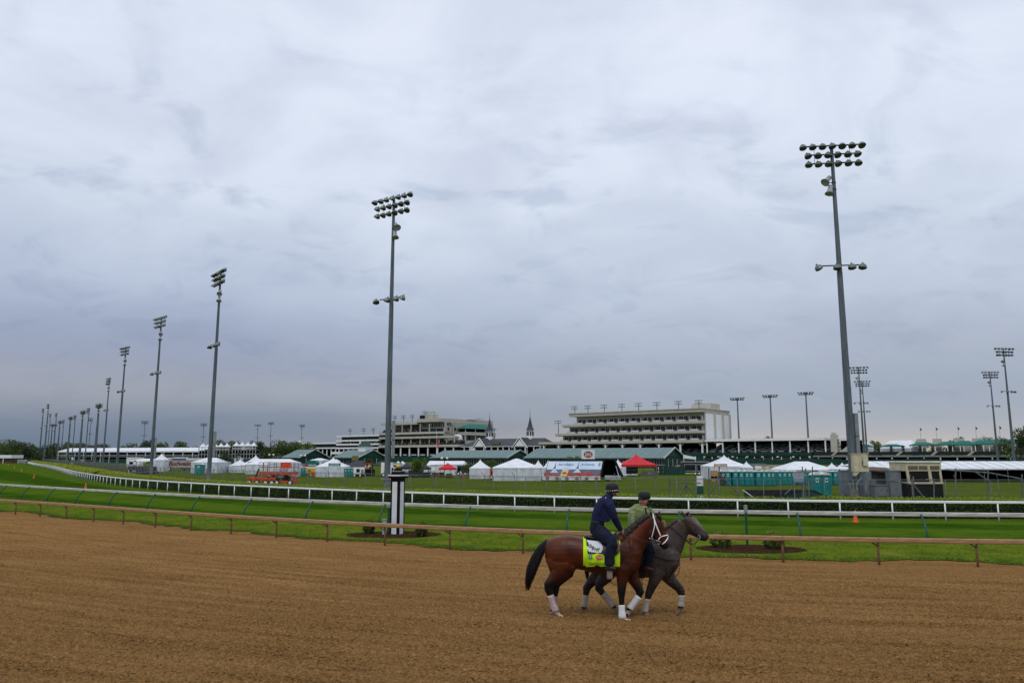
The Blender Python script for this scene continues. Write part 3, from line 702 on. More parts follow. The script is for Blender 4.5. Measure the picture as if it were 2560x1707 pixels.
# --- suite building
S = Stand('suite_building', 'tall beige building of stacked balcony suites right of the twin spires', -92)
lv = [(27.0, 29.2, -89.3, 'roof_slab'), (21.1, 22.6, -94.5, 'balcony_slab'), (15.8, 17.1, -100, 'balcony_slab'), (10.6, 12.0, -113, 'balcony_slab')]
S.box('roof_slab', BEIGED, (-89.3, -1.0, -1.2, 37, 27.3, 29.2))
S.box('parapet', BEIGED, (-89.8, -.6, -1.6, 37.4, 29.0, 29.5))
for z0, z1, xl in ((21.1,22.5,-94.5),(15.8,17.1,-100.0),(10.6,12.0,-113.0)):
    S.box('balcony_slab', BEIGED, (xl, -.9, -1.6, 4.5, z0, z1))
    S.box('balcony_slab', BEIGED, (xl, -.9, 4.5, 30, z0+.02, z1-.02))
    S.box('soffit_beam', BEIGE, (xl+.5, -1.2, -1.2, 3, z0-.35, z0-.01))  # plain beige beam under the slab
for k, (z0, z1, xl) in enumerate(((22.5,27.3,-86.5),(17.1,21.1,-92.0),(12.0,15.8,-97.0))):
    S.box('storey_wall', BEIGE, (xl, -1.4, 3.0, 28, z0, z1))
    X = xl+1.0; W = 7.75; nb = int((-1.8-X)/W+.999)
    W = (-1.8-X)/nb
    for i in range(nb):
        a = X+i*W
        for off, w in ((.35, 2.55), (3.25, 2.55)):
            f = S.box('window', WHITE, (a+off-.18, a+off+w+.18, 2.86, 2.995, z0+.55, z0+3.1))
            S.box('pane', GLASS, (a+off, a+off+w*.48, 2.78, 2.855, z0+.7, z0+2.95), (a+off+w*.52, a+off+w, 2.78, 2.855, z0+.7, z0+2.95), parent=f)
        S.box('door', GLASS, (a+6.35, a+6.95, 2.9, 2.99, z0+.1, z0+2.7))
        S.box('pier', BEIGED, (a+W-.42, a+W-.1, 1.2, 2.99, z0+.02, z0+2.6))
        S.box('table_cloth', WHITE, (a+.5, a+W*.72, -1.0, .3, z0+.05, z0+.85))
        S.box('balcony_rail', DKGREY, (a, a+W-.1, -1.5, -1.42, z0+.9, z0+1.0), (a, a+W-.1, -1.5, -1.42, z0+.45, z0+.52), (a+.2, a+.3, -1.5, -1.42, z0, z0+.9))
S.box('end_wall', BEIGE, (-1.4, -.9, 2.5, 36.5, 10.6, 27.3))
for a, b in ((3.2,13.5),(15.5,24.5),(26.5,34.5)): S.box('wall_panel', WHITE, (-.9, -.7, a, b, 11.2, 26.6))
for a, b in ((13.5,15.5),(24.5,26.5),(34.5,36.6)): S.box('pilaster', BEIGED, (-.9, -.2, a, b, 10.2, 27.3))
for u in (1361,1398,1436,1475,1515,1557.6,1602,1648.7,1702,1757):
    x = FX(u, 1115)
    S.box('column', WHITE, (x-.45, x+.45, -.9, .0, GZ, 10.6))
    m = MB()
    for sgn in (-1, 1): m.bar((x, -.45, 8.3), (x+sgn*2.6, -.45, 10.5), .3)
    S.mb('bracket', BEIGED, m)
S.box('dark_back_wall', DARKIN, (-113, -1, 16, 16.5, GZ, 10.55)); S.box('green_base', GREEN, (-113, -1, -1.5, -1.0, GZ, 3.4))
raked(S, -112.5, -1.5, 0, 15, 2.6, 7.5, 9)
mb = MB(); rr = random.Random(3)
for i in range(1, 8):
    x = -60
    while x < -2:
        L = rr.uniform(2.0, 3.4); mb.box(x, x+L, i*15/9+.4, i*15/9+.9, 2.6+4.9/9*(i+1)+.02, 2.6+4.9/9*(i+1)+.28); x += L+rr.uniform(1.2, 3.5)
S.mb('white_benches', SEATW, mb)
for u in (1437,1470,1511,1555,1597,1642.6,1697,1748): S.rooflight(FX(u, 1030, 2), 2, 29.3, 4.6)
S.rooflight(FX(1396, 1070, 3), 3, 17.0, 8.4, 1.2)
S.box('penthouse', BEIGED, (-16, -4, 18, 30, 29.5, 33.2))

# --- covered stand right of it
S = Stand('covered_stand', 'low covered grandstand with white posts right of the suite building', 30)
S.box('roof', WHITE, (0.2, 63.5, -1.0, 24, 11.0, 11.75))
S.box('roof_top', M('pale_roof', (.55,.56,.57), .7, .1, .3), (0.5, 63, 0, 24, 11.76, 12.3))
for u in (1768,1807.5,1847.2,1888.5,1931,1975.5,2021,2064):
    x = FX(u, 1115); S.box('column', WHITE, (x-.3, x+.3, -.4, .2, 4.9, 11.0))
raked(S, 0.4, 62, 1, 20, 4.9, 9.8, 10)
mb = MB(); rr = random.Random(5)
for i in range(0, 9):
    x = 1.5
    while x < 60:
        L = rr.uniform(2.2, 3.6); mb.box(x, x+L, 1+1.9*i+.5, 1+1.9*i+1.1, 4.9+.49*(i+1)+.02, 4.9+.49*(i+1)+.33); x += L+rr.uniform(1.0, 3.2)
S.mb('white_benches', SEATW, mb)
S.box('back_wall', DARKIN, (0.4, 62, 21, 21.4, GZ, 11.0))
S.box('green_parapet', GREEN, (-12, 57, -1.6, .2, 2.9, 4.85)); S.box('parapet_cap', GREENR, (-12, 57, -1.9, -1.5, 3.65, 3.8))
S.box('lower_wall', M('tan_wall', (.23,.20,.16), .9, .15, .2), (-12, 57, .6, 1.0, GZ, 2.85))
for i in range(15): x = -10+i*4.7; S.box('short_post', WHITE, (x-.2, x+.2, -1.4, -.9, GZ, 2.85))
for i in range(9): x = -8+i*8.0; obj('globe_lamp', MB().lathe([(.1,-.3),(.6,-.25),(.75,0),(.5,.2),(.1,.28)], 10, (x-S.X0, -2.0, 2.75-GZ)), WHITE, S.root, smooth=True)
S.box('end_pillar', BEIGED, (66.0, 69.0, -.5, 3, 4.0, 13.6)); S.box('pillar_cap', BEIGED, (66.5, 68.2, 0, 2, 13.6, 14.6))
mb = MB(); mb.prism([(69.1,4.8),(79,4.8),(79,10.6),(77,10.6)], .5, 1.4); S.mb('stair_wall', BEIGED, mb)
mb = MB(); mb.prism([(64.5,11.6),(80,10.9),(80,11.2),(64.5,12.3)], 1, 14); S.mb('end_roof', WHITE, mb)
S.box('end_dark', DARKIN, (69, 79, 6, 6.3, 4.0, 10.8))

# --- low open stand at the far right, terrace above
S = Stand('open_stand', 'long low open stand with dark seats at the right under green canopies', 110)
S.box('seat_band', SEATS, (58, 190, -1.2, 5, 3.5, 5.2))
for i in range(9): x = 66+i*14.5; mb = MB(); mb.prism([(x,3.4),(x+1.4,3.4),(x+3.6,5.3),(x+2.2,5.3)], -1.4, 0); S.mb('aisle_step', BEIGE, mb)
S.box('concrete_beam', M('grey_beam', (.22,.215,.20), .9, .1, .2), (57.5, 190, -1.6, 5, 2.7, 3.45))
S.box('dark_recess', DARKIN, (57.5, 190, 2, 2.5, GZ, 2.7)); S.box('terrace_deck', BEIGE, (60, 190, 5.05, 34, 4.6, 5.1))
for i in range(19): x = 60+i*6.7; S.box('short_post', WHITE, (x-.22, x+.22, -1.3, -.7, GZ, 2.7))
S.box('dark_base', DARKIN, (57.5, 190, -2.4, -1.9, GZ, 1.1))
S.box('terrace_rail', DKGREY, (62, 190, 5.1, 5.2, 5.9, 6.0), (62, 190, 5.1, 5.2, 5.4, 5.48))
S.box('terrace_wall', M('stone_wall', (.40,.38,.33), .85, .12, .3), (118, 190, 17, 17.6, 5.1, 9.6))
for i, u in enumerate((2300,2340,2395,2440,2500,2560)):
    x = FX(u, 1100, 14); S.box('wall_pier', BEIGED, (x-1.8, x+1.8, 15.5, 18, 5.1, 11.3))
    S.mb('flag', M('small_green_flag', (.02,.08,.06), .7), MB().tube([(x,16,11.3),(x,16,16.8)], .06, 5).face([(x,16,16.7),(x+.9,16,15.8),(x+.2,16,15.0)]))
def canopy_on(S, label, u0, u1, vt, ve, y, mat, z0=5.1, post=WHITE, cat='canopy', name='terrace_canopy'):
    """free-standing hip-roofed canopy on the terrace"""
    x0, x1 = FX(u0, 1110, y), FX(u1, 1110, y); zt = FZ((u0+u1)/2, vt, y); ze = FZ((u0+u1)/2, ve, y); w = x1-x0
    T = Stand(name, label, (x0+x1)/2, y, cat); T.root['group'] = 'canopies on the terrace'; T.root.location.z = z0
    def loc(mb): mb.v = [(a-T.X0, b-T.y0, c-z0) for a, b, c in mb.v]; return mb
    dp = min(7.0, w*.6); m = MB()
    V = [(x0,y,ze),(x1,y,ze),(x1,y+dp,ze),(x0,y+dp,ze),(x0+w*.3,y+dp/2,zt),(x1-w*.3,y+dp/2,zt),(x0,y,ze-.35),(x1,y,ze-.35),(x1,y+dp,ze-.35),(x0,y+dp,ze-.35)]
    m.add(V, [(0,1,5,4),(1,2,5),(2,3,4,5),(3,0,4),(0,6,7,1),(1,7,8,2),(2,8,9,3),(3,9,6,0)]); obj('canopy_top', loc(m), mat, T.root)
    for xx in (x0+.4, (x0+x1)/2, x1-.4): obj('pole', loc(MB().box(xx-.14, xx+.14, y+.2, y+.5, z0, ze-.1)), post, T.root)
for i, (u0, u1, vt, ve) in enumerate([(2272,2338,1105,1112),(2335,2402,1103,1111),(2378,2440,1101,1111),(2425,2492,1099,1109),(2470,2540,1097,1108),(2525,2600,1094,1106)]):
    canopy_on(S, 'dark green terrace canopy above the open stand, %s from the left of the joined row' % ORD[i], u0, u1, vt, ve, 8+i*.35, AWN)
for i, (u0, u1, vt, ve) in enumerate([(2140,2181,1110.5,1116),(2198,2256,1109.5,1115)]):
    canopy_on(S, 'separate flat green canopy in front of the white terrace marquee, %s one' % ('left' if i == 0 else 'right'), u0, u1, vt, ve, 6.5, AWN)
def marquee_on(label, u0, u1, vt, ve, y, z0=5.1):
    x0, x1 = FX(u0, 1110, y), FX(u1, 1110, y); zt = FZ((u0+u1)/2, vt, y); ze = FZ((u0+u1)/2, ve, y); w = x1-x0
    T = Stand('terrace_marquee', label, (x0+x1)/2, y, 'tent'); T.root.location.z = z0
    m = MB(); dp = w*.5
    m.add([(x0,y,ze),(x1,y,ze),(x1,y+dp,ze),(x0,y+dp,ze),(x0+w*.22,y+dp/2,zt),(x1-w*.22,y+dp/2,zt)], [(0,1,5,4),(1,2,5),(2,3,4,5),(3,0,4)])
    m.v = [(a-T.X0, b-T.y0, c-z0) for a, b, c in m.v]; obj('tent_roof', m, TENT, T.root)
    m = MB().box(x0+.2, x1-.2, y+.2, y+dp-.2, z0, ze-.02); m.v = [(a-T.X0, b-T.y0, c-z0) for a, b, c in m.v]; obj('tent_wall', m, TENTW, T.root)
marquee_on('large white marquee on the terrace above the open stand', 2200, 2296, 1100, 1120, 14)
marquee_on('smaller white marquee on the terrace partly behind the nearest light pole', 2100, 2182, 1104, 1120, 14)
PLANT = foliage('ornamental_grass', (.012,.03,.006), (.06,.10,.02), .6)
def bush(label, loc, w, h, n, size, mat=PLANT, name='shrub', cat='shrub', group=None, shape='ball', trunk=None):
    root = thing(name, label, cat, loc, 0, group)
    a = NR.normal(0, 1, (n,3)); a /= np.linalg.norm(a, axis=1)[:,None]; r = NR.uniform(.55, 1, n)[:,None]**.5
    lump = np.array([1+.22*noise.noise((p[0]*2.1+w, p[1]*2.1, p[2]*2.1+h)) for p in a])[:,None]
    C = a*r*lump*np.array([w/2, w/2, h/2])+np.array([0,0,h/2])
    if shape == 'column': C = np.stack([NR.normal(0, .28, n)*w, NR.normal(0, .28, n)*w, NR.uniform(0, 1, n)*h], 1)
    C[:,2] = np.maximum(C[:,2], .02)
    V, Q = leafquads(C, size); f = link('foliage', npmesh('foliage', V, Q), mat, root); f['kind'] = 'stuff'
    obj('stem', MB().tube([(0,0,-.02),(w*.03,0,h*.3),(0,w*.03,h*.6)], [w*.05, w*.04, w*.015], 6), TIMBER, root)
    return root
for i, u in enumerate((2188,2228,2257,2300,2332)):
    x = FX(u, 1115, 5.8); bush('tall dark grass planter on the terrace edge, %s from the left' % ORD[i], (OX+x*EX[0]+5.8*EY[0], OY+x*EX[1]+5.8*EY[1], 5.1), 1.3, 3.0, 200, .30, name='planter_grass', cat='plant', group='planters on the terrace', shape='column')

# --- twin-spired old grandstand
S = Stand('spired_grandstand', 'old slate-roofed grandstand with twin spires and white gables', -143)
x0, x1 = -181, -111; 
mb = MB(); mb.add([(x0,-1,9.7),(x1,-1,9.7),(x1,20,9.7),(x0,20,9.7),(x0+9,9,14.9),(x1-4.5,9,14.9)], [(0,1,5,4),(1,2,5),(2,3,4,5),(3,0,4),(0,3,2,1)]); S.mb('roof', SLATE, mb)
S.box('eave_board', WHITE, (x0, x1, -1.15, -1.02, 9.35, 9.68))
for u in (1162,1177,1190,1215,1230,1246,1259,1274,1290,1319,1336,1352):
    x = FX(u, 1120); S.box('column', WHITE, (x-.3, x+.3, -.8, -.2, 3.0, 9.7))
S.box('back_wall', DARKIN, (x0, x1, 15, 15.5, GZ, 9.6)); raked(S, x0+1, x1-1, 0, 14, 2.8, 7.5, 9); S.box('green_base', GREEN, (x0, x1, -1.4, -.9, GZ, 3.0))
for up, ua, ub in ((1198.6,1181,1216),(1299.7,1280.5,1319.6)):
    a, b, c = FX(ua, 1112, -2), FX(ub, 1112, -2), FX(up, 1097, -2)
    mb = MB(); mb.prism([(a,8.6),(b,8.6),(c,15.2)], -2.2, 7); S.mb('gable_roof', SLATE, mb)
    mb = MB(); mb.prism([(a+2.0,9.5),(b-2.0,9.5),(c,14.0)], -2.35, -2.22); g_ = S.mb('gable_face', WHITE, mb)
    mb = MB(); mb.bar((a,-2.5,8.5),(c,-2.5,15.3),.55,.5); mb.bar((b,-2.5,8.5),(c,-2.5,15.3),.55,.5); S.mb('barge_board', WHITE, mb)
    for xx in (a+2.0, b-2.0): S.box('gable_post', WHITE, (xx-.35, xx+.35, -2.3, -1.6, GZ, 9.4))
for u, ztop in ((1224,32.7),(1325.3,33.8)):
    y = 9; x = FX(u, 1085, y); k = 1.0
    mb = MB(); mb.lathe([(2.3,14.2),(2.3,16.0),(2.0,16.2),(2.0,19.5),(2.3,19.7),(2.3,20.3)], 8, (x,y,0)); t_ = S.mb('cupola', WHITE, mb)
    for j in range(8):
        a = 2*pi*j/8; S.mb('louvre', DKGREY, MB().box(x+2.02*cos(a)-.32, x+2.02*cos(a)+.32, y+2.02*sin(a)-.32, y+2.02*sin(a)+.32, 16.6, 19.2), parent=None)
    mb = MB(); mb.lathe([(2.9,20.3),(2.2,21.2),(1.6,22.6),(1.1,24.6),(.65,26.6),(.3,28.4),(.12,29.2)], 8, (x,y,0)); S.mb('spire', SLATE, mb)
    S.mb('finial', SLATE, MB().tube([(x,y,29.0),(x,y,30.2),(x,y,ztop+1)], [.22,.14,.05], 6))
a, b = FX(1234.6, 1110, 2), FX(1258, 1110, 2)
sg = S.box('roof_sign', GREEN, (a, b, -.9, -.6, 10.6, 12.4))
mb = MB(); rr = random.Random(2); xx = a+.5
while xx < b-.7: w = rr.uniform(.35, .6); mb.box(xx, xx+w, -.95, -.905, 11.05, 12.0); xx += w+.28
S.mb('gold_letters', GOLD, mb, parent=sg)

# --- clubhouse
S = Stand('clubhouse', 'beige clubhouse with crowded open decks left of the twin spires', -215)
S.box('roof_slab', BEIGED, (-263, -224, -1.5, 16, 26.2, 28.0)); S.box('upper_block', BEIGED, (-224, -201.2, -1.5, 58, 27.6, 30.0))
S.box('end_wall', BEIGE, (-224, -201, 4, 58, 10.2, 27.6)); S.box('back_block', BEIGE, (-263, -224, 10, 40, 10.2, 26.2))
for z0, z1, xr in ((19.0,20.6,-201),(15.9,17.4,-187),(9.6,11.2,-181)):
    S.box('deck_slab', BEIGED, (-264, xr, -2.2, 4, z0, z1)); S.box('deck_slab', BEIGED, (-264, min(xr, -200.9), 4, 10, z0+.02, z1-.02))
    S.box('deck_rail', DKGREY, (-264, xr, -2.1, -2.0, z1+.8, z1+.92), (-264, xr, -2.1, -2.0, z1+.35, z1+.43))
for u in (987,1008,1030,1053,1076): x = FX(u, 1070); S.box('deck_column', BEIGED, (x-.35, x+.35, -1.2, -.5, 20.6, 26.3))
for u in (988,1008,1030,1053,1076,1100,1119,1138): x = FX(u, 1105); S.box('deck_column', BEIGED, (x-.35, x+.35, -1.2, -.5, 11.2, 15.95))
for u in (983,1005,1027,1049.5,1073,1097,1116,1137): x = FX(u, 1125); S.box('column', WHITE, (x-.45, x+.45, -1.6, -.8, GZ, 9.6))
for k in range(9):
    x = -262+k*6.7; w_ = S.box('window_band', GLASS, (x, x+6.2, 3.8, 3.95, 17.6, 18.9)); S.box('mullion', WHITE, (x+6.2, x+6.5, 3.7, 3.9, 17.5, 19.0))
for k in range(6): x = -223+k*3.7; S.box('upper_window', GLASS, (x+.3, x+3.1, 3.75, 3.95, 24.0, 26.8)); S.box('upper_mullion', WHITE, (x+1.6, x+1.8, 3.68, 3.74, 24.0, 26.8))
for k in range(3): x = -224+k*7.5; S.box('lower_window', GLASS, (x+.3, x+6.8, 3.75, 3.95, 20.9, 22.9))
crowd(S, -262, -224, -1.0, 20.6, .5, 240, 1); crowd(S, -262, -183, -1.2, 11.2, .6, 800, 2)
raked(S, -262, -183, -.9, 6, 11.2, 14.0, 5); raked(S, -262, -224, -.7, 6, 20.6, 22.8, 5)
S.box('dark_lower', DARKIN, (-264, -181, 8, 8.4, GZ, 9.6)); S.box('green_base', GREEN, (-264, -181, -2.2, -1.7, GZ, 3.2))
raked(S, -262, -183, 0, 8, 2.6, 5.6, 5)
mb = MB(); rr = random.Random(8); x = -260
while x < -190: w = rr.uniform(3, 6); mb.box(x, x+w, -.4, .4, 3.9, 4.4); x += w+rr.uniform(3, 8)
S.mb('white_tables', WHITE, mb)
# end wall terrace with the green hip roof
def onend(y0, y1, z0, z1, x0=-201.0, x1=-200.6): return (x0, x1, y0, y1, z0, z1)
S.box('terrace_floor', BEIGED, (-201, -193, 18, 52, 18.3, 20.6)); S.box('terrace_floor', BEIGED, (-201, -194, 18, 52, 12.0, 14.6)); S.box('terrace_lower_wall', BEIGE, (-201, -194.5, 18, 52, 10.0, 12.0))
S.box('terrace_glass', GLASS, (-200.5, -197, 19, 51, 14.7, 18.2)); S.box('terrace_glass', DARKIN, (-200.5, -197, 19, 51, 20.6, 22.9))
for y in (18.6, 29.5, 40.5, 51.2): S.box('terrace_column', BEIGED, (-194.4, -193.6, y-.5, y+.5, 14.6, 18.3)); S.box('terrace_post', WHITE, (-194.2, -193.8, y-.2, y+.2, 20.6, 23.1))
mb = MB(); mb.add([(-192.4,16.5,23.0),(-192.4,53.5,23.0),(-200.9,53.5,23.0),(-200.9,16.5,23.0),(-197.5,25,26.4),(-197.5,45,26.4)], [(0,1,5,4),(1,2,5),(2,3,4,5),(3,0,4),(0,3,2,1)]); S.mb('terrace_roof', AWN, mb)
for y, z in ((6.5,25),(9,25),(7,21.5),(14,21.5)): S.box('end_window', GLASS, (-201, -200.85, y, y+1.9, z, z+2.2))
mb = MB(); mb.lathe([(0.1,0),(3.6,.01),(3.4,2.0),(2.4,3.4),(.2,3.9)], 10, (-190, 6, 14.6)); S.mb('white_dome_tent', TENT, mb)
S.box('roof_house', BEIGED, (-219, -212, 3, 9, 30.0, 33.4)); S.box('roof_cab', GLASS, (-223.5, -220.5, 1, 4, 30.0, 32.8))
mb = MB(); mb.bar((-219,3,33.8),(-210,3,34.8),.25); mb.bar((-210,3,30),(-210,3,35),.3); mb.bar((-218,3,33.4),(-218,3,34.9),.25); mb.bar((-218,3,35),(-210,3,35),.25); S.mb('camera_gantry', GREY, mb)
mb = MB(); mb.bar((-201,28,29.9),(-201,48,31.0),.3); mb.bar((-201,34,29),(-201,42,31.6),.3); S.mb('satellite_mast', GREY, mb)
for u in (968,985,1006.6,1028.6): S.rooflight(FX(u, 1050), 1, 28.0, 5.2)
S.rooflight(-217, 0, 30.0, 5.5, 1.2); S.rooflight(-189, -1, 16, 9.5, 1.3)
mb = MB().tube([(-197,-8,GZ),(-197,-8,20)], [.2,.1], 6); S.mb('flagpole', WHITE, mb)
mb = MB()
for j in range(7): mb.add([(-197,-8.1,14-.7*j),(-194.2,-8.1,13.2-.7*j),(-194.2,-8.1,12.85-.7*j),(-197,-8.1,13.65-.7*j)], [(0,1,2,3)])
S.mb('flag_stripes', M('flag_red', (.5,.03,.04), .8), mb)

# --- tall dark stand and low stand at the left
S = Stand('tall_dark_stand', 'four-level dark grandstand with white bands left of the clubhouse', -288)
for z0, z1 in ((18.3,19.5),(14.7,15.9),(11.7,12.9),(8.9,10.0)): S.box('white_band', WHITE, (-315, -264.2, -2, 10, z0, z1))
S.box('dark_glazing', GLASS, (-311, -264.2, .5, 9, 10.0, 18.3))
for k in range(14): x = -311+k*3.5; S.box('mullion', DKGREY, (x-.1, x+.1, .3, .5, 10.0, 18.3))
S.box('stair_tower', WHITE, (-286.5, -285, -2.2, -1.2, 3, 15)); S.box('dark_lower', DARKIN, (-315, -264.2, 6, 6.4, GZ, 8.9)); S.box('green_base', GREEN, (-315, -264.2, -1.6, -1.2, GZ, 3.2))
for k in range(9): x = -312+k*5.7; S.box('column', WHITE, (x-.4, x+.4, -1.4, -.7, GZ, 8.9))
S.box('white_awning', WHITE, (-319, -296, -4, -2.1, 4.8, 6.6)); crowd(S, -310, -266, -1.4, 12.9, .3, 120, 6)
for u in (931,1076 and 907.5,873): S.rooflight(FX(u, 1080), 1, 19.5, 5.0)
S = Stand('low_dark_stand', 'two-level dark grandstand with white bands at the left end', -341)
for z0, z1 in ((13.0,14.1),(9.2,10.2)): S.box('white_band', WHITE, (-368, -315.2, -2, 12, z0, z1))
S.box('dark_glazing', GLASS, (-367, -315.2, .5, 9, 10.2, 13.0)); S.box('dark_lower', DARKIN, (-368, -315.2, 6, 6.4, GZ, 9.2)); S.box('green_base', GREEN, (-368, -315.2, -1.6, -1.2, GZ, 3.2))
for k in range(10): x = -366+k*5.5; S.box('column', WHITE, (x-.4, x+.4, -1.4, -.7, GZ, 9.2))
for k in range(14): x = -366+k*3.6; S.box('mullion', DKGREY, (x-.1, x+.1, .3, .5, 10.2, 13.0))
S.mb('slanted_brace', WHITE, MB().bar((-383,0,2),(-368,0,14.2),1.6,1.2)); S.mb('roof_drum', WHITE, MB().lathe([(.2,0),(1.6,.2),(1.6,1.5),(.2,1.9)], 10, (-366,0,14.1)))

# --- four pavilions with pale teal roofs in front of the stands
def pavilion(label, ue0, ue1, vr, d1, L, cup=False):
    """gabled hall: right gable corner at column ue1 and distance d1, ridge running left and away, L long"""
    w = 15.0; ge = P(ue1, 1141, d1); 
    root = thing('pavilion', label, 'building', (ge.x, ge.y, GZ), rad(-35), 'green gabled pavilions before the grandstand')
    ez = 3.4; rz_ = P(ue1, vr, d1).z-GZ+1.0
    m = MB().box(-L, 0, 0, w, 0, ez); obj('wall', m, GREEN, root)
    m = MB(); m.add([(-L-1,-1.3,ez-.25),(0.8,-1.3,ez-.25),(.8,w/2,rz_),(-L-1,w/2,rz_),(.8,w+1.3,ez-.25),(-L-1,w+1.3,ez-.25),(-L-1,-1.3,ez-.5),(.8,-1.3,ez-.5),(.8,w/2,rz_-.3),(.8,w+1.3,ez-.5)],
                    [(0,1,2,3),(3,2,4,5),(0,6,7,1)]); rf = obj('roof', m, ROOFG, root)
    m = MB(); n = int(L/3)
    for i in range(n): x = -L+i*L/n; m.bar((x,-1.32,ez-.2),(x,w/2,rz_+.06),.12,.10)
    obj('roof_seams', m, M('roof_seam', (.28,.40,.39), .5), rf)
    m = MB(); m.prismx([(0,ez),(w,ez),(w/2,rz_-.1)], .02, .3); obj('gable', m, GREEN, root)
    m = MB(); m.bar((.85,-1.4,ez-.4),(.85,w/2,rz_+.05),.3,.35); m.bar((.85,w+1.4,ez-.4),(.85,w/2,rz_+.05),.3,.35); obj('barge_board', m, M('pale_trim', (.42,.48,.46), .6), root)
    n = int(L/2.6)
    for i in range(n):
        x = -L+.4+i*L/n; f = obj('window', MB().box(x, x+1.9, -.12, -.02, .5, 2.7), M('window_frame', (.45,.47,.46), .6), root)
        obj('pane', MB().box(x+.15, x+.85, -.2, -.125, .65, 2.55).box(x+1.05, x+1.75, -.2, -.125, .65, 2.55), GLASS, f)
    for y in (3, 6.5, 10): obj('gable_batten', MB().box(.3, .42, y-.12, y+.12, .3, 2.8), M('window_frame', (.45,.47,.46)), root)
    if cup:
        c = obj('cupola', MB().box(-L*.3-2, -L*.3+2, w/2-2, w/2+2, rz_-1, rz_+1.6), WHITE, rf)
        obj('cupola_roof', MB().add([(-L*.3-2.5,w/2-2.5,rz_+1.6),(-L*.3+2.5,w/2-2.5,rz_+1.6),(-L*.3+2.5,w/2+2.5,rz_+1.6),(-L*.3-2.5,w/2+2.5,rz_+1.6),(-L*.3,w/2,rz_+4)], [(0,1,4),(1,2,4),(2,3,4),(3,0,4)]), GREEN, rf)
    return root
pavilion('green pavilion with pale roof at the left, smallest of the four', 750, 750, 1129, 330, 10)
pavilion('green pavilion topped by a small white cupola', 897, 897, 1130, 320, 14, True)
pavilion('long pale-roofed pavilion behind the red pop-up canopy', 1268, 1268, 1131, 290, 36.5)
pavilion('longest pale-roofed pavilion behind the red peaked tent', 1658, 1658, 1126, 240, 51)
g_, w_, h_ = fitd(1708, 1740, 1136, 236); root = thing('awning', 'small white awning at the right end of the longest pavilion', 'awning', g_)
obj('awning_top', MB().add([(-w_/2,0,h_),(w_/2,0,h_-.8),(w_/2,4,h_-.8),(-w_/2,4,h_),(-w_/2,0,h_-1.1),(w_/2,0,h_-1.5)], [(0,1,2,3),(0,4,5,1)]), WHITE, root)
for s in (-1, 1): obj('pole', MB().box(s*(w_/2-.2)-.08, s*(w_/2-.2)+.08, .1, .26, 0, h_-.5), WHITE, root)

# ------------------------------------------------------------ trees
BARK = M('bark', (.06,.045,.033), .9, .3, 3)
def tree_mesh(seed, n=2600, conical=False):
    rr = np.random.default_rng(seed); C = []
    lob = [(rr.normal(0,.24), rr.normal(0,.24), rr.uniform(.38,.86), rr.uniform(.15,.27)) for _ in range(15)]
    for (x, y, z, r) in lob:
        k = n//15; a = rr.normal(0, 1, (k,3)); a /= np.linalg.norm(a, axis=1)[:,None]
        C.append(np.array([x,y,z])+a*r*(rr.uniform(.3,1,k)[:,None]**.45)*np.array([1,1,.85]))
    C = np.vstack(C); C[:,2] = np.maximum((C[:,2]-.22)/.84, .06+.12*rr.uniform(0,1,len(C)))
    if conical: C[:,:2] *= (1.15-C[:,2:3])*1.1
    return leafquads(C, .034)
TREE_T = [npmesh('crown', *tree_mesh(s)) for s in (1,2,3,4)]
F1 = foliage('tree_leaves_mid', (.018,.042,.008), (.11,.155,.030), 2.5, .2)
F2 = foliage('tree_leaves_olive', (.035,.052,.010), (.17,.17,.04), 2.5, .2)
F3 = foliage('tree_leaves_dark', (.010,.024,.007), (.05,.08,.02), 2.5, .15)
F4 = foliage('tree_leaves_fresh', (.025,.055,.006), (.15,.20,.03), 2.5, .25)
CROWN = {}
def tree(label, u, vt, d, wpx, mat, group, i, name='tree'):
    g = P(u, 1140, d); H = P(u, vt, d).z-GZ; W = wpx*mpp(u, 1140, d)
    root = thing(name, label, 'tree', (g.x, d, GZ), RND.uniform(0, 6), group)
    k = (i % 4, mat.name)
    if k not in CROWN: me = TREE_T[i % 4].copy(); me.materials.clear(); me.materials.append(mat); CROWN[k] = me
    f = link('crown', CROWN[k], None, root, None, None, (W/1.02, W/1.02, H*.97)); f['kind'] = 'stuff'
    t = MB().tube([(0,0,-.1),(0,W*.01,H*.25),(W*.02,0,H*.5)], [W*.035, W*.025, W*.012], 7)
    for a in range(5): t.tube([(0,W*.01,H*.25),(W*.16*cos(a*1.3),W*.16*sin(a*1.3),H*.48)], [W*.015, W*.006], 5)
    obj('trunk', t, BARK, root)
T = [(2,1096,430,44,F2),(30,1093,440,52,F1),(58,1098,425,46,F3),(10,1108,410,40,F1),(88,1106,450,30,F1),(110,1108,470,30,F3),(150,1101,480,34,F1),(172,1103,490,30,F2),(186,1100,470,34,F1),(215,1108,500,26,F3),(252,1103,480,30,F3),(240,1110,470,26,F1),(300,1108,490,24,F1),
     (328,1103,500,28,F2),(352,1109,500,24,F3),(372,1096,480,34,F3),(392,1098,480,30,F1),(414,1110,500,34,F1),(430,1112,505,26,F3),(456,1101,470,44,F1),(475,1112,480,26,F2),(556,1095,520,36,F1),(590,1094,520,34,F2),
     (653,1101,430,36,F3),(668,1108,435,28,F1),(703,1095,420,46,F1),(742,1096,425,44,F4),(722,1103,430,32,F1),(640,1110,440,22,F3),(765,1104,440,20,F3)]
for i, (u, v, d, w, m) in enumerate(T): tree('broadleaf tree on the left skyline, %s from the left edge' % (ORD[i] if i < 24 else ORD[i-24]+' past the towers,'), u, v-4, d, w*1.4, m, 'trees on the left skyline', i)
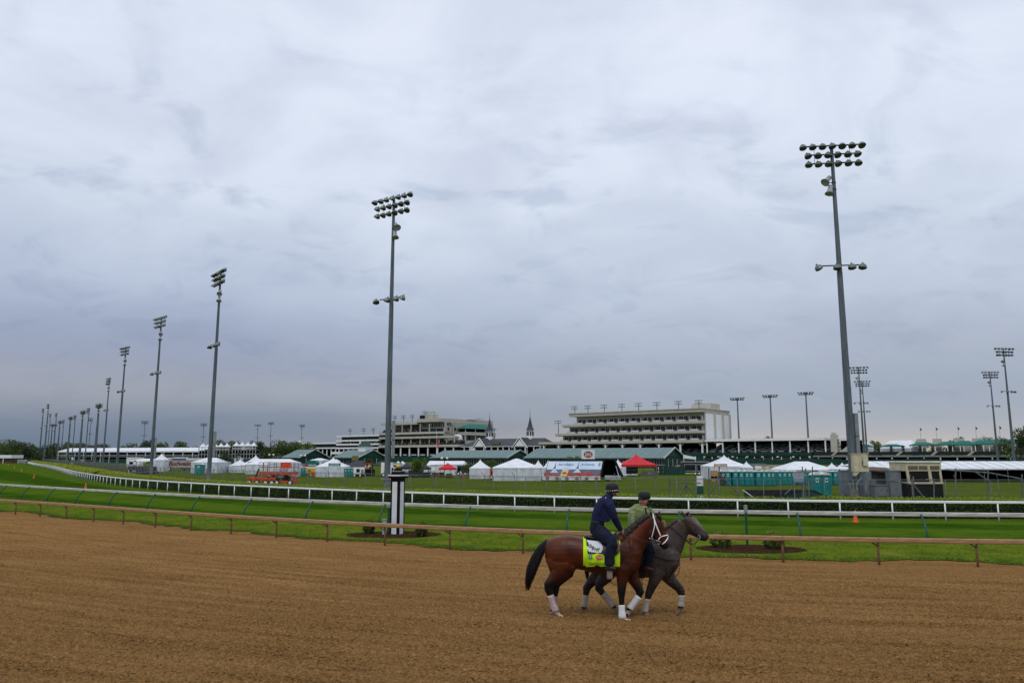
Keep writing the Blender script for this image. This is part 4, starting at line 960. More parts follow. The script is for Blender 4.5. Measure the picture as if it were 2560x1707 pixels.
T = [(1927,1081,560,24,F2),(2115,1093,520,30,F1),(2189,1096,470,30,F2),(2292,1091,480,34,F1),(2347,1096,480,26,F1),(2376,1090,480,20,F3),(2402,1086,480,28,F1),(2440,1084,470,24,F2),(2462,1082,470,30,F1),(2497,1086,460,28,F4),(2552,1062,300,60,F1),(2585,1070,310,50,F3)]
for i, (u, v, d, w, m) in enumerate(T): tree('broadleaf tree behind the right-hand stands, %s from the left' % ORD[i], u, v-1, d, w*1.3, m, 'trees behind the right stands', i+1)
tree('dark round conifer-like tree among the white tents on the left', 566, 1119, 175, 42, F3, None, 2)
tree('small green tree behind the two black canopies', 1045, 1135, 135, 50, F4, None, 0)
tree('small leafy tree left of the single white peaked tent', 1172, 1149, 140, 30, F4, 'small infield trees', 1)
tree('small leafy tree between the white peaked tent and the marquee', 1232, 1144, 142, 44, F1, 'small infield trees', 3)
tree('round leafy tree left of the beer banner', 1430, 1130, 150, 52, F1, 'small infield trees', 0)
tree('small dark tree before the cupola pavilion', 922, 1139, 190, 24, F3, 'small infield trees', 2)
for i, (u, v) in enumerate(((690,1139),(648,1132),(700,1142))): tree('low tree behind the scissor lift, %s of three' % ORD[i], u, v, 230+i*8, 26, (F1, F3, F4)[i], 'low trees behind the scissor lift', i)
# ------------------------------------------------------------ tents and canopies in the infield
def peak_roof(w, d, ze, zp, n=8, conc=1.45):
    mb = MB(); rings = []
    for i in range(n+1):
        f = i/n; k = (1-f)**conc if i < n else .015
        k = max(k, .015); z = ze+(zp-ze)*f
        rings.append([(-w/2*k,-d/2*k,z),(w/2*k,-d/2*k,z),(w/2*k,d/2*k,z),(-w/2*k,d/2*k,z)])
    vs = [p for r in rings for p in r]; fs = []
    for i in range(n):
        for j in range(4): a = i*4+j; b = i*4+(j+1) % 4; fs.append((a, b, b+4, a+4))
    fs.append(tuple(n*4+j for j in range(4))); return mb.add(vs, fs)
def wavy_wall(x0, x1, y, z0, z1, n=14, amp=.05, axis='x'):
    mb = MB(); vs = []; m = 5
    ph = RND.uniform(0, 6)
    for i in range(n+1):
        x = x0+(x1-x0)*i/n
        for j in range(m+1):
            f = j/m; o_ = amp*math.sin(i*1.7+ph)*math.sin(pi*min(1, (1-f)*.8+.05))*(1 if i not in (0, n) else 0)
            o_ += amp*.6*math.sin(i*.6+f*4+ph)*(1-f)
            vs.append((x, y+o_, z0+(z1-z0)*f) if axis == 'x' else (y+o_, x, z0+(z1-z0)*f))
    fs = [(i*(m+1)+j, (i+1)*(m+1)+j, (i+1)*(m+1)+j+1, i*(m+1)+j+1) for i in range(n) for j in range(m)]
    return mb.add(vs, fs)
def peaked_tent(label, u0, u1, vp, ve, vb=None, d=None, walls=True, roof=None, dp=None, rz=0, group=None, conc=1.45, wallmat=None, name='peaked_tent', valance=.18, front=True, legs=True):
    g, w, h = fit(u0, u1, vp, vb) if vb else fitd(u0, u1, vp, d)
    ze = P((u0+u1)/2, ve, g.y).z-GZ; dp = dp or w; zb0 = 0
    g = Vector((g.x, g.y+dp/2, GZ))
    root = thing(name, label, 'tent', g, rz, group); roof = roof or TENT
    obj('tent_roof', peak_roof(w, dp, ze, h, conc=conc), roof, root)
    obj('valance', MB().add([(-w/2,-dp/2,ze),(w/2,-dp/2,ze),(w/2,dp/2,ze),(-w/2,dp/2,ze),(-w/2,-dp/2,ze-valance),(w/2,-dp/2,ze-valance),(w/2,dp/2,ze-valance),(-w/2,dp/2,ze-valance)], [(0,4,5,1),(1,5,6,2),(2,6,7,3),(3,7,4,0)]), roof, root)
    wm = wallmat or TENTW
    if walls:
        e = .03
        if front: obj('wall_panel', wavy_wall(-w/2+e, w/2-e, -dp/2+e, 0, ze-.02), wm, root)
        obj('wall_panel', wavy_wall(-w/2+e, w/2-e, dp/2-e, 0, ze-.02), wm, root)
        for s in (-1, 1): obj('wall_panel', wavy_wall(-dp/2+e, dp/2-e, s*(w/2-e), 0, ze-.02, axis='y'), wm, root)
    if legs:
        for sx in (-1, 1):
            for sy in (-1, 1): obj('leg', MB().tube([(sx*(w/2-.06), sy*(dp/2-.08), 0),(sx*(w/2-.06), sy*(dp/2-.08), ze)], .035, 6), GREY if roof is not RED else M('pale_leg', (.6,.3,.28)), root)
    return root, w, dp, ze
def ridge_tent(label, u0, u1, vp, ve, vb=None, d=None, dp=6.0, ridge=.35, walls=True, roof=None, rz=0, group=None, open_front=False, seams=0, name='marquee'):
    g, w, h = fit(u0, u1, vp, vb) if vb else fitd(u0, u1, vp, d)
    ze = P((u0+u1)/2, ve, g.y).z-GZ; g = Vector((g.x, g.y+dp/2, GZ)); roof = roof or TENT
    root = thing(name, label, 'tent', g, rz, group); r = w*ridge/2
    m = MB(); m.add([(-w/2,-dp/2,ze),(w/2,-dp/2,ze),(w/2,dp/2,ze),(-w/2,dp/2,ze),(-r,0,h),(r,0,h),(-w/2,-dp/2,ze-.18),(w/2,-dp/2,ze-.18),(w/2,dp/2,ze-.18),(-w/2,dp/2,ze-.18)],
                    [(0,1,5,4),(1,2,5),(2,3,4,5),(3,0,4),(0,6,7,1),(1,7,8,2),(2,8,9,3),(3,9,6,0)]); rf = obj('tent_roof', m, roof, root)
    if seams:
        for i in range(1, seams):
            f = i/seams; x = -w/2+w*f; obj('roof_seam', MB().bar((x,-dp/2-.01,ze+.01),(max(-r, min(r, x)),0,h+.01),.05,.03), GREY, rf)
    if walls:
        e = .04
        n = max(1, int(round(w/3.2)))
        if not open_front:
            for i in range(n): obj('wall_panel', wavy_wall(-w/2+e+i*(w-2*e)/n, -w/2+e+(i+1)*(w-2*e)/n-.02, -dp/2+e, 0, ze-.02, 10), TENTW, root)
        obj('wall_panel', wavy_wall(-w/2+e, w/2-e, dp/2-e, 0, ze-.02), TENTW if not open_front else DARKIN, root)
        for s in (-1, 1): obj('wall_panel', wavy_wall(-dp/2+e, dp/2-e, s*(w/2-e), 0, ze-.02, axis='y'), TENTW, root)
    n = max(1, int(round(w/3.2)))
    for i in range(n+1): obj('leg', MB().tube([(-w/2+.04+i*(w-.08)/n,-dp/2-.0,0),(-w/2+.04+i*(w-.08)/n,-dp/2-.0,ze)], .03, 6), GREY, root)
    return root, w, dp, ze
WT = 'white tents in the infield'
peaked_tent('single white peaked tent with closed walls left of the big marquee', 1173, 1225.5, 1147.5, 1169.5, 1196.5, group=WT, conc=1.5)
ridge_tent('white marquee with four walled bays left of the beer trailer', 1230.5, 1354, 1146, 1168.5, 1201.5, dp=6.5, ridge=.05, group=WT)
peaked_tent('white peaked tent just behind the marquee, left of a close pair', 1331, 1361, 1149, 1169, None, 128, group=WT)
peaked_tent('white peaked tent just behind the marquee, right of a close pair', 1358, 1384, 1149, 1169, None, 130, group=WT)
peaked_tent('white peaked tent peeping out behind the black trailer canopy', 1530, 1566, 1147, 1168, 1189, group=WT)
peaked_tent('tall white peaked tent behind the right-hand toilet row', 1774, 1873, 1137, 1165, None, 122, group=WT, conc=1.5)
peaked_tent('small white peaked tent at the right shoulder of a tall white one', 1856, 1882, 1152, 1168, None, 116, group=WT)
ridge_tent('broad white hip-roofed marquee behind the toilets right of centre', 1964, 2090, 1153.5, 1174, None, 104, dp=7, ridge=.28, group=WT)
peaked_tent('white twin-tipped tent, left tip, beside the nearest light pole', 2070, 2098, 1155.5, 1172, None, 104, group=WT)
peaked_tent('white twin-tipped tent, right tip, beside the nearest light pole', 2095, 2126, 1155.5, 1172, None, 104, group=WT)
peaked_tent('white peaked tent carrying a teal food sign', 787, 860, 1143, 1165.5, 1192, group=WT)
ridge_tent('white frame tent directly behind the scissor lift', 668, 733, 1147, 1157, 1192, dp=5, ridge=.4, group=WT)
ridge_tent('low white tent left of the scissor lift', 612, 668, 1150, 1160, 1185, dp=5, ridge=.3, group=WT)
ridge_tent('long low white tent left of the scissor lift, behind the others', 620, 700, 1147, 1153, None, 165, dp=8, ridge=.6, group=WT)
peaked_tent('white peaked tent right of the dark round tree', 599, 657, 1137, 1162, 1181, group=WT)
peaked_tent('lower white peaked tent touching the one right of the dark tree', 571, 612, 1147, 1163, 1181, group=WT)
peaked_tent('small distant white peaked tent above the dark tree tents', 586, 603, 1139, 1147, None, 210, group=WT)
peaked_tent('white peaked tent behind the beer lettering trailer', 384, 412, 1132, 1149, None, 185, group=WT)
ridge_tent('flat white tent behind the beer lettering trailer at its right', 478, 545, 1144, 1155, None, 168, dp=8, ridge=.4, group=WT)
ridge_tent('white tent right of the teal toilet near the second pole', 528, 552, 1154, 1160, 1170, dp=5, ridge=.3, group=WT)
ridge_tent('low white food tent left of the beer lettering trailer', 325, 376, 1146, 1152, None, 200, dp=7, ridge=.5, group=WT, walls=False)
peaked_tent('far white peaked tent at the left, smaller of two neighbours', 267, 283, 1138, 1146, 1155, group=WT)
peaked_tent('far white peaked tent at the left, larger of two neighbours', 244, 263, 1137, 1147, 1155, group=WT)
peaked_tent('lone tiny white peaked tent at the far left behind the poles', 168, 181, 1138, 1146, 1150, group=WT)
peaked_tent('tiny white peaked tent beside the barns at the far left', 33, 47, 1138, 1143, 1147, group=WT)
peaked_tent('tiny white peaked tent near the third pole from the left group', 296, 306, 1143, 1148, 1152, group=WT)
ridge_tent('white hip tent before the left pavilion', 775, 808, 1145, 1150, None, 180, dp=6, ridge=.3, group=WT)
peaked_tent('small white peaked tent left of the black stall roof', 833, 848, 1147, 1152, None, 175, group=WT)
peaked_tent('small white peaked tent near the second light pole, left of a pair', 989, 1001, 1151, 1158, None, 170, group=WT)
peaked_tent('small white peaked tent near the second light pole, right of a pair', 1000, 1012, 1151, 1158, None, 172, group=WT)
ridge_tent('white walled tent between the black canopies and the red canopy', 1066, 1106, 1152, 1162, 1186, dp=8, ridge=.9, group=WT)
ridge_tent('long low white tent roof behind the red pop-up canopy', 1089, 1165, 1152, 1160, None, 150, dp=8, ridge=.8, group=WT)
ridge_tent('long white tent with open dark front stretching off to the right edge', 2166, 2700, 1153, 1170.5, 1205, dp=10, ridge=.93, group=WT, open_front=True, seams=18)
# coloured canopies
peaked_tent('large red peaked tent with open sides beside black drink banners', 1554.5, 1643, 1134, 1161, 1189, walls=False, roof=RED, group='coloured canopies', conc=1.45, valance=.35, name='red_tent')
peaked_tent('small red pop-up canopy between the black canopies and the white peaked tent', 1096, 1138.5, 1157, 1170, 1193, walls=False, roof=RED, group='coloured canopies', conc=1.1, valance=.3, name='popup_canopy')
BLK = M('black_canvas', (.02,.022,.026), .6, .2, 2)
peaked_tent('black pop-up canopy nearest the second light pole', 997, 1032, 1157, 1168, 1192, walls=False, roof=BLK, group='coloured canopies', conc=1.15, valance=.3, name='popup_canopy')
peaked_tent('black pop-up canopy right of its twin, before the small green tree', 1031, 1073.5, 1157, 1169, 1192, walls=False, roof=BLK, group='coloured canopies', conc=1.15, valance=.3, name='popup_canopy')
peaked_tent('dark roofed open kiosk left of the second light pole', 928, 972, 1151, 1162, 1190, walls=False, roof=BLK, group='coloured canopies', conc=1.1, name='kiosk_canopy')
g, w, h = fit(1005, 1075, 1180, 1193.5); t = thing('draped_table', 'long black-draped table under the black pop-up canopies', 'table', g)
obj('drape', wavy_wall(-w/2, w/2, 0, 0, h, 20, .03).add([(-w/2,0,h),(w/2,0,h),(w/2,.9,h),(-w/2,.9,h)], [(0,1,2,3)]), BLK, t)
obj('printed_mark', MB().box(-.5,.5,-.09,-.08,.3,.36), GREY, t)
g, w, h = fit(1582, 1642, 1162, 1188); g.y += 1.2; t = thing('red_umbrella', 'flat red umbrella under the eave of the red peaked tent', 'umbrella', g)
obj('canopy', MB().lathe([(2.1,1.75),(1.2,2.0),(.1,2.15)], 8), M('bright_red_cloth', (.75,.02,.02), .6), t); obj('pole', MB().tube([(0,0,0),(0,0,2.15)], .03, 6), GREY, t)
def panel_sign(label, u0, u1, vt, vb, mat, d=None, name='banner', words=(), group=None):
    g = Gd((u0+u1)/2, vb) if d is None else P((u0+u1)/2, 1140, d); dd = g.y
    zt = P(u0, vt, dd).z-GZ; zb = max(.02, P(u0, vb, dd).z-GZ); w = (u1-u0)*mpp(u0, vb, dd)
    root = thing(name, label, 'banner' if name == 'banner' else 'sign', (g.x, dd, GZ), 0, group)
    obj('panel', MB().box(-w/2, w/2, -.03, .03, zb, zt), mat, root)
    if zb > .3:
        for s in (-1, 1): obj('post', MB().tube([(s*(w/2-.03), .06, 0),(s*(w/2-.03), .06, zt+.05)], .03, 6), GREY, root)
    for (s, m, x0, x1, z0, z1, b) in words: text('lettering', s, m, root, -w/2+w*x0, -w/2+w*x1, zb+(zt-zb)*z0, zb+(zt-zb)*z1, -.04, b)
    return root, w, zb, zt
panel_sign('black banner with white rum lettering under the red tent', 1566, 1595, 1167, 1190.5, BLACK, words=[('BACARDÍ', WHITE, -.02, .98, .08, .34, .02), ('BACARDÍ', DKGREY, .0, .96, .58, .80, .02)])
panel_sign('grey banner with faint lettering at the right foot of the red tent', 1603, 1643, 1176.5, 1189.5, M('grey_banner', (.09,.095,.10), .6), words=[('BAR', GREY, .42, .66, .3, .75, .01)])
panel_sign('teal food sign over the white peaked tent', 822, 852, 1157.5, 1165, TEAL, d=126, name='food_sign', words=[('HOT DOG', WHITE, .12, .88, .2, .8, .015)])
panel_sign('brown wooden food sign in front of the tall white tent', 1784, 1817, 1159, 1166, M('orange_wood', (.40,.24,.12), .7), d=112, name='food_sign', words=[('Kettle Corn', WHITE, .12, .9, .2, .85, .02)])
BW = M('banner_white', (.72,.74,.80), .6, .05, 2); BRED = M('label_red', (.26,.012,.016), .5); BGOLD = M('label_gold', (.55,.40,.10), .5)
def beer_badge(root, x, z, s, y):
    """red oval crest with white words on a white cloth"""
    m = MB(); m.add([(x+.5*s*cos(2*pi*i/20)*(1+.08*cos(4*pi*i/20)), y, z+.36*s*sin(2*pi*i/20)) for i in range(20)], [tuple(range(20))]); b = obj('crest', m, BRED, root)
    m = MB(); m.add([(x+.56*s*cos(2*pi*i/20), y+.004, z+.42*s*sin(2*pi*i/20)) for i in range(20)], [tuple(range(20))]); obj('crest_border', m, BGOLD, root)
    if s > 1: text('lettering', 'STELLA', WHITE, b, x-.36*s, x+.36*s, z+.02*s, z+.2*s, y-.01, .03); text('lettering', 'ARTOIS', WHITE, b, x-.4*s, x+.4*s, z-.2*s, z-.02*s, y-.01, .03)
    else: text('lettering', 'STELLA', WHITE, b, x-.36*s, x+.36*s, z-.12*s, z+.12*s, y-.01, .02)
r_, w, zb, zt = panel_sign('white beer banner held up on two posts behind the trailer', 1454, 1487, 1124, 1147, BW, d=116)
beer_badge(r_, 0, (zb+zt)/2, w*.62, -.045)
# ------------------------------------------------------------ beer trailer with the sloping printed board
g = Gd(1440, 1203); D = g.y+1.6; t = thing('beer_trailer', 'display trailer with a sloping printed beer board and black folded canopy', 'trailer', (g.x, D, GZ), rad(-3))
k = mpp(1440, 1190, D)
def X(u): return (u-1440)*k
def Zb(v): return P(1440, v, D).z-GZ
z0, z1 = Zb(1189), Zb(1153); x0, x1 = X(1365), X(1503)
def bd(f, hgt, off=.0):     # point on the board: f along, hgt 0..1 up the slope
    return (x0+(x1-x0)*f+.55*hgt, -.9+1.3*hgt-off*.9, z0+(z1-z0)*hgt+off*.4)
obj('board_frame', MB().add([bd(-.008,-.03),bd(1.01,-.03),bd(1.01,1.08),bd(-.008,1.08),bd(-.008,-.03,-.12),bd(1.01,-.03,-.12),bd(1.01,1.08,-.12),bd(-.008,1.08,-.12)], [(0,1,2,3),(7,6,5,4),(0,4,5,1),(1,5,6,2),(2,6,7,3),(3,7,4,0)]), BLACK, t)
SKYB = M('printed_sky', (.33,.50,.74), .5, .18, .35, col2=(.62,.70,.80)); BARN = M('printed_roof', (.10,.12,.19), .6, .15, 1); TULIP = M('printed_red_flowers', (.40,.05,.03), .7, .4, 3, col2=(.16,.03,.03))
def patch(name, mat, f0, f1, h0, h1, off=.02): return obj(name, MB().face([bd(f0,h0,off),bd(f1,h0,off),bd(f1,h1,off),bd(f0,h1,off)]), mat, t)
patch('printed_sky', SKYB, 0, 1, .45, 1); patch('printed_grandstand', BARN, 0, 1, .0, .45)
mb = MB(); n = 60; rr = random.Random(4); top = [max(.06, .16+.12*math.sin(i*.55)+rr.uniform(-.05,.05)+(.08 if 30 < i < 48 else 0)) if not 12 < i < 20 else .07 for i in range(n+1)]
for i in range(n): mb.face([bd(i/n,0,.03),bd((i+1)/n,0,.03),bd((i+1)/n,top[i+1],.03),bd(i/n,top[i],.03)])
obj('printed_flowers', mb, TULIP, t)
for f in (.13, .545):
    obj('printed_spire', MB().face([bd(f-.02,.5,.04),bd(f+.03,.5,.04),bd(f+.02,.68,.04),bd(f+.012,1.0,.04),bd(f+.004,.68,.04)]), BARN, t)
    obj('printed_gable', MB().face([bd(f-.06,.22,.045),bd(f+.09,.22,.045),bd(f+.015,.5,.045)]), M('printed_white', (.5,.53,.60), .6), t)
gl = obj('printed_glass', MB().face([bd(.27,.0,.05),bd(.39,.0,.05),bd(.405,.5,.05),bd(.295,.5,.05)]), M('printed_beer', (.60,.42,.12), .5), t)
obj('glass_foam', MB().face([bd(.29,.36,.055),bd(.40,.36,.055),bd(.405,.5,.055),bd(.295,.5,.055)]), M('printed_white', (.5,.53,.60)), gl)
obj('glass_crest', MB().face([bd(.305,.12,.06),bd(.37,.12,.06),bd(.375,.26,.06),bd(.31,.26,.06)]), BRED, gl)
INK = M('dark_ink', (.06,.08,.14), .6)
for s, f0, f1 in (('Best of Belgium.', .20, .475), ('And Kentucky.', .605, .85)):
    co, fs = text_mesh(s, 0.0, .25); me = bpy.data.meshes.new('lettering'); me.from_pydata([bd(f0+(f1-f0)*c[0], .68+.17*c[1], .06) for c in co], [], fs); me.update(); link('lettering', me, INK, t)
obj('printed_emblem', MB().add([bd(.935+.022*cos(2*pi*i/16), .79+.13*sin(2*pi*i/16), .06) for i in range(16)], [tuple(range(16))]), M('emblem_teal', (.12,.36,.38), .5), t)
zs0 = Zb(1199)
sk_ = obj('skirt_banner', wavy_wall(X(1359), X(1502), -1.05, zs0, z0-.02, 26, .04), BW, t)
for i in range(6): beer_badge(sk_, X(1371+i*24.2), (zs0+z0)/2, .5, -1.14)
# black canopy end
xa, xb = X(1503), X(1556); zt = Zb(1149)
obj('canopy_shell', MB().add([(xa-.1,-.9,.55),(xa+.55,.4,zt),(X(1539),.4,zt),(xb,-.9,z0-.05),(xa+.9,2.0,.55),(xa+.55,.6,zt+.02),(X(1539),.6,zt+.02),(xb-.2,2.2,z0)], [(0,1,5,4),(1,2,6,5),(2,3,7,6)]), BLACK, t)
obj('canopy_edge', MB().bar((xa+.02,-.95,.6),(xa+.6,.3,zt),.25,.25).bar((X(1539),.3,zt),(xb,-.95,z0-.05),.3,.25).bar((xa+.55,.35,zt),(X(1539),.35,zt),.2,.2), BLACK, t)
obj('canopy_back', MB().face([(xa+.5,1.7,.5),(xb-.3,1.9,.5),(X(1539),.62,zt),(xa+.6,.62,zt)]), DARKIN, t)
obj('counter_front', wavy_wall(X(1513), X(1553), -.85, Zb(1198), Zb(1187.5), 6, .02), M('silver_cloth', (.42,.44,.46), .5), t)
obj('chassis', MB().box(X(1385), X(1552), -.2, 1.4, .32, .52).bar((X(1552),.6,.4),(X(1566),.6,.4),.12), BLACK, t)
for u in (1422, 1434, 1520):
    wh = obj('wheel', MB().tube([(0,-.28,0),(0,-.05,0)], .36, 14), RUBBER, t, (X(u),0,.36)); obj('hub', MB().tube([(0,-.31,0),(0,-.29,0)], .16, 10), GREY, wh)
for u in (1440, 1452): obj('stabiliser', MB().bar((X(u)-.15,-.5,0),(X(u),-.5,.4),.05).bar((X(u)+.15,-.5,0),(X(u),-.5,.4),.05), GREY, t)
# ------------------------------------------------------------ concession trailer, lettered trailer, scissor lift
def wheel(root, x, y, z, r, mat=RUBBER):
    wh = obj('wheel', MB().tube([(0,-.12,0),(0,.12,0)], r, 16), mat, root, (x,y,z)); obj('rim', MB().tube([(0,-.14,0),(0,-.12,0)], r*.58, 12), WHITE, wh); return wh
g, w, h = fit(1709, 1773, 1153, 1187); t = thing('concession_trailer', 'black concession trailer with two silver-framed serving hatches', 'trailer', g)
obj('body', MB().box(-w/2, w/2, 0, 2.2, .35, h-.2), M('black_gloss', (.012,.012,.014), .3), t); obj('roof', MB().box(-w/2-.08, w/2+.08, -.08, 2.28, h-.2, h), GREY, t)
for s in (-1, 1):
    x0, x1 = (-w/2+.15, -.08) if s < 0 else (.08, w/2-.15)
    f = obj('hatch_frame', MB().box(x0, x1, -.06, -.005, .75, .85).box(x0, x1, -.06, -.005, h-.62, h-.52).box(x0, x0+.09, -.06, -.005, .85, h-.62).box(x1-.09, x1, -.06, -.005, .85, h-.62), M('silver_trim', (.40,.41,.42), .4, metal=.4), t)
    obj('hatch_pane', MB().box(x0+.09, x1-.09, -.03, -.008, .85, h-.62), GLASS, f)
obj('lower_trim', MB().box(-w/2, w/2, -.04, -.005, .33, .42), WHITE, t)
for x in (-.25, .55): wheel(t, x, -.02, .32, .32)
obj('fender', MB().tube([(-.7,.0,.35),(-.55,.0,.7),(.85,.0,.7),(1.0,.0,.35)], .05, 6), GREY, t)
g = Gd(1690, 1187); t = thing('tow_generator', 'small tow-behind machine with a beige hood left of the concession trailer', 'machine', g)
obj('hood', MB().prism([(-.3,1.0),(.7,1.2),(.9,1.9),(.1,1.75)], 0, .7), M('beige_hood', (.36,.24,.13), .6), t); obj('frame', MB().bar((-.5,.3,.3),(.6,.3,.9),.1).bar((-1.0,.3,.25),(1.0,.3,.25),.1).bar((-.2,.3,.25),(.2,.3,1.2),.12), GREY, t)
obj('platform', MB().box(-2.0,-.4,-.3,.8,.1,.26), WHITE, t); wheel(t, .1, -.05, .28, .28)
g, w, h = fit(387, 504, 1150, 1176); t = thing('lettered_trailer', 'long silver trailer with red beer lettering at the left', 'trailer', g)
obj('body', MB().box(-w/2, w/2, 0, 2.5, .7, h), M('pale_trailer_skin', (.36,.36,.35), .45, .1, .5), t); obj('top_rail', MB().box(-w/2, w/2, -.03, -.004, h-.12, h-.02), GREY, t); obj('bottom_rail', MB().box(-w/2, w/2, -.03, -.004, .7, .85), GREY, t)
text('lettering', 'Budweiser', M('lettering_red', (.17,.015,.02), .6), t, -w*.22, w*.36, .7+(h-.7)*.28, .7+(h-.7)*.86, -.02, .03, .35)
for x in (-w*.28, -w*.2, w*.3, w*.38): wheel(t, x, .05, .48, .48)
obj('landing_gear', MB().bar((w*.1,.4,0),(w*.1,.4,.7),.12).bar((w*.14,.4,0),(w*.14,.4,.7),.12), GREY, t)
obj('fender_skirt', MB().box(-w*.35,-w*.13,-.02,.1,.9,1.15), GREY, t)
def scissor(u0, u1, vt, vb, label):
    g, w, h = fit(u0, u1, vt, vb); t = thing('scissor_lift', label, 'scissor lift', g)
    zd = h*.5
    obj('chassis', MB().box(-w*.42, w*.48, .3, 1.9, .35, .62).box(-w*.42,-w*.22,.2,2.0,.3,1.0).box(w*.42,w*.49,.2,2.0,.25,1.05), ORANGE, t)
    obj('engine_cover', MB().box(-w*.20,-w*.04,.15,.3,.3,1.05), ORANGE, t)
    for x in (-w*.30, -w*.12, w*.02, w*.40): wheel(t, x, .25, .36, .36)
    sc_ = MB()
    for i in range(3):
        za = .62+i*(zd-.72)/3; zc = za+(zd-.72)/3
        for y in (.5, 1.7): sc_.bar((-w*.3,y,za),(w*.4,y,zc),.08,.1); sc_.bar((w*.4,y,za),(-w*.3,y,zc),.08,.1)
    obj('scissor_arms', sc_, BLACK, t)
    obj('deck', MB().box(-w*.5, w*.5, .15, 2.05, zd-.1, zd+.28), ORANGE, t)
    obj('deck_plate', MB().box(-w*.46, w*.46, .14, .148, zd, zd+.18), M('orange_fade', (.45,.12,.06)), t)
    m = MB()
    for x in (-w*.5, -w*.38, -w*.2, -.05, w*.12, w*.3, w*.495):
        for y in (.18, 2.02): m.tube([(x,y,zd+.28),(x,y,h)], .03, 5)
    for z in (h, zd+.28+(h-zd-.28)*.5):
        for y in (.18, 2.02): m.tube([(-w*.5,y,z),(w*.495,y,z)], .03, 5)
        for x in (-w*.5, w*.495): m.tube([(x,.18,z),(x,2.02,z)], .03, 5)
    obj('guard_rail', m, M('dark_red_rail', (.20,.035,.025), .5), t); obj('control_panel', MB().box(w*.13, w*.40, .1, .16, zd+.72, h-.02), ORANGE, t)
    obj('tarp', MB().add([(w*.0,.16,zd+.3),(w*.28,.16,zd+.3),(w*.34,.9,zd+.55),(w*.1,.9,zd+.8)], [(0,1,2,3)]), GREY, t)
scissor(644, 733, 1156, 1213.5, 'orange scissor lift with railed platform behind the hedge on the left')
g, w, h = fit(612, 645, 1163, 1212); t = thing('orange_lift', 'low orange lift partly hidden left of the large scissor lift', 'scissor lift', Vector((g.x, g.y+.6, GZ)))
obj('chassis', MB().box(-w/2,w/2,0,1.6,.3,.95), ORANGE, t); obj('mast', MB().bar((0,.8,.9),(.4,.8,2.0),.2), DKGREY, t); [wheel(t, x, 0, .34, .34) for x in (-w*.3, w*.3)]
# teal-topped corn stand
g, w, h = fit(755, 784, 1151, 1188); t = thing('food_trailer', 'small white food trailer with a teal barrel roof and sign', 'trailer', Vector((g.x, g.y+2, GZ)))
obj('body', MB().box(-w/2,w/2,0,2,.4,h*.62), WHITE, t); m = MB(); m.prism([(-w/2,h*.62),(w/2,h*.62),(w/2,h*.85),(w*.35,h),(-w*.3,h),(-w/2,h*.8)], -.1, 2.1); obj('barrel_roof', m, AWN, t)
text('lettering', 'ROASTED CORN', WHITE, t, -w*.22, w*.46, h*.64, h*.74, -.13, .03); obj('red_panel', MB().box(-w/2+.1,-w*.3,-.12,-.105,h*.64,h*.8), RED, t); wheel(t, 0, 0, .3, .3)
# stalls between the toilets and the second pole
g, w, h = fit(857, 907, 1151, 1190); t = thing('black_stall', 'stall with a sloping black roof right of the food sign tent', 'stall', Vector((g.x, g.y+2.5, GZ)))
obj('roof', MB().add([(-w/2,-1.5,h*.62),(w/2,-1.5,h*.62),(w*.42,1.2,h),(-w*.1,1.2,h)], [(0,1,2,3)]), BLK, t); obj('walls', MB().box(-w*.4,w*.4,-1,1,0,h*.6), DKGREY, t)
g, w, h = fit(879, 907.5, 1168, 1192); t = thing('white_utility_trailer', 'white rounded utility trailer with a dark window right of the three toilets', 'trailer', g)
m = MB(); m.prism([(-w/2,.5),(w/2,.5),(w/2,h-.25),(w/2-.2,h),(-w/2+.2,h),(-w/2,h-.25)], 0, 1.6); obj('body', m, WHITE, t); obj('window', MB().box(-w*.1,w*.2,-.04,-.005,h*.5,h*.85), GLASS, t); obj('grey_end', MB().box(w*.3,w*.499,-.03,-.004,.5,h*.8), GREY, t); obj('skirt', MB().box(-w*.45,w*.45,.1,1.5,.1,.5), BLACK, t); [wheel(t, x, .05, .28, .28) for x in (-w*.25,w*.25)]
g, w, h = fit(906, 930, 1153, 1190); t = thing('food_stall', 'dark food stall with a cluttered colourful sign band', 'stall', Vector((g.x, g.y+1, GZ)))
obj('body', MB().box(-w/2,w/2,0,2,0,h*.45), BLACK, t); b_ = obj('sign_band', MB().box(-w/2,w/2,-.05,.05,h*.45,h*.9), TIMBER, t)
rr = random.Random(9)
for i in range(16): x = rr.uniform(-w*.45,w*.38); z = h*rr.uniform(.48,.84); obj('picture_card', MB().box(x,x+.3,-.09-.004*i,-.06-.004*i,z,z+.22), (WHITE,RED,YELLOW,GREEN)[i % 4], b_)
g, w, h = fit(880, 898, 1139, 1150); root, w, zb, zt = panel_sign('green and red picture board above the black stall', 880, 896, 1139, 1150, M('picture_board', (.25,.12,.04), .6, .5, 1.2, col2=(.07,.14,.03)), d=150, name='picture_board')
g, w, h = fit(952, 984, 1156, 1192); t = thing('white_truck', 'white box truck partly behind the second light pole', 'truck', g)
obj('box_body', MB().box(-w/2,w*.3,0,2.2,.6,h), WHITE, t); obj('cab', MB().box(w*.3,w/2,.1,2.1,.5,h*.7), WHITE, t); obj('cab_window', MB().box(w*.33,w*.47,.06,.095,h*.42,h*.64), GLASS, t); [wheel(t, x, .05, .38, .38) for x in (-w*.3,w*.4)]
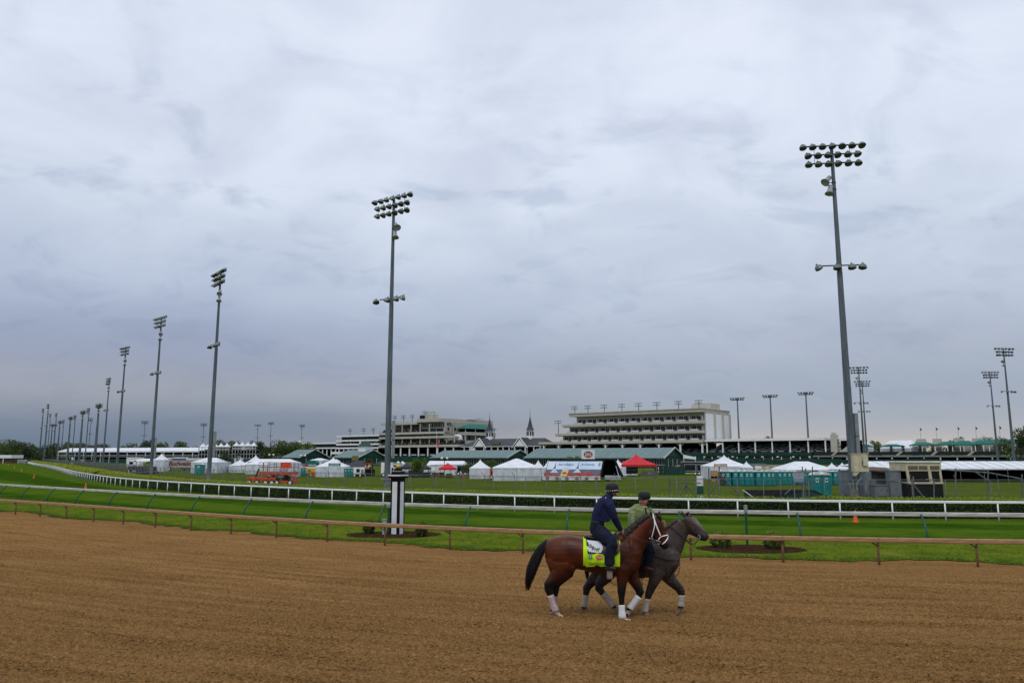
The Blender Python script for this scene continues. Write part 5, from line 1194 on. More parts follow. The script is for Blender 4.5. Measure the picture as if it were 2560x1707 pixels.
for i, (u, v, hh) in enumerate([(1070,1193,1180),(1055,1193,1181),(1122,1195,1183)]):
    g, w, h = fit(u-8, u+8, hh, v); t = thing('wood_crate', ['brown timber crate under the red pop-up canopy at its left','brown timber crate behind the black table','brown timber crate right of the red pop-up canopy'][i], 'crate', (g.x+2.2*(i < 2), g.y+.5, GZ)); 
    for j in range(5): obj('slat', MB().box(-w/2,w/2,-.02-.005*(j % 2),.02,h*j/5+.02,h*(j+1)/5-.02), TIMBER, t)
    obj('crate_core', MB().box(-w/2+.04,w/2-.04,.03,.8,0,h-.05), TIMBER, t)
for i, (u, v, mat, nm) in enumerate([(1154,1194.5,M('blue_plastic', (.03,.10,.33), .5),'blue'),(1159,1195,ORANGE,'orange')]):
    g, w, h = fit(u-3.2, u+3.2, 1185, v); t = thing('barrel', nm+' barrel beside the single white peaked tent', 'barrel', g); obj('drum', MB().lathe([(w/2,0),(w*.53,h*.3),(w/2,h*.33),(w*.53,h*.66),(w/2,h*.7),(w/2,h)], 14), mat, t, smooth=False); obj('lid', MB().lathe([(w*.45,h),(w*.4,h+.04)], 12), DKGREY, t)
# generators
for i, (u0, u1, vt, vb, lb) in enumerate([(765,788,1170,1190,'yellow towed generator between the toilets and the food sign tent'),(561,580,1164,1177,'yellow towed generator beside the dark round tree'),(350,364,1152,1159,'small yellow generator near the low white food tent')]):
    g, w, h = fit(u0, u1, vt, vb); t = thing('generator', lb, 'generator', Vector((g.x, g.y, GZ))); obj('housing', MB().box(-w/2,w/2,0,1.1,h*.35,h), YELLOW, t); obj('panel', MB().box(-w*.3,-w*.05,-.03,-.004,h*.5,h*.85), M('warning_red', (.5,.1,.03)), t); obj('chassis', MB().box(-w*.5,w*.55,.2,.9,h*.25,h*.35), BLACK, t); wheel(t, 0, -.02, h*.17, h*.17)
for i, (u, v) in enumerate(((781,1191),(786,1191.5))):
    g, w, h = fit(u-2.5, u+2.5, 1179, v); t = thing('orange_drum', 'orange traffic drum by the yellow generator, %s one' % ('left', 'right')[i], 'drum', g); obj('drum', MB().lathe([(w*.55,0),(w*.5,h*.5),(w*.42,h)], 12), ORANGE, t); obj('base', MB().lathe([(w*.65,0),(w*.65,.05)], 12), BLACK, t)

# ------------------------------------------------------------ portable toilets
def toilet(label, u0, u1, vt, vb, rz=0.0, body=None, door=None, group='portable toilets in the infield', d=None):
    g, w, h = fit(u0, u1, vt, vb) if d is None else fitd(u0, u1, vt, d)
    root = thing('portable_toilet', label, 'portable toilet', Vector((g.x, g.y+w/2, GZ)), rz, group); hb = h*.9; a = w/2
    body = body or TEAL; door = door or TEALD
    obj('cabin', MB().box(-a, a, -a, a, .08, hb), body, root); obj('skid', MB().box(-a-.03,a+.03,-a-.03,a+.03,0,.08), DKGREY, root)
    m = MB(); m.prism([(-a-.05,hb),(a+.05,hb),(a+.03,hb+.06),(a*.7,h*.97),(a*.35,h),(-a*.35,h),(-a*.7,h*.97),(-a-.03,hb+.06)], -a-.05, a+.05); obj('roof', m, M('white_toilet_roof', (.62,.66,.67), .5, .08, 2), root)
    dr = obj('door', MB().box(-a*.78, a*.78, -a-.03, -a-.004, .14, hb-.1), door, root)
    obj('door_panel', MB().box(-a*.5, a*.5, -a-.045, -a-.032, .3, hb*.33).box(-a*.5, a*.5, -a-.045, -a-.032, hb*.4, hb*.6), door, dr)
    sg = obj('sign', MB().box(-a*.32, a*.32, -a-.045, -a-.032, hb*.68, hb*.86), WHITE, dr); obj('sign_mark', MB().box(-a*.2, a*.2, -a-.055, -a-.046, hb*.73, hb*.81), BLACK, sg)
    obj('vent', MB().box(-a*.6, a*.6, -a-.04, -a-.005, hb-.085, hb-.04), DKGREY, root)
    return root
GT = M('grey_toilet', (.055,.065,.075), .5)
toilet('dark grey portable toilet at the left end of the long teal row', 1801, 1817.5, 1175, 1213.5, body=GT, door=GT)
row = [(1818,1831),(1833,1847),(1848,1861),(1862,1875),(1876,1890),(1891,1905),(1905,1917),(1918,1930),(1931,1943),(1945,1957),(1957,1970),(1970,1981),(1982,1994),(1995,2008),(2008,2021),(2021,2033),(2072,2085),(2085,2097),(2097,2109)]
for i, (a, b) in enumerate(row): toilet('teal portable toilet in the long row, %s teal one from the left' % ORD[i], a, b, 1175+.35*(i > 8), 1214.2 if i < 9 else 1212, rz=RND.uniform(-.12,.12) if i % 4 else -.5)
toilet('teal portable toilet standing apart before the row, left of the pair', 2034, 2056.5, 1181, 1242); toilet('teal portable toilet standing apart before the row, right of the pair', 2057, 2079.5, 1181, 1242)
for i in range(3): toilet('teal toilet left of the yellow generator, %s of three' % ORD[i], 748+i*6.2, 754+i*6.2, 1167, 1188.5)
for i in range(3): toilet('teal toilet right of the food sign tent, %s of three' % ORD[i], 860+i*7.8, 867.6+i*7.8, 1168, 1192)
toilet('lone teal toilet in the grass left of the second nearest left pole', 485, 504.5, 1158, 1186.5)
toilet('teal toilet between the dark round tree and the third pole', 550, 560, 1159, 1176); toilet('teal toilet tucked beside the dark round tree', 561, 570, 1160, 1175)
toilet('tiny teal toilet at the far left, left of two', 304, 312, 1148, 1157); toilet('tiny teal toilet at the far left, right of two', 316, 324, 1148, 1157)
g, w, h = fit(2070, 2073, 1239, 1243)

# ------------------------------------------------------------ dark ramp roof, cabinets, shed, booth
def wedge(label, pts, mat, side):
    """low sloping roof: four corner pixels and their heights above ground"""
    V = []
    for (u, v, z) in pts: p = Gd(u, v, GZ+z); V.append(p)
    c = sum(V, Vector())/4; t = thing('tunnel_roof', label, 'roof', (c.x, c.y, GZ)); L = [(p.x-c.x, p.y-c.y, p.z-GZ) for p in V]; B = [(x, y, 0) for x, y, z in L]
    obj('roof_sheet', MB().add(L+[(x,y,z-.08) for x,y,z in L], [(0,1,2,3),(0,4,5,1),(1,5,6,2),(2,6,7,3),(3,7,4,0)]), mat, t)
    obj('side_wall', MB().add([(x*.97,y*.97,z-.09) for x,y,z in L]+[(x*.97,y*.97,z) for x,y,z in B], [(0,1,5,4),(1,2,6,5),(2,3,7,6),(3,0,4,7)]), side, t)
    obj('edge_trim', MB().bar(L[3],L[0],.09,.07).bar(L[2],L[3],.07,.06), WHITE, t)
ROOFD = M('dark_roof_felt', (.022,.022,.027), .95, .15, 1, spec=.0)
wedge('dark felt tunnel roof low in the grass right of centre', [(1857,1224,1.05),(2034,1224,1.05),(2071,1241,.42),(1886,1245,.42)], ROOFD, GREEN)
wedge('dark low tunnel roof on the left beside the checkered marker post', [(318,1165,1.2),(390,1166,1.2),(395,1178,.5),(322,1181,.5)], ROOFD, GREEN)
CAB = M('grey_cabinet', (.17,.195,.225), .5, .1, 2)
def cabinet(label, u0, u1, vt, vb, dp=.8, dy=0.0, rz=0):
    g, w, h = fit(u0, u1, vt, vb); t = thing('electrical_cabinet', label, 'cabinet', Vector((g.x, g.y+dy, GZ)), rz, 'electrical cabinets at the pole')
    obj('housing', MB().box(-w/2,w/2,0,dp,.06,h-.08), CAB, t); obj('rain_hood', MB().box(-w/2-.04,w/2+.04,-.06,dp+.04,h-.08,h), CAB, t); d_ = obj('door', MB().box(-w*.42,w*.42,-.035,-.004,.14,h-.16), CAB, t)
    obj('handle', MB().box(w*.28,w*.34,-.07,-.036,h*.5,h*.6), DKGREY, d_); obj('plinth', MB().box(-w/2-.03,w/2+.03,-.03,dp+.03,0,.06), BRICKW, t); return t
cabinet('grey electrical cabinet left of the nearest pole', 2108, 2130, 1175, 1239.5); cabinet('grey electrical cabinet just right of the nearest pole', 2161, 2182, 1174, 1241)
cabinet('tall pale grey cabinet with a full-height door in front of the block shed', 2224, 2252, 1175, 1242.5, dy=-.3); 
cabinet('squat grey transformer box in front of the block shed', 2185, 2224, 1211, 1242, dp=.9, dy=-.25)
g, w, h = fit(2168, 2262, 1171, 1241); t = thing('block_shed', 'low grey concrete-block shed with a dark lean-to roof', 'shed', Vector((g.x, g.y+.7, GZ)))
obj('core_wall', MB().box(-w/2+.02,w/2-.02,.02,3.2,0,h-.1), BRICKW, t)
BLOCK = [M('grey_block_a', (.17,.16,.14), .9, .15, 4), M('grey_block_b', (.14,.133,.118), .9, .15, 4)]
bl = MB().box(0,.385,-.02,.019,0,.185).mesh('block')
nrow = int((h-.1)/.2)
for i in range(nrow):
    for j in range(int(w/.4)): link('block', bl, BLOCK[0], t, (-w/2+.02+j*.4+(.0 if i % 2 else .0), 0, i*.2+.02))
obj('roof', MB().add([(-w*.72,-.7,h-.02),(w*.62,-.7,h-.38),(w*.62,3.5,h+.05),(-w*.72,3.5,h+.25)], [(0,1,2,3)]).add([(-w*.72,-.7,h-.02),(w*.62,-.7,h-.38),(w*.62,-.7,h-.5),(-w*.72,-.7,h-.14)], [(0,1,2,3)]), TIMBER, t)
obj('conduit', MB().tube([(w*.47,-.1,0),(w*.47,-.1,h*.8),(w*.44,-.05,h-.45)], .04, 6), GREY, t)
obj('meter_box', MB().box(-w*.30,-w*.16,-.2,-.03,h*.38,h*.62), GREY, t)
# beige box on the nearest pole
pb = P(2146, 1155, 66.7); t = thing('service_box', 'beige service box strapped to the nearest light pole', 'box', (pb.x, pb.y, pb.z-.8))
obj('housing', MB().box(-.65,.65,-.45,.0,0,1.5), CREAM, t); obj('lid', MB().box(-.7,.7,-.5,.05,1.5,1.56), CREAM, t); d_ = obj('side_unit', MB().box(.15,.55,-.62,-.455,.5,1.35), M('pale_cream', (.60,.56,.44)), t); obj('slots', MB().box(.1,.145,-.58,-.47,.55,.62).box(.1,.145,-.58,-.47,.7,.77).box(.1,.145,-.58,-.47,.85,.92), BLACK, d_); obj('lower_taper', MB().prism([(-.6,0),(-.1,0),(-.45,-.35),(-.6,-.35)], -.4, -.05), CREAM, t); obj('conduit', MB().tube([(.1,-.2,0),(.1,-.2,-.5),(-.35,-.2,-1.0),(-.35,-.2,-1.6)], .06, 6).tube([(.4,-.2,0),(.4,-.2,-1.6)], .05, 6), GREY, t)
# cream observation booth
g, w, h = fit(2272, 2362, 1156, 1244); t = thing('observation_booth', 'cream booth with large dark windows and a black base at the right', 'booth', g, rad(4))
a, b = -w/2, w/2; dp = 2.6; zb = h*.40; zt = h*.76
obj('base', MB().box(a+.04,b,.02,dp,0,zb-.02), BLACK, t); obj('sill', MB().box(a-.02,b+.02,-.05,dp,zb-.02,zb+.14), CREAM, t)
obj('head_band', MB().box(a-.12,b-.05,-.02,dp,zt,h), CREAM, t); obj('roof_cap', MB().box(a-.18,b+.02,-.1,dp+.1,h,h+.07), CREAM, t)
for x, wd in ((a-.02,.2),(a+w*.62,.26),(b-.18,.18)): obj('mullion', MB().add([(x,-.03,zb+.14),(x+wd,-.03,zb+.14),(x+wd-.08,-.03,zt),(x-.08,-.03,zt),(x,.12,zb+.14),(x+wd,.12,zb+.14),(x+wd-.08,.12,zt),(x-.08,.12,zt)], [(0,1,2,3),(5,4,7,6),(0,3,7,4),(1,5,6,2)]), CREAM, t)
for x0, x1 in ((a+.16,a+w*.62),(a+w*.62+.24,b-.18)): obj('window', MB().box(x0-.04,x1,.06,.10,zb+.14,zt), M('booth_glass', (.008,.009,.01), .15), t)
for x0, x1 in ((a+.05,a+w*.30),(a+w*.33,a+w*.58),(a+w*.66,b-.22)): obj('vent_panel', MB().box(x0,x1,-.05,-.022,zt+.12,h-.28), M('vent_brown', (.13,.11,.08), .7), t)
obj('side_wall', MB().box(b-.02,b,.12,dp,zb,zt), CREAM, t); obj('back_wall', MB().box(a,b,dp-.05,dp,zb,zt), DARKIN, t)
obj('desk_rail', MB().bar((a+w*.5,-.1,zb+.4),(a+w*.66,-.1,zb+.38),.05), GREY, t)
# sloping pipes and gate frames on the fence
def pole_frame(label, pts, r=.05, name='gate_frame', cat='gate'):
    P0 = [Gd(u, v, GZ+z) if dd is None else P(u, v, dd) for u, v, z, dd in pts[0]]
    c = P0[0].copy(); c.z = GZ; t = thing(name, label, cat, c)
    for seg in pts:
        q = [P(u, v, dd) for u, v, z, dd in seg]; obj('pipe', MB().tube([p-c for p in q], r, 6), POSTG, t)
    return t
def seg(dd, *uv): return [(u, v, 0, dd) for u, v in uv]
pole_frame('braced grey fence frame left of the white and green marker', [seg(57.5,(1673,1191),(1673,1250)), seg(57.5,(1715,1191),(1715,1250)), seg(57.5,(1673,1207),(1752,1207)), seg(57.4,(1715,1210),(1697,1244)), seg(57.4,(1715,1210),(1742,1247))])
pole_frame('braced grey gate frame left of the teal toilets', [seg(58,(1772,1170),(1772,1250)), seg(58,(1798,1166),(1798,1250)), seg(57.9,(1798,1186),(1772,1246)), seg(57.9,(1800,1186),(1858,1246))])
pole_frame('pair of tall grey gate posts in front of the teal row', [seg(58,(2006,1166),(2006,1245)), seg(58,(2014,1170),(2014,1245)), seg(58,(2031,1166),(2031,1225)), seg(57.9,(2006,1195),(1962,1236)), seg(58,(1990,1176),(2045,1176))], r=.045)
pole_frame('long sloping grey pipe right of the cream booth', [seg(60,(2362,1174),(2470,1181)), seg(60,(2470,1181),(2556,1197)), seg(59.9,(2224,1200),(2280,1211)), seg(60,(2555,1185),(2555,1246)), seg(60,(2470,1175),(2470,1246)), seg(60,(2389,1170),(2389,1246)), seg(60,(2283,1190),(2284,1246)), seg(59.9,(2284,1212),(2312,1246)), seg(60,(2335,1196),(2335,1246)), seg(59.9,(2440,1180),(2470,1201))], r=.06)
r_, w, zb, zt = panel_sign('blank grey sign board hung on the fence before the teal row', 1981, 2006, 1181, 1204, M('pale_grey_board', (.30,.33,.40), .5), d=57.5, name='blank_sign')

# ------------------------------------------------------------ marker posts, shrubs, cones
def marker(label, u, vt, vb, cols, w=None, cap=True):
    g, _, h = fit(u-2, u+2, vt, vb); t = thing('marker_post', label, 'marker post', g, 0, 'distance marker posts'); w = w or .42; n = len(cols)
    for i, c in enumerate(cols): obj('band', MB().tube([(0,0,h*i/n),(0,0,h*(i+1)/n-.001)], w/2, 12), c, t)
    if cap: obj('cap', MB().lathe([(w*.5,h),(w*.42,h+.12),(w*.2,h+.2),(.02,h+.22)], 12), BLACK, t, smooth=True)
marker('white and green marker post behind the hedge near the riders', 1752, 1190, 1262, [WHITE, GREENR, WHITE], .50, False)
marker('black and white marker post left, before the dark tunnel roof', 335, 1153, 1186, [WHITE, BLACK, WHITE], .6)
marker('red and white marker post farther left', 180, 1143, 1161, [WHITE, M('maroon', (.16,.01,.015)), WHITE], .8, False)
marker('small black and white marker post farthest left', 115, 1144, 1154, [WHITE, BLACK, WHITE], 1.0, False)
g, w, h = fit(977, 1007, 1186, 1338.5); t = thing('striped_pillar', 'black and white square marker pillar topped by a gold ball', 'marker pillar', g, rad(-27)); a = .235
obj('shaft', MB().box(-a,a,-a,a,0,h-.12), BLACK, t)
for k in range(4): obj('white_panel', MB().box(-a*.58,a*.58,-a-.012,-a-.003,.0,h-.32), M('pillar_white', (.66,.68,.72), .5, .05, 2), t, rot=(0,0,k*pi/2))
obj('cap', MB().box(-a*1.35,a*1.35,-a*1.35,a*1.35,h-.16,h-.06), BLACK, t); obj('cap_trim', MB().box(-a*1.42,a*1.42,-a*1.42,a*1.42,h-.06,h), M('pillar_white', (.66,.68,.72)), t); obj('cap_step', MB().box(-a*.95,a*.95,-a*.95,a*.95,h,h+.14), BLACK, t); obj('cap_top', MB().box(-a*1.05,a*1.05,-a*1.05,a*1.05,h+.14,h+.18), GREY, t); obj('neck', MB().box(-a*.6,a*.6,-a*.6,a*.6,h+.18,h+.26), BLACK, t)
m = MB(); m.lathe([(.03,0),(.08,.02),(.118,.08),(.122,.12),(.105,.18),(.06,.225),(.01,.24)], 16, (0,0,h+.25)); obj('ball', m, GOLD, t, smooth=True)
g, w, h = fit(955, 966, 1298, 1340); t = thing('grey_bollard', 'pale grey bollard beside the striped pillar', 'bollard', g); obj('tube', MB().tube([(0,0,0),(0,0,h-.03)], w/2, 14), M('bollard_grey', (.34,.36,.36), .6), t); obj('cap', MB().lathe([(w/2+.012,h-.05),(w/2+.012,h-.005),(w*.3,h+.02)], 14), GREY, t)
g, w, h = fit(968, 974, 1262, 1336); t = thing('green_stake', 'dark green stake between the bollard and the striped pillar', 'post', g); obj('stake', MB().box(-.05,.05,-.03,.03,0,h), GREENR, t); obj('grey_clip', MB().box(-.08,.08,-.05,.05,h-.12,h), GREY, t)
g, w, h = fit(1865, 1872, 1262, 1368); t = thing('sensor_post', 'slim green post with a grey cap between the two right shrubs', 'post', g); obj('stake', MB().tube([(0,0,0),(0,0,h-.3)], .05, 8), GREENR, t); obj('cap', MB().tube([(0,0,h-.3),(0,0,h)], .075, 10), GREY, t)
MULCH = ground_mat('mulch', [(.3,(.018,.010,.007)),(.5,(.045,.024,.015)),(.7,(.075,.04,.026))], 3, 22, 1.0, bdist=.05)
def mulch(name, u0, u1, v0, v1):
    A, B = Gd(u0, (v0+v1)/2), Gd(u1, (v0+v1)/2); c = (A+B)/2; rx = (B-A).length/2; ry = (Gd((u0+u1)/2, v0).y-Gd((u0+u1)/2, v1).y)/2; ang = math.atan2(B.y-A.y, B.x-A.x)
    n = 48; vs = [(0,0,.10)]; 
    for ring, z in ((.6,.085),(1.0,.034)):
        for i in range(n): a = 2*pi*i/n; k = ring*(1+.08*noise.noise((cos(a)*2, sin(a)*2, u0))); vs.append((rx*k*cos(a), ry*k*sin(a), z))
    fs = [(0,1+i,1+(i+1) % n) for i in range(n)]+[(1+i,1+n+i,1+n+(i+1) % n,1+(i+1) % n) for i in range(n)]
    o = link(name, MB().add(vs, fs).mesh(name), MULCH, None, (c.x, c.y, GZ), (0,0,ang)); return struct(o)
mulch('mulch_bed', 866, 1104, 1328, 1346); mulch('mulch_bed', 1742, 2012, 1362, 1385)
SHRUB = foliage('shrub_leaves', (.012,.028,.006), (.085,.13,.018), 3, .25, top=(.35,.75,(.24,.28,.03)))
for (u0, u1, vt, vb, lb) in [(907,935,1296,1338,'round shrub left of the striped pillar'),(1038,1067,1303,1343,'round shrub right of the striped pillar'),(1779,1828,1328,1373,'round shrub left of the slim capped post'),(1914,1962,1329,1377,'round shrub right of the slim capped post')]:
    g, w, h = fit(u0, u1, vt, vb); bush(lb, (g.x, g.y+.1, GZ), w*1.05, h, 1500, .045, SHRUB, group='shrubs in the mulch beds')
cones = [(2139,1275,1304.5),(213.6,1206,1222.5),(84.5,1184,1195),(53.5,1170.5,1178),(36,1162.5,1170),(21,1158,1163),(13.5,1156.5,1161),(6,1155,1158.8),(1,1153.5,1156.5)]
for i, (u, vt, vb) in enumerate(cones):
    g, w, h = fit(u-3, u+3, vt, vb); h = max(.55, min(h, .72)); lb = 'orange traffic cone on the turf right of the nearest pole' if i == 0 else 'orange traffic cone on the turf at the left, %s nearest of the line' % ORD[i-1]
    t = thing('traffic_cone', lb, 'traffic cone', g, 0, 'orange cones on the turf course'); obj('cone', MB().lathe([(.135,.02),(.028,h)], 14), CONE, t, smooth=False); obj('base', MB().box(-.15,.15,-.15,.15,0,.025), CONE, t)

# ------------------------------------------------------------ hospitality stand and towers at the far left
g0 = P(146, 1140, 430); g1 = P(506, 1140, 395); ang = math.atan2(g1.y-g0.y, g1.x-g0.x); L = (g1-g0).length
t = thing('hospitality_stand', 'long white-roofed two-storey temporary hospitality stand at the left', 'stand', (g0.x, g0.y, GZ), ang)
ht = P(146, 1119.5, 430).z-GZ; n = 16; bw = L/n
for i in range(n):
    k = .985 if i < 14 else .82
    obj('roof_panel', MB().add([(i*bw,-.5,ht*.78),((i+1)*bw-.12,-.5,ht*.78),((i+1)*bw-.12,7,ht),(i*bw,7,ht),(i*bw,-.5,ht*.70),((i+1)*bw-.12,-.5,ht*.70)], [(0,1,2,3),(0,4,5,1)]), TENT, t)
    obj('upright', MB().box(i*bw-.12,i*bw+.12,-.3,0,0,ht*.72), WHITE, t)
obj('upper_deck', MB().box(0,L,-.6,9,ht*.40,ht*.45), GREY, t); obj('handrail', MB().box(0,L,-.62,-.55,ht*.52,ht*.535), WHITE, t); obj('dark_back', MB().box(0,L,8.5,9,0,ht*.97), DARKIN, t); obj('green_skirt', MB().box(0,L,-.2,.1,0,ht*.27), GREEN, t)
def tower(label, u0, u1, vt, d, n):
    g, w, h = fitd(u0, u1, vt, d); t = thing('peaked_tower', label, 'stand', g); hp = h*.80
    for i in range(n): x = -w/2+w*(i+.5)/n; o = obj('peak_roof', peak_roof(w/n*1.02, w/n, hp, h, 4, 1.5), TENT, t, (x, w/n/2, 0))
    obj('deck', MB().box(-w/2,w/2,0,5,hp*.78,hp*.80).box(-w/2,w/2,0,5,hp*.56,hp*.60).box(-w/2,w/2,0,5,hp*.34,hp*.38), GREY, t); obj('handrail', MB().box(-w/2,w/2,-.05,.05,hp*.88,hp*.895).box(-w/2,w/2,-.05,.05,hp*.845,hp*.855), WHITE, t)
    obj('core', MB().box(-w/2+.1,w/2-.1,.8,5,0,hp*.78), DARKIN, t)
    for i in range(n*2+1): x = -w/2+w*i/(n*2); obj('upright', MB().box(x-.12,x+.12,-.02,.3,0,hp), M('tower_frame', (.30,.31,.32), .6), t)
    obj('green_base', MB().box(-w/2,w/2,-.1,.2,0,hp*.34), M('slate_green', (.03,.06,.065), .6), t)
tower('left of two tall stands topped with white peaked roofs', 496, 571, 1105.5, 330, 5); tower('right of two tall stands topped with white peaked roofs', 580, 638, 1102.5, 320, 4)
# barns at the far left end of the course
for i, (u0, u1, vt, d, lb, mt) in enumerate([(60,92,1131,470,'grey barn with a pitched roof left of the far pole row',M('barn_grey', (.06,.062,.065), .8)),(88,112,1132,480,'grey barn with a pitched roof among the far poles',M('barn_grey', (.06,.062,.065))),(36,66,1139,450,'low dark barn roof at the far left',M('barn_grey', (.06,.062,.065)))]):
    g, w, h = fitd(u0, u1, vt, d); t = thing('barn', lb, 'barn', g); obj('wall', MB().box(-w/2,w/2,0,14,0,h*.5), GREY, t); m = MB(); m.prism([(-w/2-.6,h*.5),(w/2+.6,h*.5),(0,h)], -.5, 14.5); obj('roof', m, mt, t); obj('door', MB().box(-1.6,1.6,-.1,-.01,0,h*.42), DARKIN, t)
g, w, h = fitd(-60, 29, 1137, 402); t = thing('long_shed', 'long low white-roofed shed at the far left edge', 'shed', g); obj('wall', MB().box(-w/2,w/2,0,8,0,h*.62), TIMBER, t); obj('roof', MB().box(-w/2-.5,w/2+.5,-1,9,h*.62,h), WHITE, t); [obj('post', MB().box(x-.15,x+.15,-.8,-.5,0,h*.62), WHITE, t) for x in (-w*.3,0,w*.3)]
for i, (u, v) in enumerate(((205,1141),(225,1140),(55,1146),(80,1147))):
    g, w, h = fitd(u-5, u+5, v, 380); t = thing('parked_van', 'distant %s vehicle beneath the far poles, %s from the left' % (('grey','dark')[i % 2], ORD[(2,3,0,1)[i]]), 'van', g, 0, 'distant parked vehicles')
    obj('body', MB().prism([(-2.2,.4),(2.2,.4),(2.2,1.2),(1.5,2.0),(-2.1,2.1)], 0, 1.8), (GREY, DKGREY)[i % 2], t); [wheel(t, x, .05, .36, .36) for x in (-1.4,1.4)]
for i, (u0, u1, v) in enumerate(((318,350,1143),(410,430,1144),(436,462,1143),(466,500,1145))):
    g, w, h = fitd(u0, u1, v, 240); t = thing('vendor_trailer', 'low vendor trailer before the hospitality stand, %s from the left' % ORD[i], 'trailer', g, 0, 'vendor trailers before the hospitality stand'); obj('body', MB().box(-w/2,w/2,0,2.4,.4,h-.3), (WHITE, M('cream_van', (.5,.45,.38)), M('blue_stripe', (.08,.10,.30)), WHITE)[i], t); obj('roof', MB().box(-w/2-.1,w/2+.1,-.1,2.5,h-.3,h), WHITE, t); obj('hatch', MB().box(-w*.3,w*.3,-.05,-.005,1.2,2.2), DARKIN, t); wheel(t, 0, .05, .35, .35)
g, w, h = fitd(1646, 1712, 1166, 150); t = thing('green_hoarding', 'dark green hoarding behind the small tow-behind machine', 'hoarding', g); [obj('board', MB().box(-w/2+i*w/6,-w/2+(i+1)*w/6-.03,-.02*(i % 2),.06,0,h), GREEN, t) for i in range(6)]
g, w, h = fitd(1776, 1814, 1176, 112); t = thing('food_counter', 'orange wooden food counter left of the dark grey toilet', 'counter', g); obj('front', MB().box(-w/2,w/2,0,.1,0,.45).box(-w/2,w/2,0,.1,.75,h), M('orange_wood', (.40,.24,.12)), t); obj('dark_gap', MB().box(-w/2,w/2,.11,.3,0,h), DARKIN, t)
# lamp posts among the tents
for i, (u, vt, vb) in enumerate(((1107,1142,1190),(747,1136,1180),(541,1138,1165),(667,1134,1178))):
    g, w, h = fit(u-2, u+2, vt, vb); t = thing('globe_lamp_post', ['lamp post with twin globes above the red pop-up canopy','lamp post before the left pavilion','lamp post by the dark round tree','lamp post left of the scissor lift'][i], 'lamp post', Vector((g.x, g.y+3, GZ)), 0, 'globe lamp posts among the tents')
    obj('pole', MB().tube([(0,0,0),(0,0,h-.4)], .06, 6), BLACK, t); obj('arm', MB().bar((-.5,0,h-.45),(.5,0,h-.45),.06), BLACK, t)
    for s in (-1, 1): obj('globe', MB().lathe([(.05,0),(.2,.08),(.24,.22),(.16,.38),(.03,.44)], 10, (s*.5,0,h-.44)), WHITE, t, smooth=True)

# ------------------------------------------------------------ track-side barrier before the stands and the clutter between tents and stands
S = Stand('trackside_barrier', 'long dark green barrier along the track in front of the grandstand', -120, -46, 'barrier')
for i in range(46):
    x = -400+i*12.4; S.box('panel', GREEN, (x, x+12.2, -46.2, -46, GZ, 1.6+.25*(i % 3)))
CL = 'vendor trailers and trucks behind the tents'
clut = [(976,1000,1158,165,'white'),(1076,1092,1163,150,'white'),(1138,1172,1164,150,'dark blue'),(1100,1135,1170,152,'black'),(1392,1426,1160,170,'white'),(1500,1545,1160,175,'dark green'),(1716,1776,1160,182,'white'),(1880,1912,1160,165,'grey'),(1913,1962,1163,150,'tan'),(1640,1662,1163,168,'black'),
        (700,748,1163,165,'white'),(742,760,1160,172,'grey'),(806,834,1157,175,'grey'),(905,930,1163,172,'black'),(1010,1070,1172,150,'white'),(2100,2166,1163,150,'dark green'),(1785,1850,1166,142,'black'),(655,690,1160,178,'grey'),(590,640,1158,185,'white'),(452,490,1156,200,'black'),(1226,1236,1172,124,'orange')]
CM = {'white': M('trailer_white', (.58,.60,.62), .5, .1, .5), 'grey': M('trailer_grey', (.22,.23,.24), .6, .12, .5), 'black': M('trailer_black', (.016,.016,.018), .6, .2, .5), 'dark green': GREEN, 'dark blue': M('trailer_blue', (.02,.03,.09), .6), 'tan': CREAM, 'orange': ORANGE}
for i, (a, b, v, d, c) in enumerate(clut):
    g, w, h = fitd(a, b, v, d); where = ['left of','right of'][i % 2]
    t = thing('vendor_trailer', '%s vendor trailer behind the tents, %s' % (c, '%s from the left among them' % ORD[sorted(range(len(clut)), key=lambda k: clut[k][0]).index(i)]), 'trailer', g, RND.uniform(-.1, .1), CL)
    obj('body', MB().box(-w/2, w/2, 0, 2.3, .35, h), CM[c], t); obj('roof_edge', MB().box(-w/2-.06, w/2+.06, -.06, 2.36, h, h+.09), GREY, t)
    n = max(1, int(w/2.4))
    for k in range(n): x = -w/2+w*(k+.2)/n; obj('hatch', MB().box(x, x+w/n*.6, -.04, -.004, h*.45, h*.82), (DARKIN, WHITE)[(k+i) % 2], t)
    for x in (-w*.25, w*.25): wheel(t, x, .04, .3, .3)
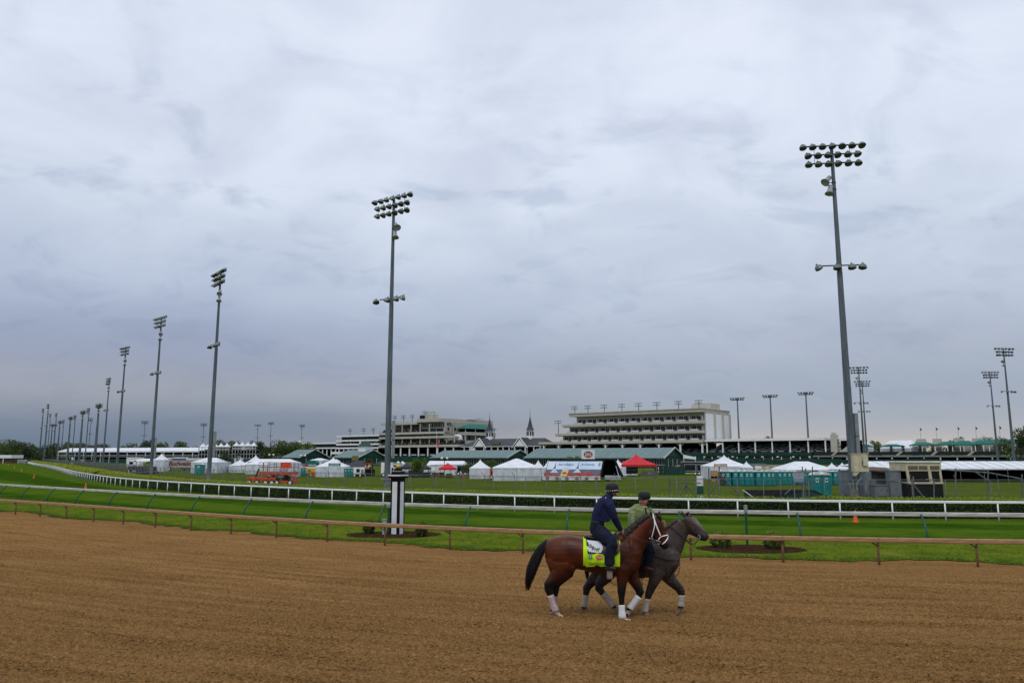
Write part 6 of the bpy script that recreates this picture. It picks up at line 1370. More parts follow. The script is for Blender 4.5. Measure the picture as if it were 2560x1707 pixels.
# ------------------------------------------------------------ horses and riders
class Trace:
    """points of the photograph's crop (zx, zy) set at the distance of a horse's middle plane plus dy metres"""
    def __init__(s, D0, zx0, k): s.D0, s.zx0, s.k = D0, zx0, k
    def d(s, zx): return s.D0+(zx-s.zx0)*s.k
    def __call__(s, zx, zy, dy=0.0): return P(1280+zx/3.919, 1180+zy/3.919, s.d(zx)+dy)
    def m(s, zx, zy=900): return mpp(1280+zx/3.919, 1180+zy/3.919, s.d(zx))/3.919
def loft(mb, T, secs, n=16, vertical=False):
    """secs: (zx, zy, r, dy, rl) in crop pixels (dy metres); ring across the path, rl = half width sideways"""
    k = len(secs); vs = []
    for i, sc_ in enumerate(secs):
        zx, zy, r, dy = sc_[:4]; rl = sc_[4] if len(sc_) > 4 else r
        a = secs[max(0, i-1)]; b = secs[min(k-1, i+1)]; tx, ty = b[0]-a[0], b[1]-a[1]; L = math.hypot(tx, ty) or 1
        px, py = (0, 1) if vertical else (-ty/L, tx/L)
        m = T.m(zx, zy)
        for j in range(n):
            t = 2*pi*j/n; vs.append(T(zx+px*r*cos(t), zy+py*r*cos(t), dy+sin(t)*rl*m))
    fs = [(i*n+j, i*n+(j+1) % n, (i+1)*n+(j+1) % n, (i+1)*n+j) for i in range(k-1) for j in range(n)]
    c0 = T(*[secs[0][q] for q in (0, 1, 3)]); c1 = T(*[secs[-1][q] for q in (0, 1, 3)])
    vs += [c0, c1]; fs += [(k*n, (j+1) % n, j) for j in range(n)]+[(k*n+1, (k-1)*n+j, (k-1)*n+(j+1) % n) for j in range(n)]
    return mb.add(vs, fs)
def ball(mb, T, zx, zy, r, dy, rl=None, ry=None):
    ry = ry or r
    n = 7; return loft(mb, T, [(zx, zy-ry*cos(pi*(i+.35)/(n-.3)), r*sin(pi*(i+.35)/(n-.3)), dy, (rl or r)*sin(pi*(i+.35)/(n-.3))) for i in range(n)])
def remesh(mb, voxel, smooth=4, factor=.5):
    me = mb.mesh('tmp'); o = bpy.data.objects.new('tmp', me); COL.objects.link(o)
    r = o.modifiers.new('r', 'REMESH'); r.mode = 'VOXEL'; r.voxel_size = voxel
    s = o.modifiers.new('s', 'SMOOTH'); s.iterations = smooth; s.factor = factor
    dg = bpy.context.evaluated_depsgraph_get(); dg.update()
    out = bpy.data.meshes.new_from_object(o.evaluated_get(dg)); bpy.data.objects.remove(o); bpy.data.meshes.remove(me)
    out.polygons.foreach_set('use_smooth', [True]*len(out.polygons)); return out
def unproj(p):
    """world point -> crop pixel"""
    y = p[1]; z = p[2]-CH; dep = y*CP+z*SP; up = -y*SP+z*CP
    return ((1280+F*p[0]/dep)-1280)*3.919, ((853.5-F*up/dep)-1180)*3.919
def vcol(me, fn):
    ca = me.color_attributes.new('coat', 'FLOAT_COLOR', 'POINT'); n = len(me.vertices)
    buf = np.empty((n, 4), np.float32)
    for i, v in enumerate(me.vertices):
        zx, zy = unproj(v.co); buf[i, :3] = fn(zx, zy, v.co); buf[i, 3] = 1
    ca.data.foreach_set('color', buf.ravel())
def coat_mat(name, rough=.42, speck=0.0, sheen=.15):
    m = bpy.data.materials.new(name); m.use_nodes = True; nt = m.node_tree; N = nt.nodes; L = nt.links; b = N['Principled BSDF']
    b.inputs['Roughness'].default_value = rough; b.inputs['Specular IOR Level'].default_value = .22
    at = N.new('ShaderNodeVertexColor'); at.layer_name = 'coat'; tc = N.new('ShaderNodeTexCoord')
    n = N.new('ShaderNodeTexNoise'); n.inputs['Scale'].default_value = 5; n.inputs['Detail'].default_value = 5; L.new(tc.outputs['Object'], n.inputs['Vector'])
    r = N.new('ShaderNodeValToRGB'); r.color_ramp.elements[0].position = .3; r.color_ramp.elements[0].color = (.72,.72,.72,1); r.color_ramp.elements[1].position = .7; r.color_ramp.elements[1].color = (1.2,1.2,1.2,1); L.new(n.outputs[0], r.inputs[0])
    mx = N.new('ShaderNodeMix'); mx.data_type = 'RGBA'; mx.blend_type = 'MULTIPLY'; mx.inputs[0].default_value = 1; L.new(at.outputs[0], mx.inputs[6]); L.new(r.outputs[0], mx.inputs[7]); out = mx.outputs[2]
    if speck:
        s = N.new('ShaderNodeTexNoise'); s.inputs['Scale'].default_value = 46; s.inputs['Detail'].default_value = 3; L.new(tc.outputs['Object'], s.inputs['Vector'])
        rr_ = N.new('ShaderNodeValToRGB'); rr_.color_ramp.elements[0].position = .52; rr_.color_ramp.elements[0].color = (0,0,0,1); rr_.color_ramp.elements[1].position = .75; rr_.color_ramp.elements[1].color = (speck,)*3+(1,); L.new(s.outputs[0], rr_.inputs[0])
        m2 = N.new('ShaderNodeMix'); m2.data_type = 'RGBA'; L.new(rr_.outputs[0], m2.inputs[0]); L.new(out, m2.inputs[6]); m2.inputs[7].default_value = (.22,.20,.19,1); out = m2.outputs[2]
    L.new(out, b.inputs['Base Color'])
    f = N.new('ShaderNodeTexNoise'); f.inputs['Scale'].default_value = 90; L.new(tc.outputs['Object'], f.inputs['Vector']); bp = N.new('ShaderNodeBump'); bp.inputs['Strength'].default_value = .15; bp.inputs['Distance'].default_value = .01; L.new(f.outputs[0], bp.inputs['Height']); L.new(bp.outputs[0], b.inputs['Normal'])
    return m
def sm(a, b, x): t = max(0., min(1., (x-a)/(b-a))); return t*t*(3-2*t)
def lerp(a, b, t): return tuple(p*(1-t)+q*t for p, q in zip(a, b))
def put(name, me, mat, parent):
    o = link(name, me, mat, parent); o.matrix_parent_inverse = parent.matrix_world.inverted(); return o
def place(name, mb, mat, parent, smooth=True):
    """mesh given in world coordinates, hung under its parent"""
    L = parent.location if parent.parent is None else None
    off = Vector(L) if L is not None else Vector(parent.parent.location)
    mb.v = [tuple(Vector(p)-off) for p in mb.v]; return obj(name, mb, mat, parent, smooth=smooth)
def placem(name, me, mat, parent):
    me.transform(Matrix.Translation(-Vector(parent.location))); return link(name, me, mat, parent)
HAIR = M('black_horse_hair', (.010,.009,.009), .55, .3, 30, stretch=(1,1,.2))
LEATHER = M('black_leather', (.012,.012,.013), .4, .2, 10, spec=.4); BROWNL = M('brown_leather', (.07,.028,.016), .45, .2, 10)
STEELB = M('bright_steel', (.55,.56,.58), .25, .1, 8, metal=.9)
WRAPW = M('white_leg_wrap', (.78,.78,.82), .8, .06, 14, bump=.5, bscale=30, stretch=(1,1,4)); WRAPP = M('dirty_pink_leg_wrap', (.50,.40,.38), .85, .12, 14, bump=.5, bscale=30, stretch=(1,1,4)); WRAPG = M('dusty_leg_wrap', (.46,.41,.35), .85, .14, 14, bump=.5, bscale=30, stretch=(1,1,4))
def strands(T, spine, n, width, dy0, r=5.0, seed=1, flare=1.0, dyw=.05, tip=.25):
    """tapering locks that follow a spine of crop points with jitter growing along it"""
    rr = random.Random(seed); mb = MB(); k = len(spine)
    for _ in range(n):
        j0 = rr.triangular(-1.05, 1.05); jy = rr.uniform(-1, 1); L = rr.uniform(.72, 1.0); pts = []; rad_ = []
        m = 7
        for i in range(m):
            f = i/(m-1)*L*(k-1); a = min(int(f), k-2); t = f-a
            zx = spine[a][0]*(1-t)+spine[a+1][0]*t; zy = spine[a][1]*(1-t)+spine[a+1][1]*t; w = spine[a][2]*(1-t)+spine[a+1][2]*t
            b = spine[min(a+1, k-1)]; c = spine[a]; tx, ty = b[0]-c[0], b[1]-c[1]; q = math.hypot(tx, ty) or 1
            pts.append(T(zx-ty/q*w*j0*.5+rr.gauss(0, 1.2), zy+tx/q*w*j0*.5, dy0+jy*dyw*(w/width)))
            rad_.append(r*T.m(zx)*(1-(1-tip)*i/(m-1)))
        mb.tube(pts, rad_, 4)
    return mb

# ---------- near horse
T1 = Trace(14.62, 1150, -.00043)
B1 = [(322,770,60,40),(345,783,122,90),(400,798,162,128),(480,801,183,150),(560,794,180,154),(640,788,162,150),(720,805,160,150),(800,822,168,154),(900,834,180,157),(1000,830,195,152),(1070,818,206,135),(1140,825,185,125),(1200,838,148,110),(1245,842,98,80),(1264,840,55,40)]
def surf1(zx, zy, off=0.0):
    """sideways position of the near flank at a crop point"""
    for a, b in zip(B1, B1[1:]):
        if a[0] <= zx <= b[0]: break
    t = max(0, min(1, (zx-a[0])/(b[0]-a[0]))); c, h, w = [a[i]*(1-t)+b[i]*t for i in (1, 2, 3)]
    m = T1.m(zx); e = off/m
    q = max(0, 1-((zy-c)/(h+e))**2); return -math.sqrt(q)*(w+e)*m
def horse(name, label, T, body, neck, head, legs, ears, extra, voxel, coat, mat, base):
    g = T(base[0], base[1]); root = thing(name, label, 'horse', (g.x, g.y, base[2]))
    mb = MB(); loft(mb, T, [(a, b, c, 0, d) for a, b, c, d in body], 24, True); loft(mb, T, neck, 20); loft(mb, T, head, 18)
    for lg in legs: loft(mb, T, lg, 14)
    for e in extra: ball(mb, T, *e)
    for e in ears: loft(mb, T, e, 8)
    me = remesh(mb, voxel, 3, .5); vcol(me, coat)
    placem('body', me, mat, root); return root
neck1 = [(1105,760,165,0,84),(1165,705,150,0,76),(1225,635,126,0,62),(1290,560,108,0,55),(1345,500,94,0,52),(1385,465,76,0,48)]
head1 = [(1380,452,50,.0,44),(1400,505,80,.0,52),(1418,560,82,.0,52),(1442,615,68,.01,44),(1468,665,54,.02,37),(1492,702,47,.03,38),(1512,730,40,.03,34),(1522,742,22,.03,20)]
LF1n = [(1130,850,120,-.12,60),(1095,950,88,-.15,58),(1082,1030,60,-.15,50),(1076,1110,46,-.15,42),(1073,1170,41,-.15,40),(1074,1215,32,-.15,31),(1075,1290,25,-.15,27),(1077,1360,25,-.15,27),(1080,1405,31,-.15,32),(1098,1435,25,-.15,26),(1122,1452,29,-.15,32),(1150,1463,28,-.15,36),(1168,1468,20,-.15,28)]
LF1f = [(1150,880,110,.12,60),(1165,980,80,.14,56),(1195,1055,58,.14,50),(1232,1120,47,.14,42),(1255,1172,41,.14,40),(1240,1218,32,.14,31),(1205,1265,26,.14,27),(1175,1305,26,.14,27),(1152,1338,31,.14,32),(1138,1365,25,.14,25),(1128,1388,27,.14,30),(1124,1408,20,.14,26)]
LH1n = [(455,800,150,-.10,60),(505,900,128,-.14,68),(470,985,92,-.14,58),(405,1050,62,-.13,48),(355,1105,47,-.13,42),(358,1150,40,-.13,36),(376,1205,29,-.13,29),(400,1280,26,-.13,27),(424,1345,31,-.13,33),(444,1385,25,-.13,26),(466,1412,27,-.13,30),(494,1430,27,-.13,34),(512,1438,18,-.13,26)]
LH1f = [(470,810,140,.10,60),(545,900,115,.13,64),(520,985,84,.13,55),(470,1045,58,.13,46),(428,1100,46,.13,40),(424,1150,38,.13,34),(420,1210,27,.13,28),(412,1285,25,.13,26),(404,1352,30,.13,32),(394,1382,25,.13,25),(386,1405,28,.13,31),(378,1428,27,.13,34)]
BAY = (.080,.0165,.005); BLK_ = (.008,.007,.007)
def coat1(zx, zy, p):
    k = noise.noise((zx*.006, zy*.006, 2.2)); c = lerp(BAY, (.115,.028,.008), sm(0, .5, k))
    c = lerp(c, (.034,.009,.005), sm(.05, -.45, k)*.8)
    c = lerp(c, (.10,.026,.008), sm(560, 430, zx)*sm(620, 760, zy)*sm(1000, 900, zy)*.7)  # haunch highlight painted into the coat
    c = lerp(c, (.04,.010,.005), sm(880, 1010, zy)*.7)  # shade low on the belly and flank painted into the coat
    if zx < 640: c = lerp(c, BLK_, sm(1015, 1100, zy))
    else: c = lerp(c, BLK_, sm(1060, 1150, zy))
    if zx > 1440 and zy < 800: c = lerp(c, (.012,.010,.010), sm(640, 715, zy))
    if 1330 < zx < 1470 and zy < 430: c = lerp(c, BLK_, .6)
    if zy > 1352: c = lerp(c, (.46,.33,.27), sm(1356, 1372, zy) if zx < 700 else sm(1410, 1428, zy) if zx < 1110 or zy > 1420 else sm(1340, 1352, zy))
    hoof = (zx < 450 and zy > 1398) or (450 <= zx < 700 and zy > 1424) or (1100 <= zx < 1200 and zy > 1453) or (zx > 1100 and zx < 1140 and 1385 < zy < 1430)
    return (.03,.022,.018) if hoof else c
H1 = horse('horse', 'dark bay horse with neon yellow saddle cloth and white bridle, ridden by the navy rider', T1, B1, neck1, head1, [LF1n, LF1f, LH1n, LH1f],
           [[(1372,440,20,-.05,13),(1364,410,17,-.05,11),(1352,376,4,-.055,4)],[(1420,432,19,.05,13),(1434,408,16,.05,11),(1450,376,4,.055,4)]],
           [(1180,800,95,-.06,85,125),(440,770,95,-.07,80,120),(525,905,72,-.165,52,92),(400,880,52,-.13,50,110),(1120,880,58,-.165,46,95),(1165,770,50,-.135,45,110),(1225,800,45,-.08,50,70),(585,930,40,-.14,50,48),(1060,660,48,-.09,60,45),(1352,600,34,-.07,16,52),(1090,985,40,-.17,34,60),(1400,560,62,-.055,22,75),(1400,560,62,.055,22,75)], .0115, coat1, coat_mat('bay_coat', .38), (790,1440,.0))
# mane, forelock, tail
mn = MB(); rr = random.Random(5)
def neck_pt(T, neck, f, th, k=1.04):
    a = min(int(f), len(neck)-2); t = f-a; A, B = neck[a], neck[a+1]; zx, zy, r_, rl = [A[q]*(1-t)+B[q]*t for q in (0, 1, 2, 4)]
    lo, hi = neck[max(0, a-1)], neck[min(len(neck)-1, a+2)]; tx, ty = hi[0]-lo[0], hi[1]-lo[1]; L = math.hypot(tx, ty); px, py = -ty/L, tx/L
    c = -cos(th)*r_*k; return T(zx+px*c, zy+py*c, -sin(th)*rl*k*T.m(zx))
def mane_locks(T, neck, n, f0, f1, reach, seed):
    rr = random.Random(seed); mb = MB()
    for i in range(n):
        f = rr.uniform(f0, f1); e = rad(rr.uniform(.65, 1.0)*reach); m = T.m(1200); dr = rr.uniform(.02, .10)
        mb.tube([neck_pt(T, neck, f, -.12, 1.02), neck_pt(T, neck, f-dr*.2, e*.25, 1.05), neck_pt(T, neck, f-dr*.6, e*.6, 1.05), neck_pt(T, neck, f-dr, e, 1.03)], [8*m, 9*m, 8*m, 3*m], 4)
    return mb
mn = mane_locks(T1, neck1, 330, .95, 4.95, 62, 5)
place('mane', mn, HAIR, H1)
place('tail', strands(T1, [(378,672,40),(338,690,58),(285,750,88),(232,850,118),(190,960,112),(162,1060,84),(148,1160,44)], 210, 100, .0, 6.0, 3, dyw=.05), HAIR, H1)
fl = MB()
for i in range(16): fl.tube([T1(1395+i, 405, rr.uniform(-.03,.03)), T1(1412+i*1.5, 402, rr.uniform(-.03,.03)), T1(1432+i*2, 440, rr.uniform(-.05,.03)), T1(1440+i*1.5, 480, -.05)], [.012,.012,.01,.004], 4)
place('forelock', fl, HAIR, H1)
# leg wraps
def wrap(T, secs, mat, root, grow=6):
    """bandage wound in overlapping turns"""
    out = []
    for a, b in zip(secs, secs[1:]):
        for i in range(4):
            t = i/4; zz = [a[q]*(1-t)+b[q]*t for q in range(5)]; e = grow+(2.0 if i % 2 else 0.0); out.append((zz[0], zz[1], zz[2]+e, zz[3], zz[4]+e))
    out.append((secs[-1][0], secs[-1][1], secs[-1][2]+grow, secs[-1][3], secs[-1][4]+grow))
    return place('leg_wrap', loft(MB(), T, out, 14), mat, root)
wrap(T1, [(1075,1300,25,-.15,27),(1077,1360,25,-.15,27),(1080,1405,31,-.15,32),(1086,1432,27,-.15,28)], WRAPW, H1)
wrap(T1, [(1242,1216,31,.14,31),(1205,1265,26,.14,27),(1175,1305,26,.14,27),(1153,1336,30,.14,31)], WRAPW, H1)
wrap(T1, [(376,1205,29,-.13,29),(400,1280,26,-.13,27),(424,1345,30,-.13,32),(430,1362,28,-.13,30)], WRAPP, H1, 4)
wrap(T1, [(420,1215,27,.13,28),(412,1285,25,.13,26),(405,1345,29,.13,31)], WRAPP, H1, 4)
# saddle cloth: sheet over the back, both sides
def cloth(zx0, zx1, bot, off, far=True, top=None, nx=24, ny=22, skew=0.0):
    mb = MB(); vs = []
    for i in range(nx+1):
        f = i/nx; x = zx0+(zx1-zx0)*f
        for a, b in zip(B1, B1[1:]):
            if a[0] <= x <= b[0]: break
        t = (x-a[0])/(b[0]-a[0]); c, h, w = [a[q]*(1-t)+b[q]*t for q in (1, 2, 3)]
        bb = bot(f) if callable(bot) else bot
        amax = math.acos(max(-1, min(1, (c-bb)/h))); a0 = -.55 if far else (math.acos(max(-1, min(1, (c-top(f))/h))) if top else 0.0)
        m = T1.m(x); e = off/m
        for j in range(ny+1):
            th = a0+(amax-a0)*j/ny; rip = .006*math.sin(f*17+j*.5)*(j/ny)**2
            vs.append(T1(x+skew*j/ny, c-(h+e)*cos(th), -sin(th)*((w+e)*m)-rip))
    fs = [(i*(ny+1)+j, (i+1)*(ny+1)+j, (i+1)*(ny+1)+j+1, i*(ny+1)+j+1) for i in range(nx) for j in range(ny)]
    return mb.add(vs, fs)
NEON = M('neon_yellow_cloth', (.52,.86,.015), .7, .08, 6, bump=.35, bscale=9, spec=.2); PADW = M('white_pad', (.60,.63,.66), .8, .05, 9); NAVYP = M('navy_pad_border', (.018,.018,.045), .7, .1, 9); INKB = M('black_print', (.010,.010,.012), .7)
SC = place('saddle_cloth', cloth(698, 1058, lambda f: 921-4*math.sin(f*3), .020), NEON, H1)
place('cloth_hem', cloth(698, 1058, lambda f: 926-4*math.sin(f*3), .017, far=False, top=lambda f: 908, nx=20, ny=3), INKB, SC)
place('pad_border', cloth(715, 1050, lambda f: 800-140*max(0, .06-f)/.06+(0 if f < .8 else -60*(f-.8)/.2), .026, far=True), NAVYP, SC)
def flat(pts, off): return [T1(x, y, surf1(x, y, off)) for x, y in pts]
def patch1(name, pts, off, mat, parent, sub=6):
    """print lying on the flank: polygon fanned from its middle and subdivided to follow the curve"""
    cx = sum(p[0] for p in pts)/len(pts); cy = sum(p[1] for p in pts)/len(pts); mb = MB()
    n = len(pts)
    for i in range(n):
        a, b = pts[i], pts[(i+1) % n]
        for s in range(sub):
            q0, q1 = s/sub, (s+1)/sub
            mb.face(flat([(cx+(a[0]-cx)*q0, cy+(a[1]-cy)*q0), (cx+(a[0]-cx)*q1, cy+(a[1]-cy)*q1), (cx+(b[0]-cx)*q1, cy+(b[1]-cy)*q1), (cx+(b[0]-cx)*q0, cy+(b[1]-cy)*q0)], off))
    return place(name, mb, mat, parent, False)
def text1(s, x0, x1, y0, y1, off, mat, parent, bold=0.0, slope=0.0):
    co, fs = text_mesh(s, bold); mb = MB(); mb.add([T1(x0+(x1-x0)*c[0], y1+(y0-y1)*c[1]+slope*c[0], surf1(x0+(x1-x0)*c[0], y1+(y0-y1)*c[1]+slope*c[0], off)) for c in co], fs); return place('lettering', mb, mat, parent, False)
patch1('white_pad', [(733,662),(820,672),(862,676),(898,738),(870,788),(790,784),(752,776),(741,748)], .034, PADW, SC)
# serif initials
def initial(s, x0, x1, y0, y1, serifs):
    o = text1(s, x0, x1, y0, y1, .042, INKB, SC, .012)
    for (a, b, c, d) in serifs: patch1('serif', [(a,c),(b,c),(b,d),(a,d)], .0425, INKB, SC, 1)
initial('G', 748, 778, 705, 738, [(768,781,720,725),(774,779,704,714)]); initial('R', 784, 815, 724, 757, [(780,796,753,758),(780,792,723,728),(808,820,753,758)]); initial('W', 818, 858, 744, 775, [(812,828,743,748),(846,862,743,748),(832,844,743,747)])
text1('TENCENDUR', 742, 925, 885, 912, .034, INKB, SC, .0)
for k in range(0): patch1('serif', [(744+k*25.5-3,909),(744+k*25.5+7,909),(744+k*25.5+7,912.5),(744+k*25.5-3,912.5)], .0345, INKB, SC, 1)
EMB = M('emblem_green', (.01,.16,.15), .6); YR = M('red_print', (.62,.012,.02), .6)
patch1('emblem', [(768+17*cos(t), 826-19*sin(t)) for t in [2*pi*i/14 for i in range(14)]], .034, EMB, SC, 2); patch1('emblem_horse', [(764,812),(772,815),(776,832),(766,838),(762,826)], .036, PADW, SC, 1)
patch1('emblem_text_bar', [(738,846),(796,846),(796,850),(738,850)], .034, EMB, SC, 1)
patch1('speech_bubble', [(855+34*cos(t), 830-20*sin(t)) for t in [2*pi*i/18 for i in range(18)]]+[], .034, YR, SC, 2); patch1('bubble_tail', [(836,840),(850,848),(830,860)], .0345, YR, SC, 1)
text1('Yum!', 829, 884, 819, 842, .038, PADW, SC, .03)
# saddle
sd = MB(); loft(sd, T1, [(706,640,20,0,60),(730,630,26,0,95),(780,640,24,0,105),(840,652,20,0,95),(900,655,20,0,85),(960,645,24,0,70),(1010,618,26,0,50),(1030,604,16,0,30)], 16)
SAD = placem('saddle', remesh(sd, .010, 3), LEATHER, H1)
place('saddle_flap', cloth(888, 1048, lambda f: 835-150*(f-.45)**2, .040, far=True, nx=18, ny=14), LEATHER, H1)
place('knee_roll', loft(MB(), T1, [(1030,690,16,surf1(1030,690,.05),10),(1040,720,22,surf1(1040,720,.055),14),(1038,760,22,surf1(1038,760,.055),14),(1025,788,12,surf1(1025,788,.05),10)], 12), M('tan_suede', (.15,.09,.055), .9), H1)
place('girth', cloth(905, 985, 1026, .012, far=True, nx=8), LEATHER, H1)
hp = lambda x, y, o=.03: T1(x, y, surf1(x, y, o))
place('stirrup_leather', MB().tube([hp(950,760,.05), hp(955,850,.06), T1(958,905,-.36)], .012, 6), LEATHER, H1)
st = MB().tube([T1(930,958,-.36), T1(935,915,-.37), T1(957,895,-.37), T1(980,915,-.37), T1(985,958,-.36), T1(957,964,-.36), T1(930,958,-.36)], .008, 6); place('stirrup', st, STEELB, H1)
place('hanging_wrap', loft(MB(), T1, [(957,952,26,-.31,8),(958,985,28,-.31,9),(957,1046,27,-.31,9)], 12), WRAPP, H1)
# bridle: white straps, noseband, bit, reins
def strap(T, pts, w, mat, root, name='bridle_strap'): return place(name, MB().tube([T(*p) for p in pts], w, 6), mat, root)
BRW = M('white_bridle', (.80,.80,.86), .5, .04, 10)
strap(T1, [(1380,408,-.03),(1388,440,-.105),(1402,490,-.118),(1425,550,-.115),(1448,605,-.10),(1458,632,-.095)], .013, BRW, H1)
strap(T1, [(1396,470,-.12),(1398,520,-.128),(1385,580,-.118),(1372,628,-.095),(1368,645,-.08)], .009, BRW, H1)
strap(T1, [(1458,632,-.095),(1490,622,-.085),(1525,615,-.05),(1530,630,-.02),(1522,655,-.055),(1498,685,-.085),(1472,706,-.085)], .011, BRW, H1, 'noseband'); strap(T1, [(1458,632,-.095),(1440,652,-.095),(1430,668,-.09)], .010, BRW, H1)
strap(T1, [(1380,412,-.04),(1410,420,-.07),(1440,440,-.05),(1450,470,.0)], .009, LEATHER, H1, 'browband')
b_ = MB(); [b_.tube([T1(1440+18*cos(t), 688+14*sin(t), -.09) for t in [2*pi*i/10 for i in range(11)]], .005, 5)]; b_.tube([T1(1352,640,-.075),T1(1345,655,-.08)], .014, 6); b_.tube([T1(1405,668,-.1),T1(1430,672,-.1)], .010, 6); place('bit', b_, STEELB, H1)
strap(T1, [(1350,668,-.09),(1390,690,-.10),(1440,690,-.095),(1475,700,-.085)], .010, LEATHER, H1, 'chin_strap')
strap(T1, [(1440,690,-.095),(1390,690,-.115),(1300,675,-.15),(1190,650,-.16),(1110,625,-.15),(1085,605,-.12)], .007, LEATHER, H1, 'rein'); strap(T1, [(1440,690,.06),(1300,640,.12),(1150,610,.13),(1090,600,.08)], .007, LEATHER, H1, 'rein')
strap(T1, [(1085,605,-.15),(1130,660,-.19),(1200,760,-.20),(1255,830,-.12)], .006, LEATHER, H1, 'breast_strap')
place('eye', ball(MB(), T1, 1462, 525, 9, -.062, 6), BLACK, H1); place('neck_loop', MB().tube([T1(1003,606,-.03), T1(1010,592,-.02), T1(1028,585,0), T1(1046,592,.02), T1(1052,606,.03)], .008, 6), LEATHER, H1)

# ---------- near rider
def person(name, label, T, base): g = T(base[0], base[1], base[2] if len(base) > 2 else 0); return thing(name, label, 'person', (g.x, g.y, g.z))
def hand(mb, T, wrist, palm, tips, r=9.0, thumb=None, pr=19, dw=.02):
    """palm with four fingers of different length and a thumb leaving its side"""
    loft(mb, T, [(wrist[0], wrist[1], 15, wrist[2], 12), ((wrist[0]+palm[0])/2, (wrist[1]+palm[1])/2, 19, palm[2], 11), (palm[0], palm[1], 19, palm[2], 11)], 10)
    for i, ps in enumerate(tips):
        k = len(ps)
        mb.tube([T(palm[0], palm[1]+(i-1.5)*7, palm[2]+(i-1.5)*.004)]+[T(*p) for p in ps], [r*T.m(palm[0])*(1-.12*q) for q in range(k+1)], 8)
    if thumb: mb.tube([T((wrist[0]+palm[0])/2, (wrist[1]+palm[1])/2-6, palm[2])]+[T(*p) for p in thumb], [r*1.1*T.m(palm[0]), r*1.05*T.m(palm[0]), r*.8*T.m(palm[0])][:1+len(thumb)], 8)
R1 = person('person', 'rider in a navy sweater, dark jeans and black helmet on the bay horse', T1, (830,600))
def rider1(mb, k, torso=True, legs=True, arms=True, head=True):
    if torso: loft(mb, T1, [(838,590,62*k,0,82*k),(832,545,70*k,0,88*k),(838,490,64*k,0,76*k),(852,425,70*k,0,84*k),(885,350,80*k,0,100*k),(920,285,66*k,0,108*k),(942,245,42*k,0,70*k),(958,222,30*k,0,36*k)], 18)
    if arms:
        for s in (-1, 1): loft(mb, T1, [(925,282,44*k,s*.15,42*k),(955,320,46*k,s*.21,42*k),(985,390,40*k,s*.22,38*k),(1005,450,36*k,s*.20,34*k),(1035,510,31*k,s*.15,30*k),(1062,560,24*k,s*.08-.03,23*k),(1068,572,20*k,s*.07-.03,20*k)], 14)
    if legs:
        for s in (-1, 1): loft(mb, T1, [(825,560,66*k,s*.09,60*k),(862,592,76*k,s*.16,62*k),(920,635,68*k,s*.26,56*k),(972,680,56*k,s*.33,50*k),(985,712,52*k,s*.345,48*k),(965,765,50*k,s*.355,46*k),(955,835,50*k,s*.36,44*k),(958,905,50*k,s*.36,42*k)], 16)
    return mb
mb = rider1(MB(), .84); loft(mb, T1, [(955,235,30,0,30),(972,205,29,.005,28),(988,188,34,.01,36),(990,165,40,.01,40),(984,145,38,.01,38),(980,128,22,.01,24)], 16)
ball(mb, T1, 1022, 190, 12, .02, 10, 14); ball(mb, T1, 1008, 218, 20, .02, 20, 14); ball(mb, T1, 990, 182, 9, -.075, 5, 15)
for s in (-1, 1):
    y = s*.05-.03 if s < 0 else .05
    hand(mb, T1, (1064,562,y), (1080,585,y), [[(1092,598,y-.01),(1100,612,y-.005)],[(1090,603,y-.008),(1097,617,y-.002)],[(1086,606,y),(1092,619,y)],[(1080,607,y+.01),(1086,617,y+.01)]], 7.5, [(1088,572,y-.02),(1098,585,y-.025)])
placem('body', remesh(mb, .0065, 2, .4), SKIN, R1)
NAVY = M('navy_sweater', (.010,.014,.055), .85, .18, 7, bump=.6, bscale=16, spec=.2); JEANS = M('dark_denim', (.008,.012,.028), .85, .3, 8, bump=.6, bscale=14, spec=.2)
swt = rider1(MB(), 1.02, legs=False); loft(swt, T1, [(948,240,38,0,42),(962,218,36,0,38),(968,206,34,0,36)], 14)
rrs = random.Random(11)
for i in range(7): loft(swt, T1, [(880-i*6,330+i*24,10,-.165+.006*i,8),(925+i*2,345+i*22,13,-.195,10),(960,352+i*20,8,-.19,8)], 8)
placem('sweater', remesh(swt, .0085, 2, .5), NAVY, R1)
jn = rider1(MB(), 1.03, torso=False, arms=False); loft(jn, T1, [(832,600,64,0,88),(832,545,72,0,91),(836,500,67,0,84),(838,484,65,0,80)], 18)
placem('jeans', remesh(jn, .0085, 2, .5), JEANS, R1)
place('belt', loft(MB(), T1, [(836,497,69,0,86),(838,486,68,0,84)], 18), LEATHER, R1)
for s in (-1, 1):
    bt = MB(); loft(bt, T1, [(955,880,40,s*.36,36),(955,912,36,s*.36,32),(940,934,30,s*.36,28),(965,940,26,s*.36,30),(1000,944,20,s*.36,28),(1022,948,12,s*.36,20)], 14); loft(bt, T1, [(915,948,12,s*.36,22),(930,952,14,s*.36,26),(1000,956,10,s*.36,28),(1024,955,6,s*.36,20)], 12)
    placem('boot', remesh(bt, .008, 2), LEATHER, R1)
HELM = M('black_helmet', (.010,.010,.011), .65, .2, 18)
hm = MB(); loft(hm, T1, [(981,104,8,.01,8),(981,107,34,.01,32),(981,116,52,.01,48),(981,134,62,.01,56),(981,160,66,.01,59),(982,184,65,.01,58),(982,198,61,.01,54)], 20, False)
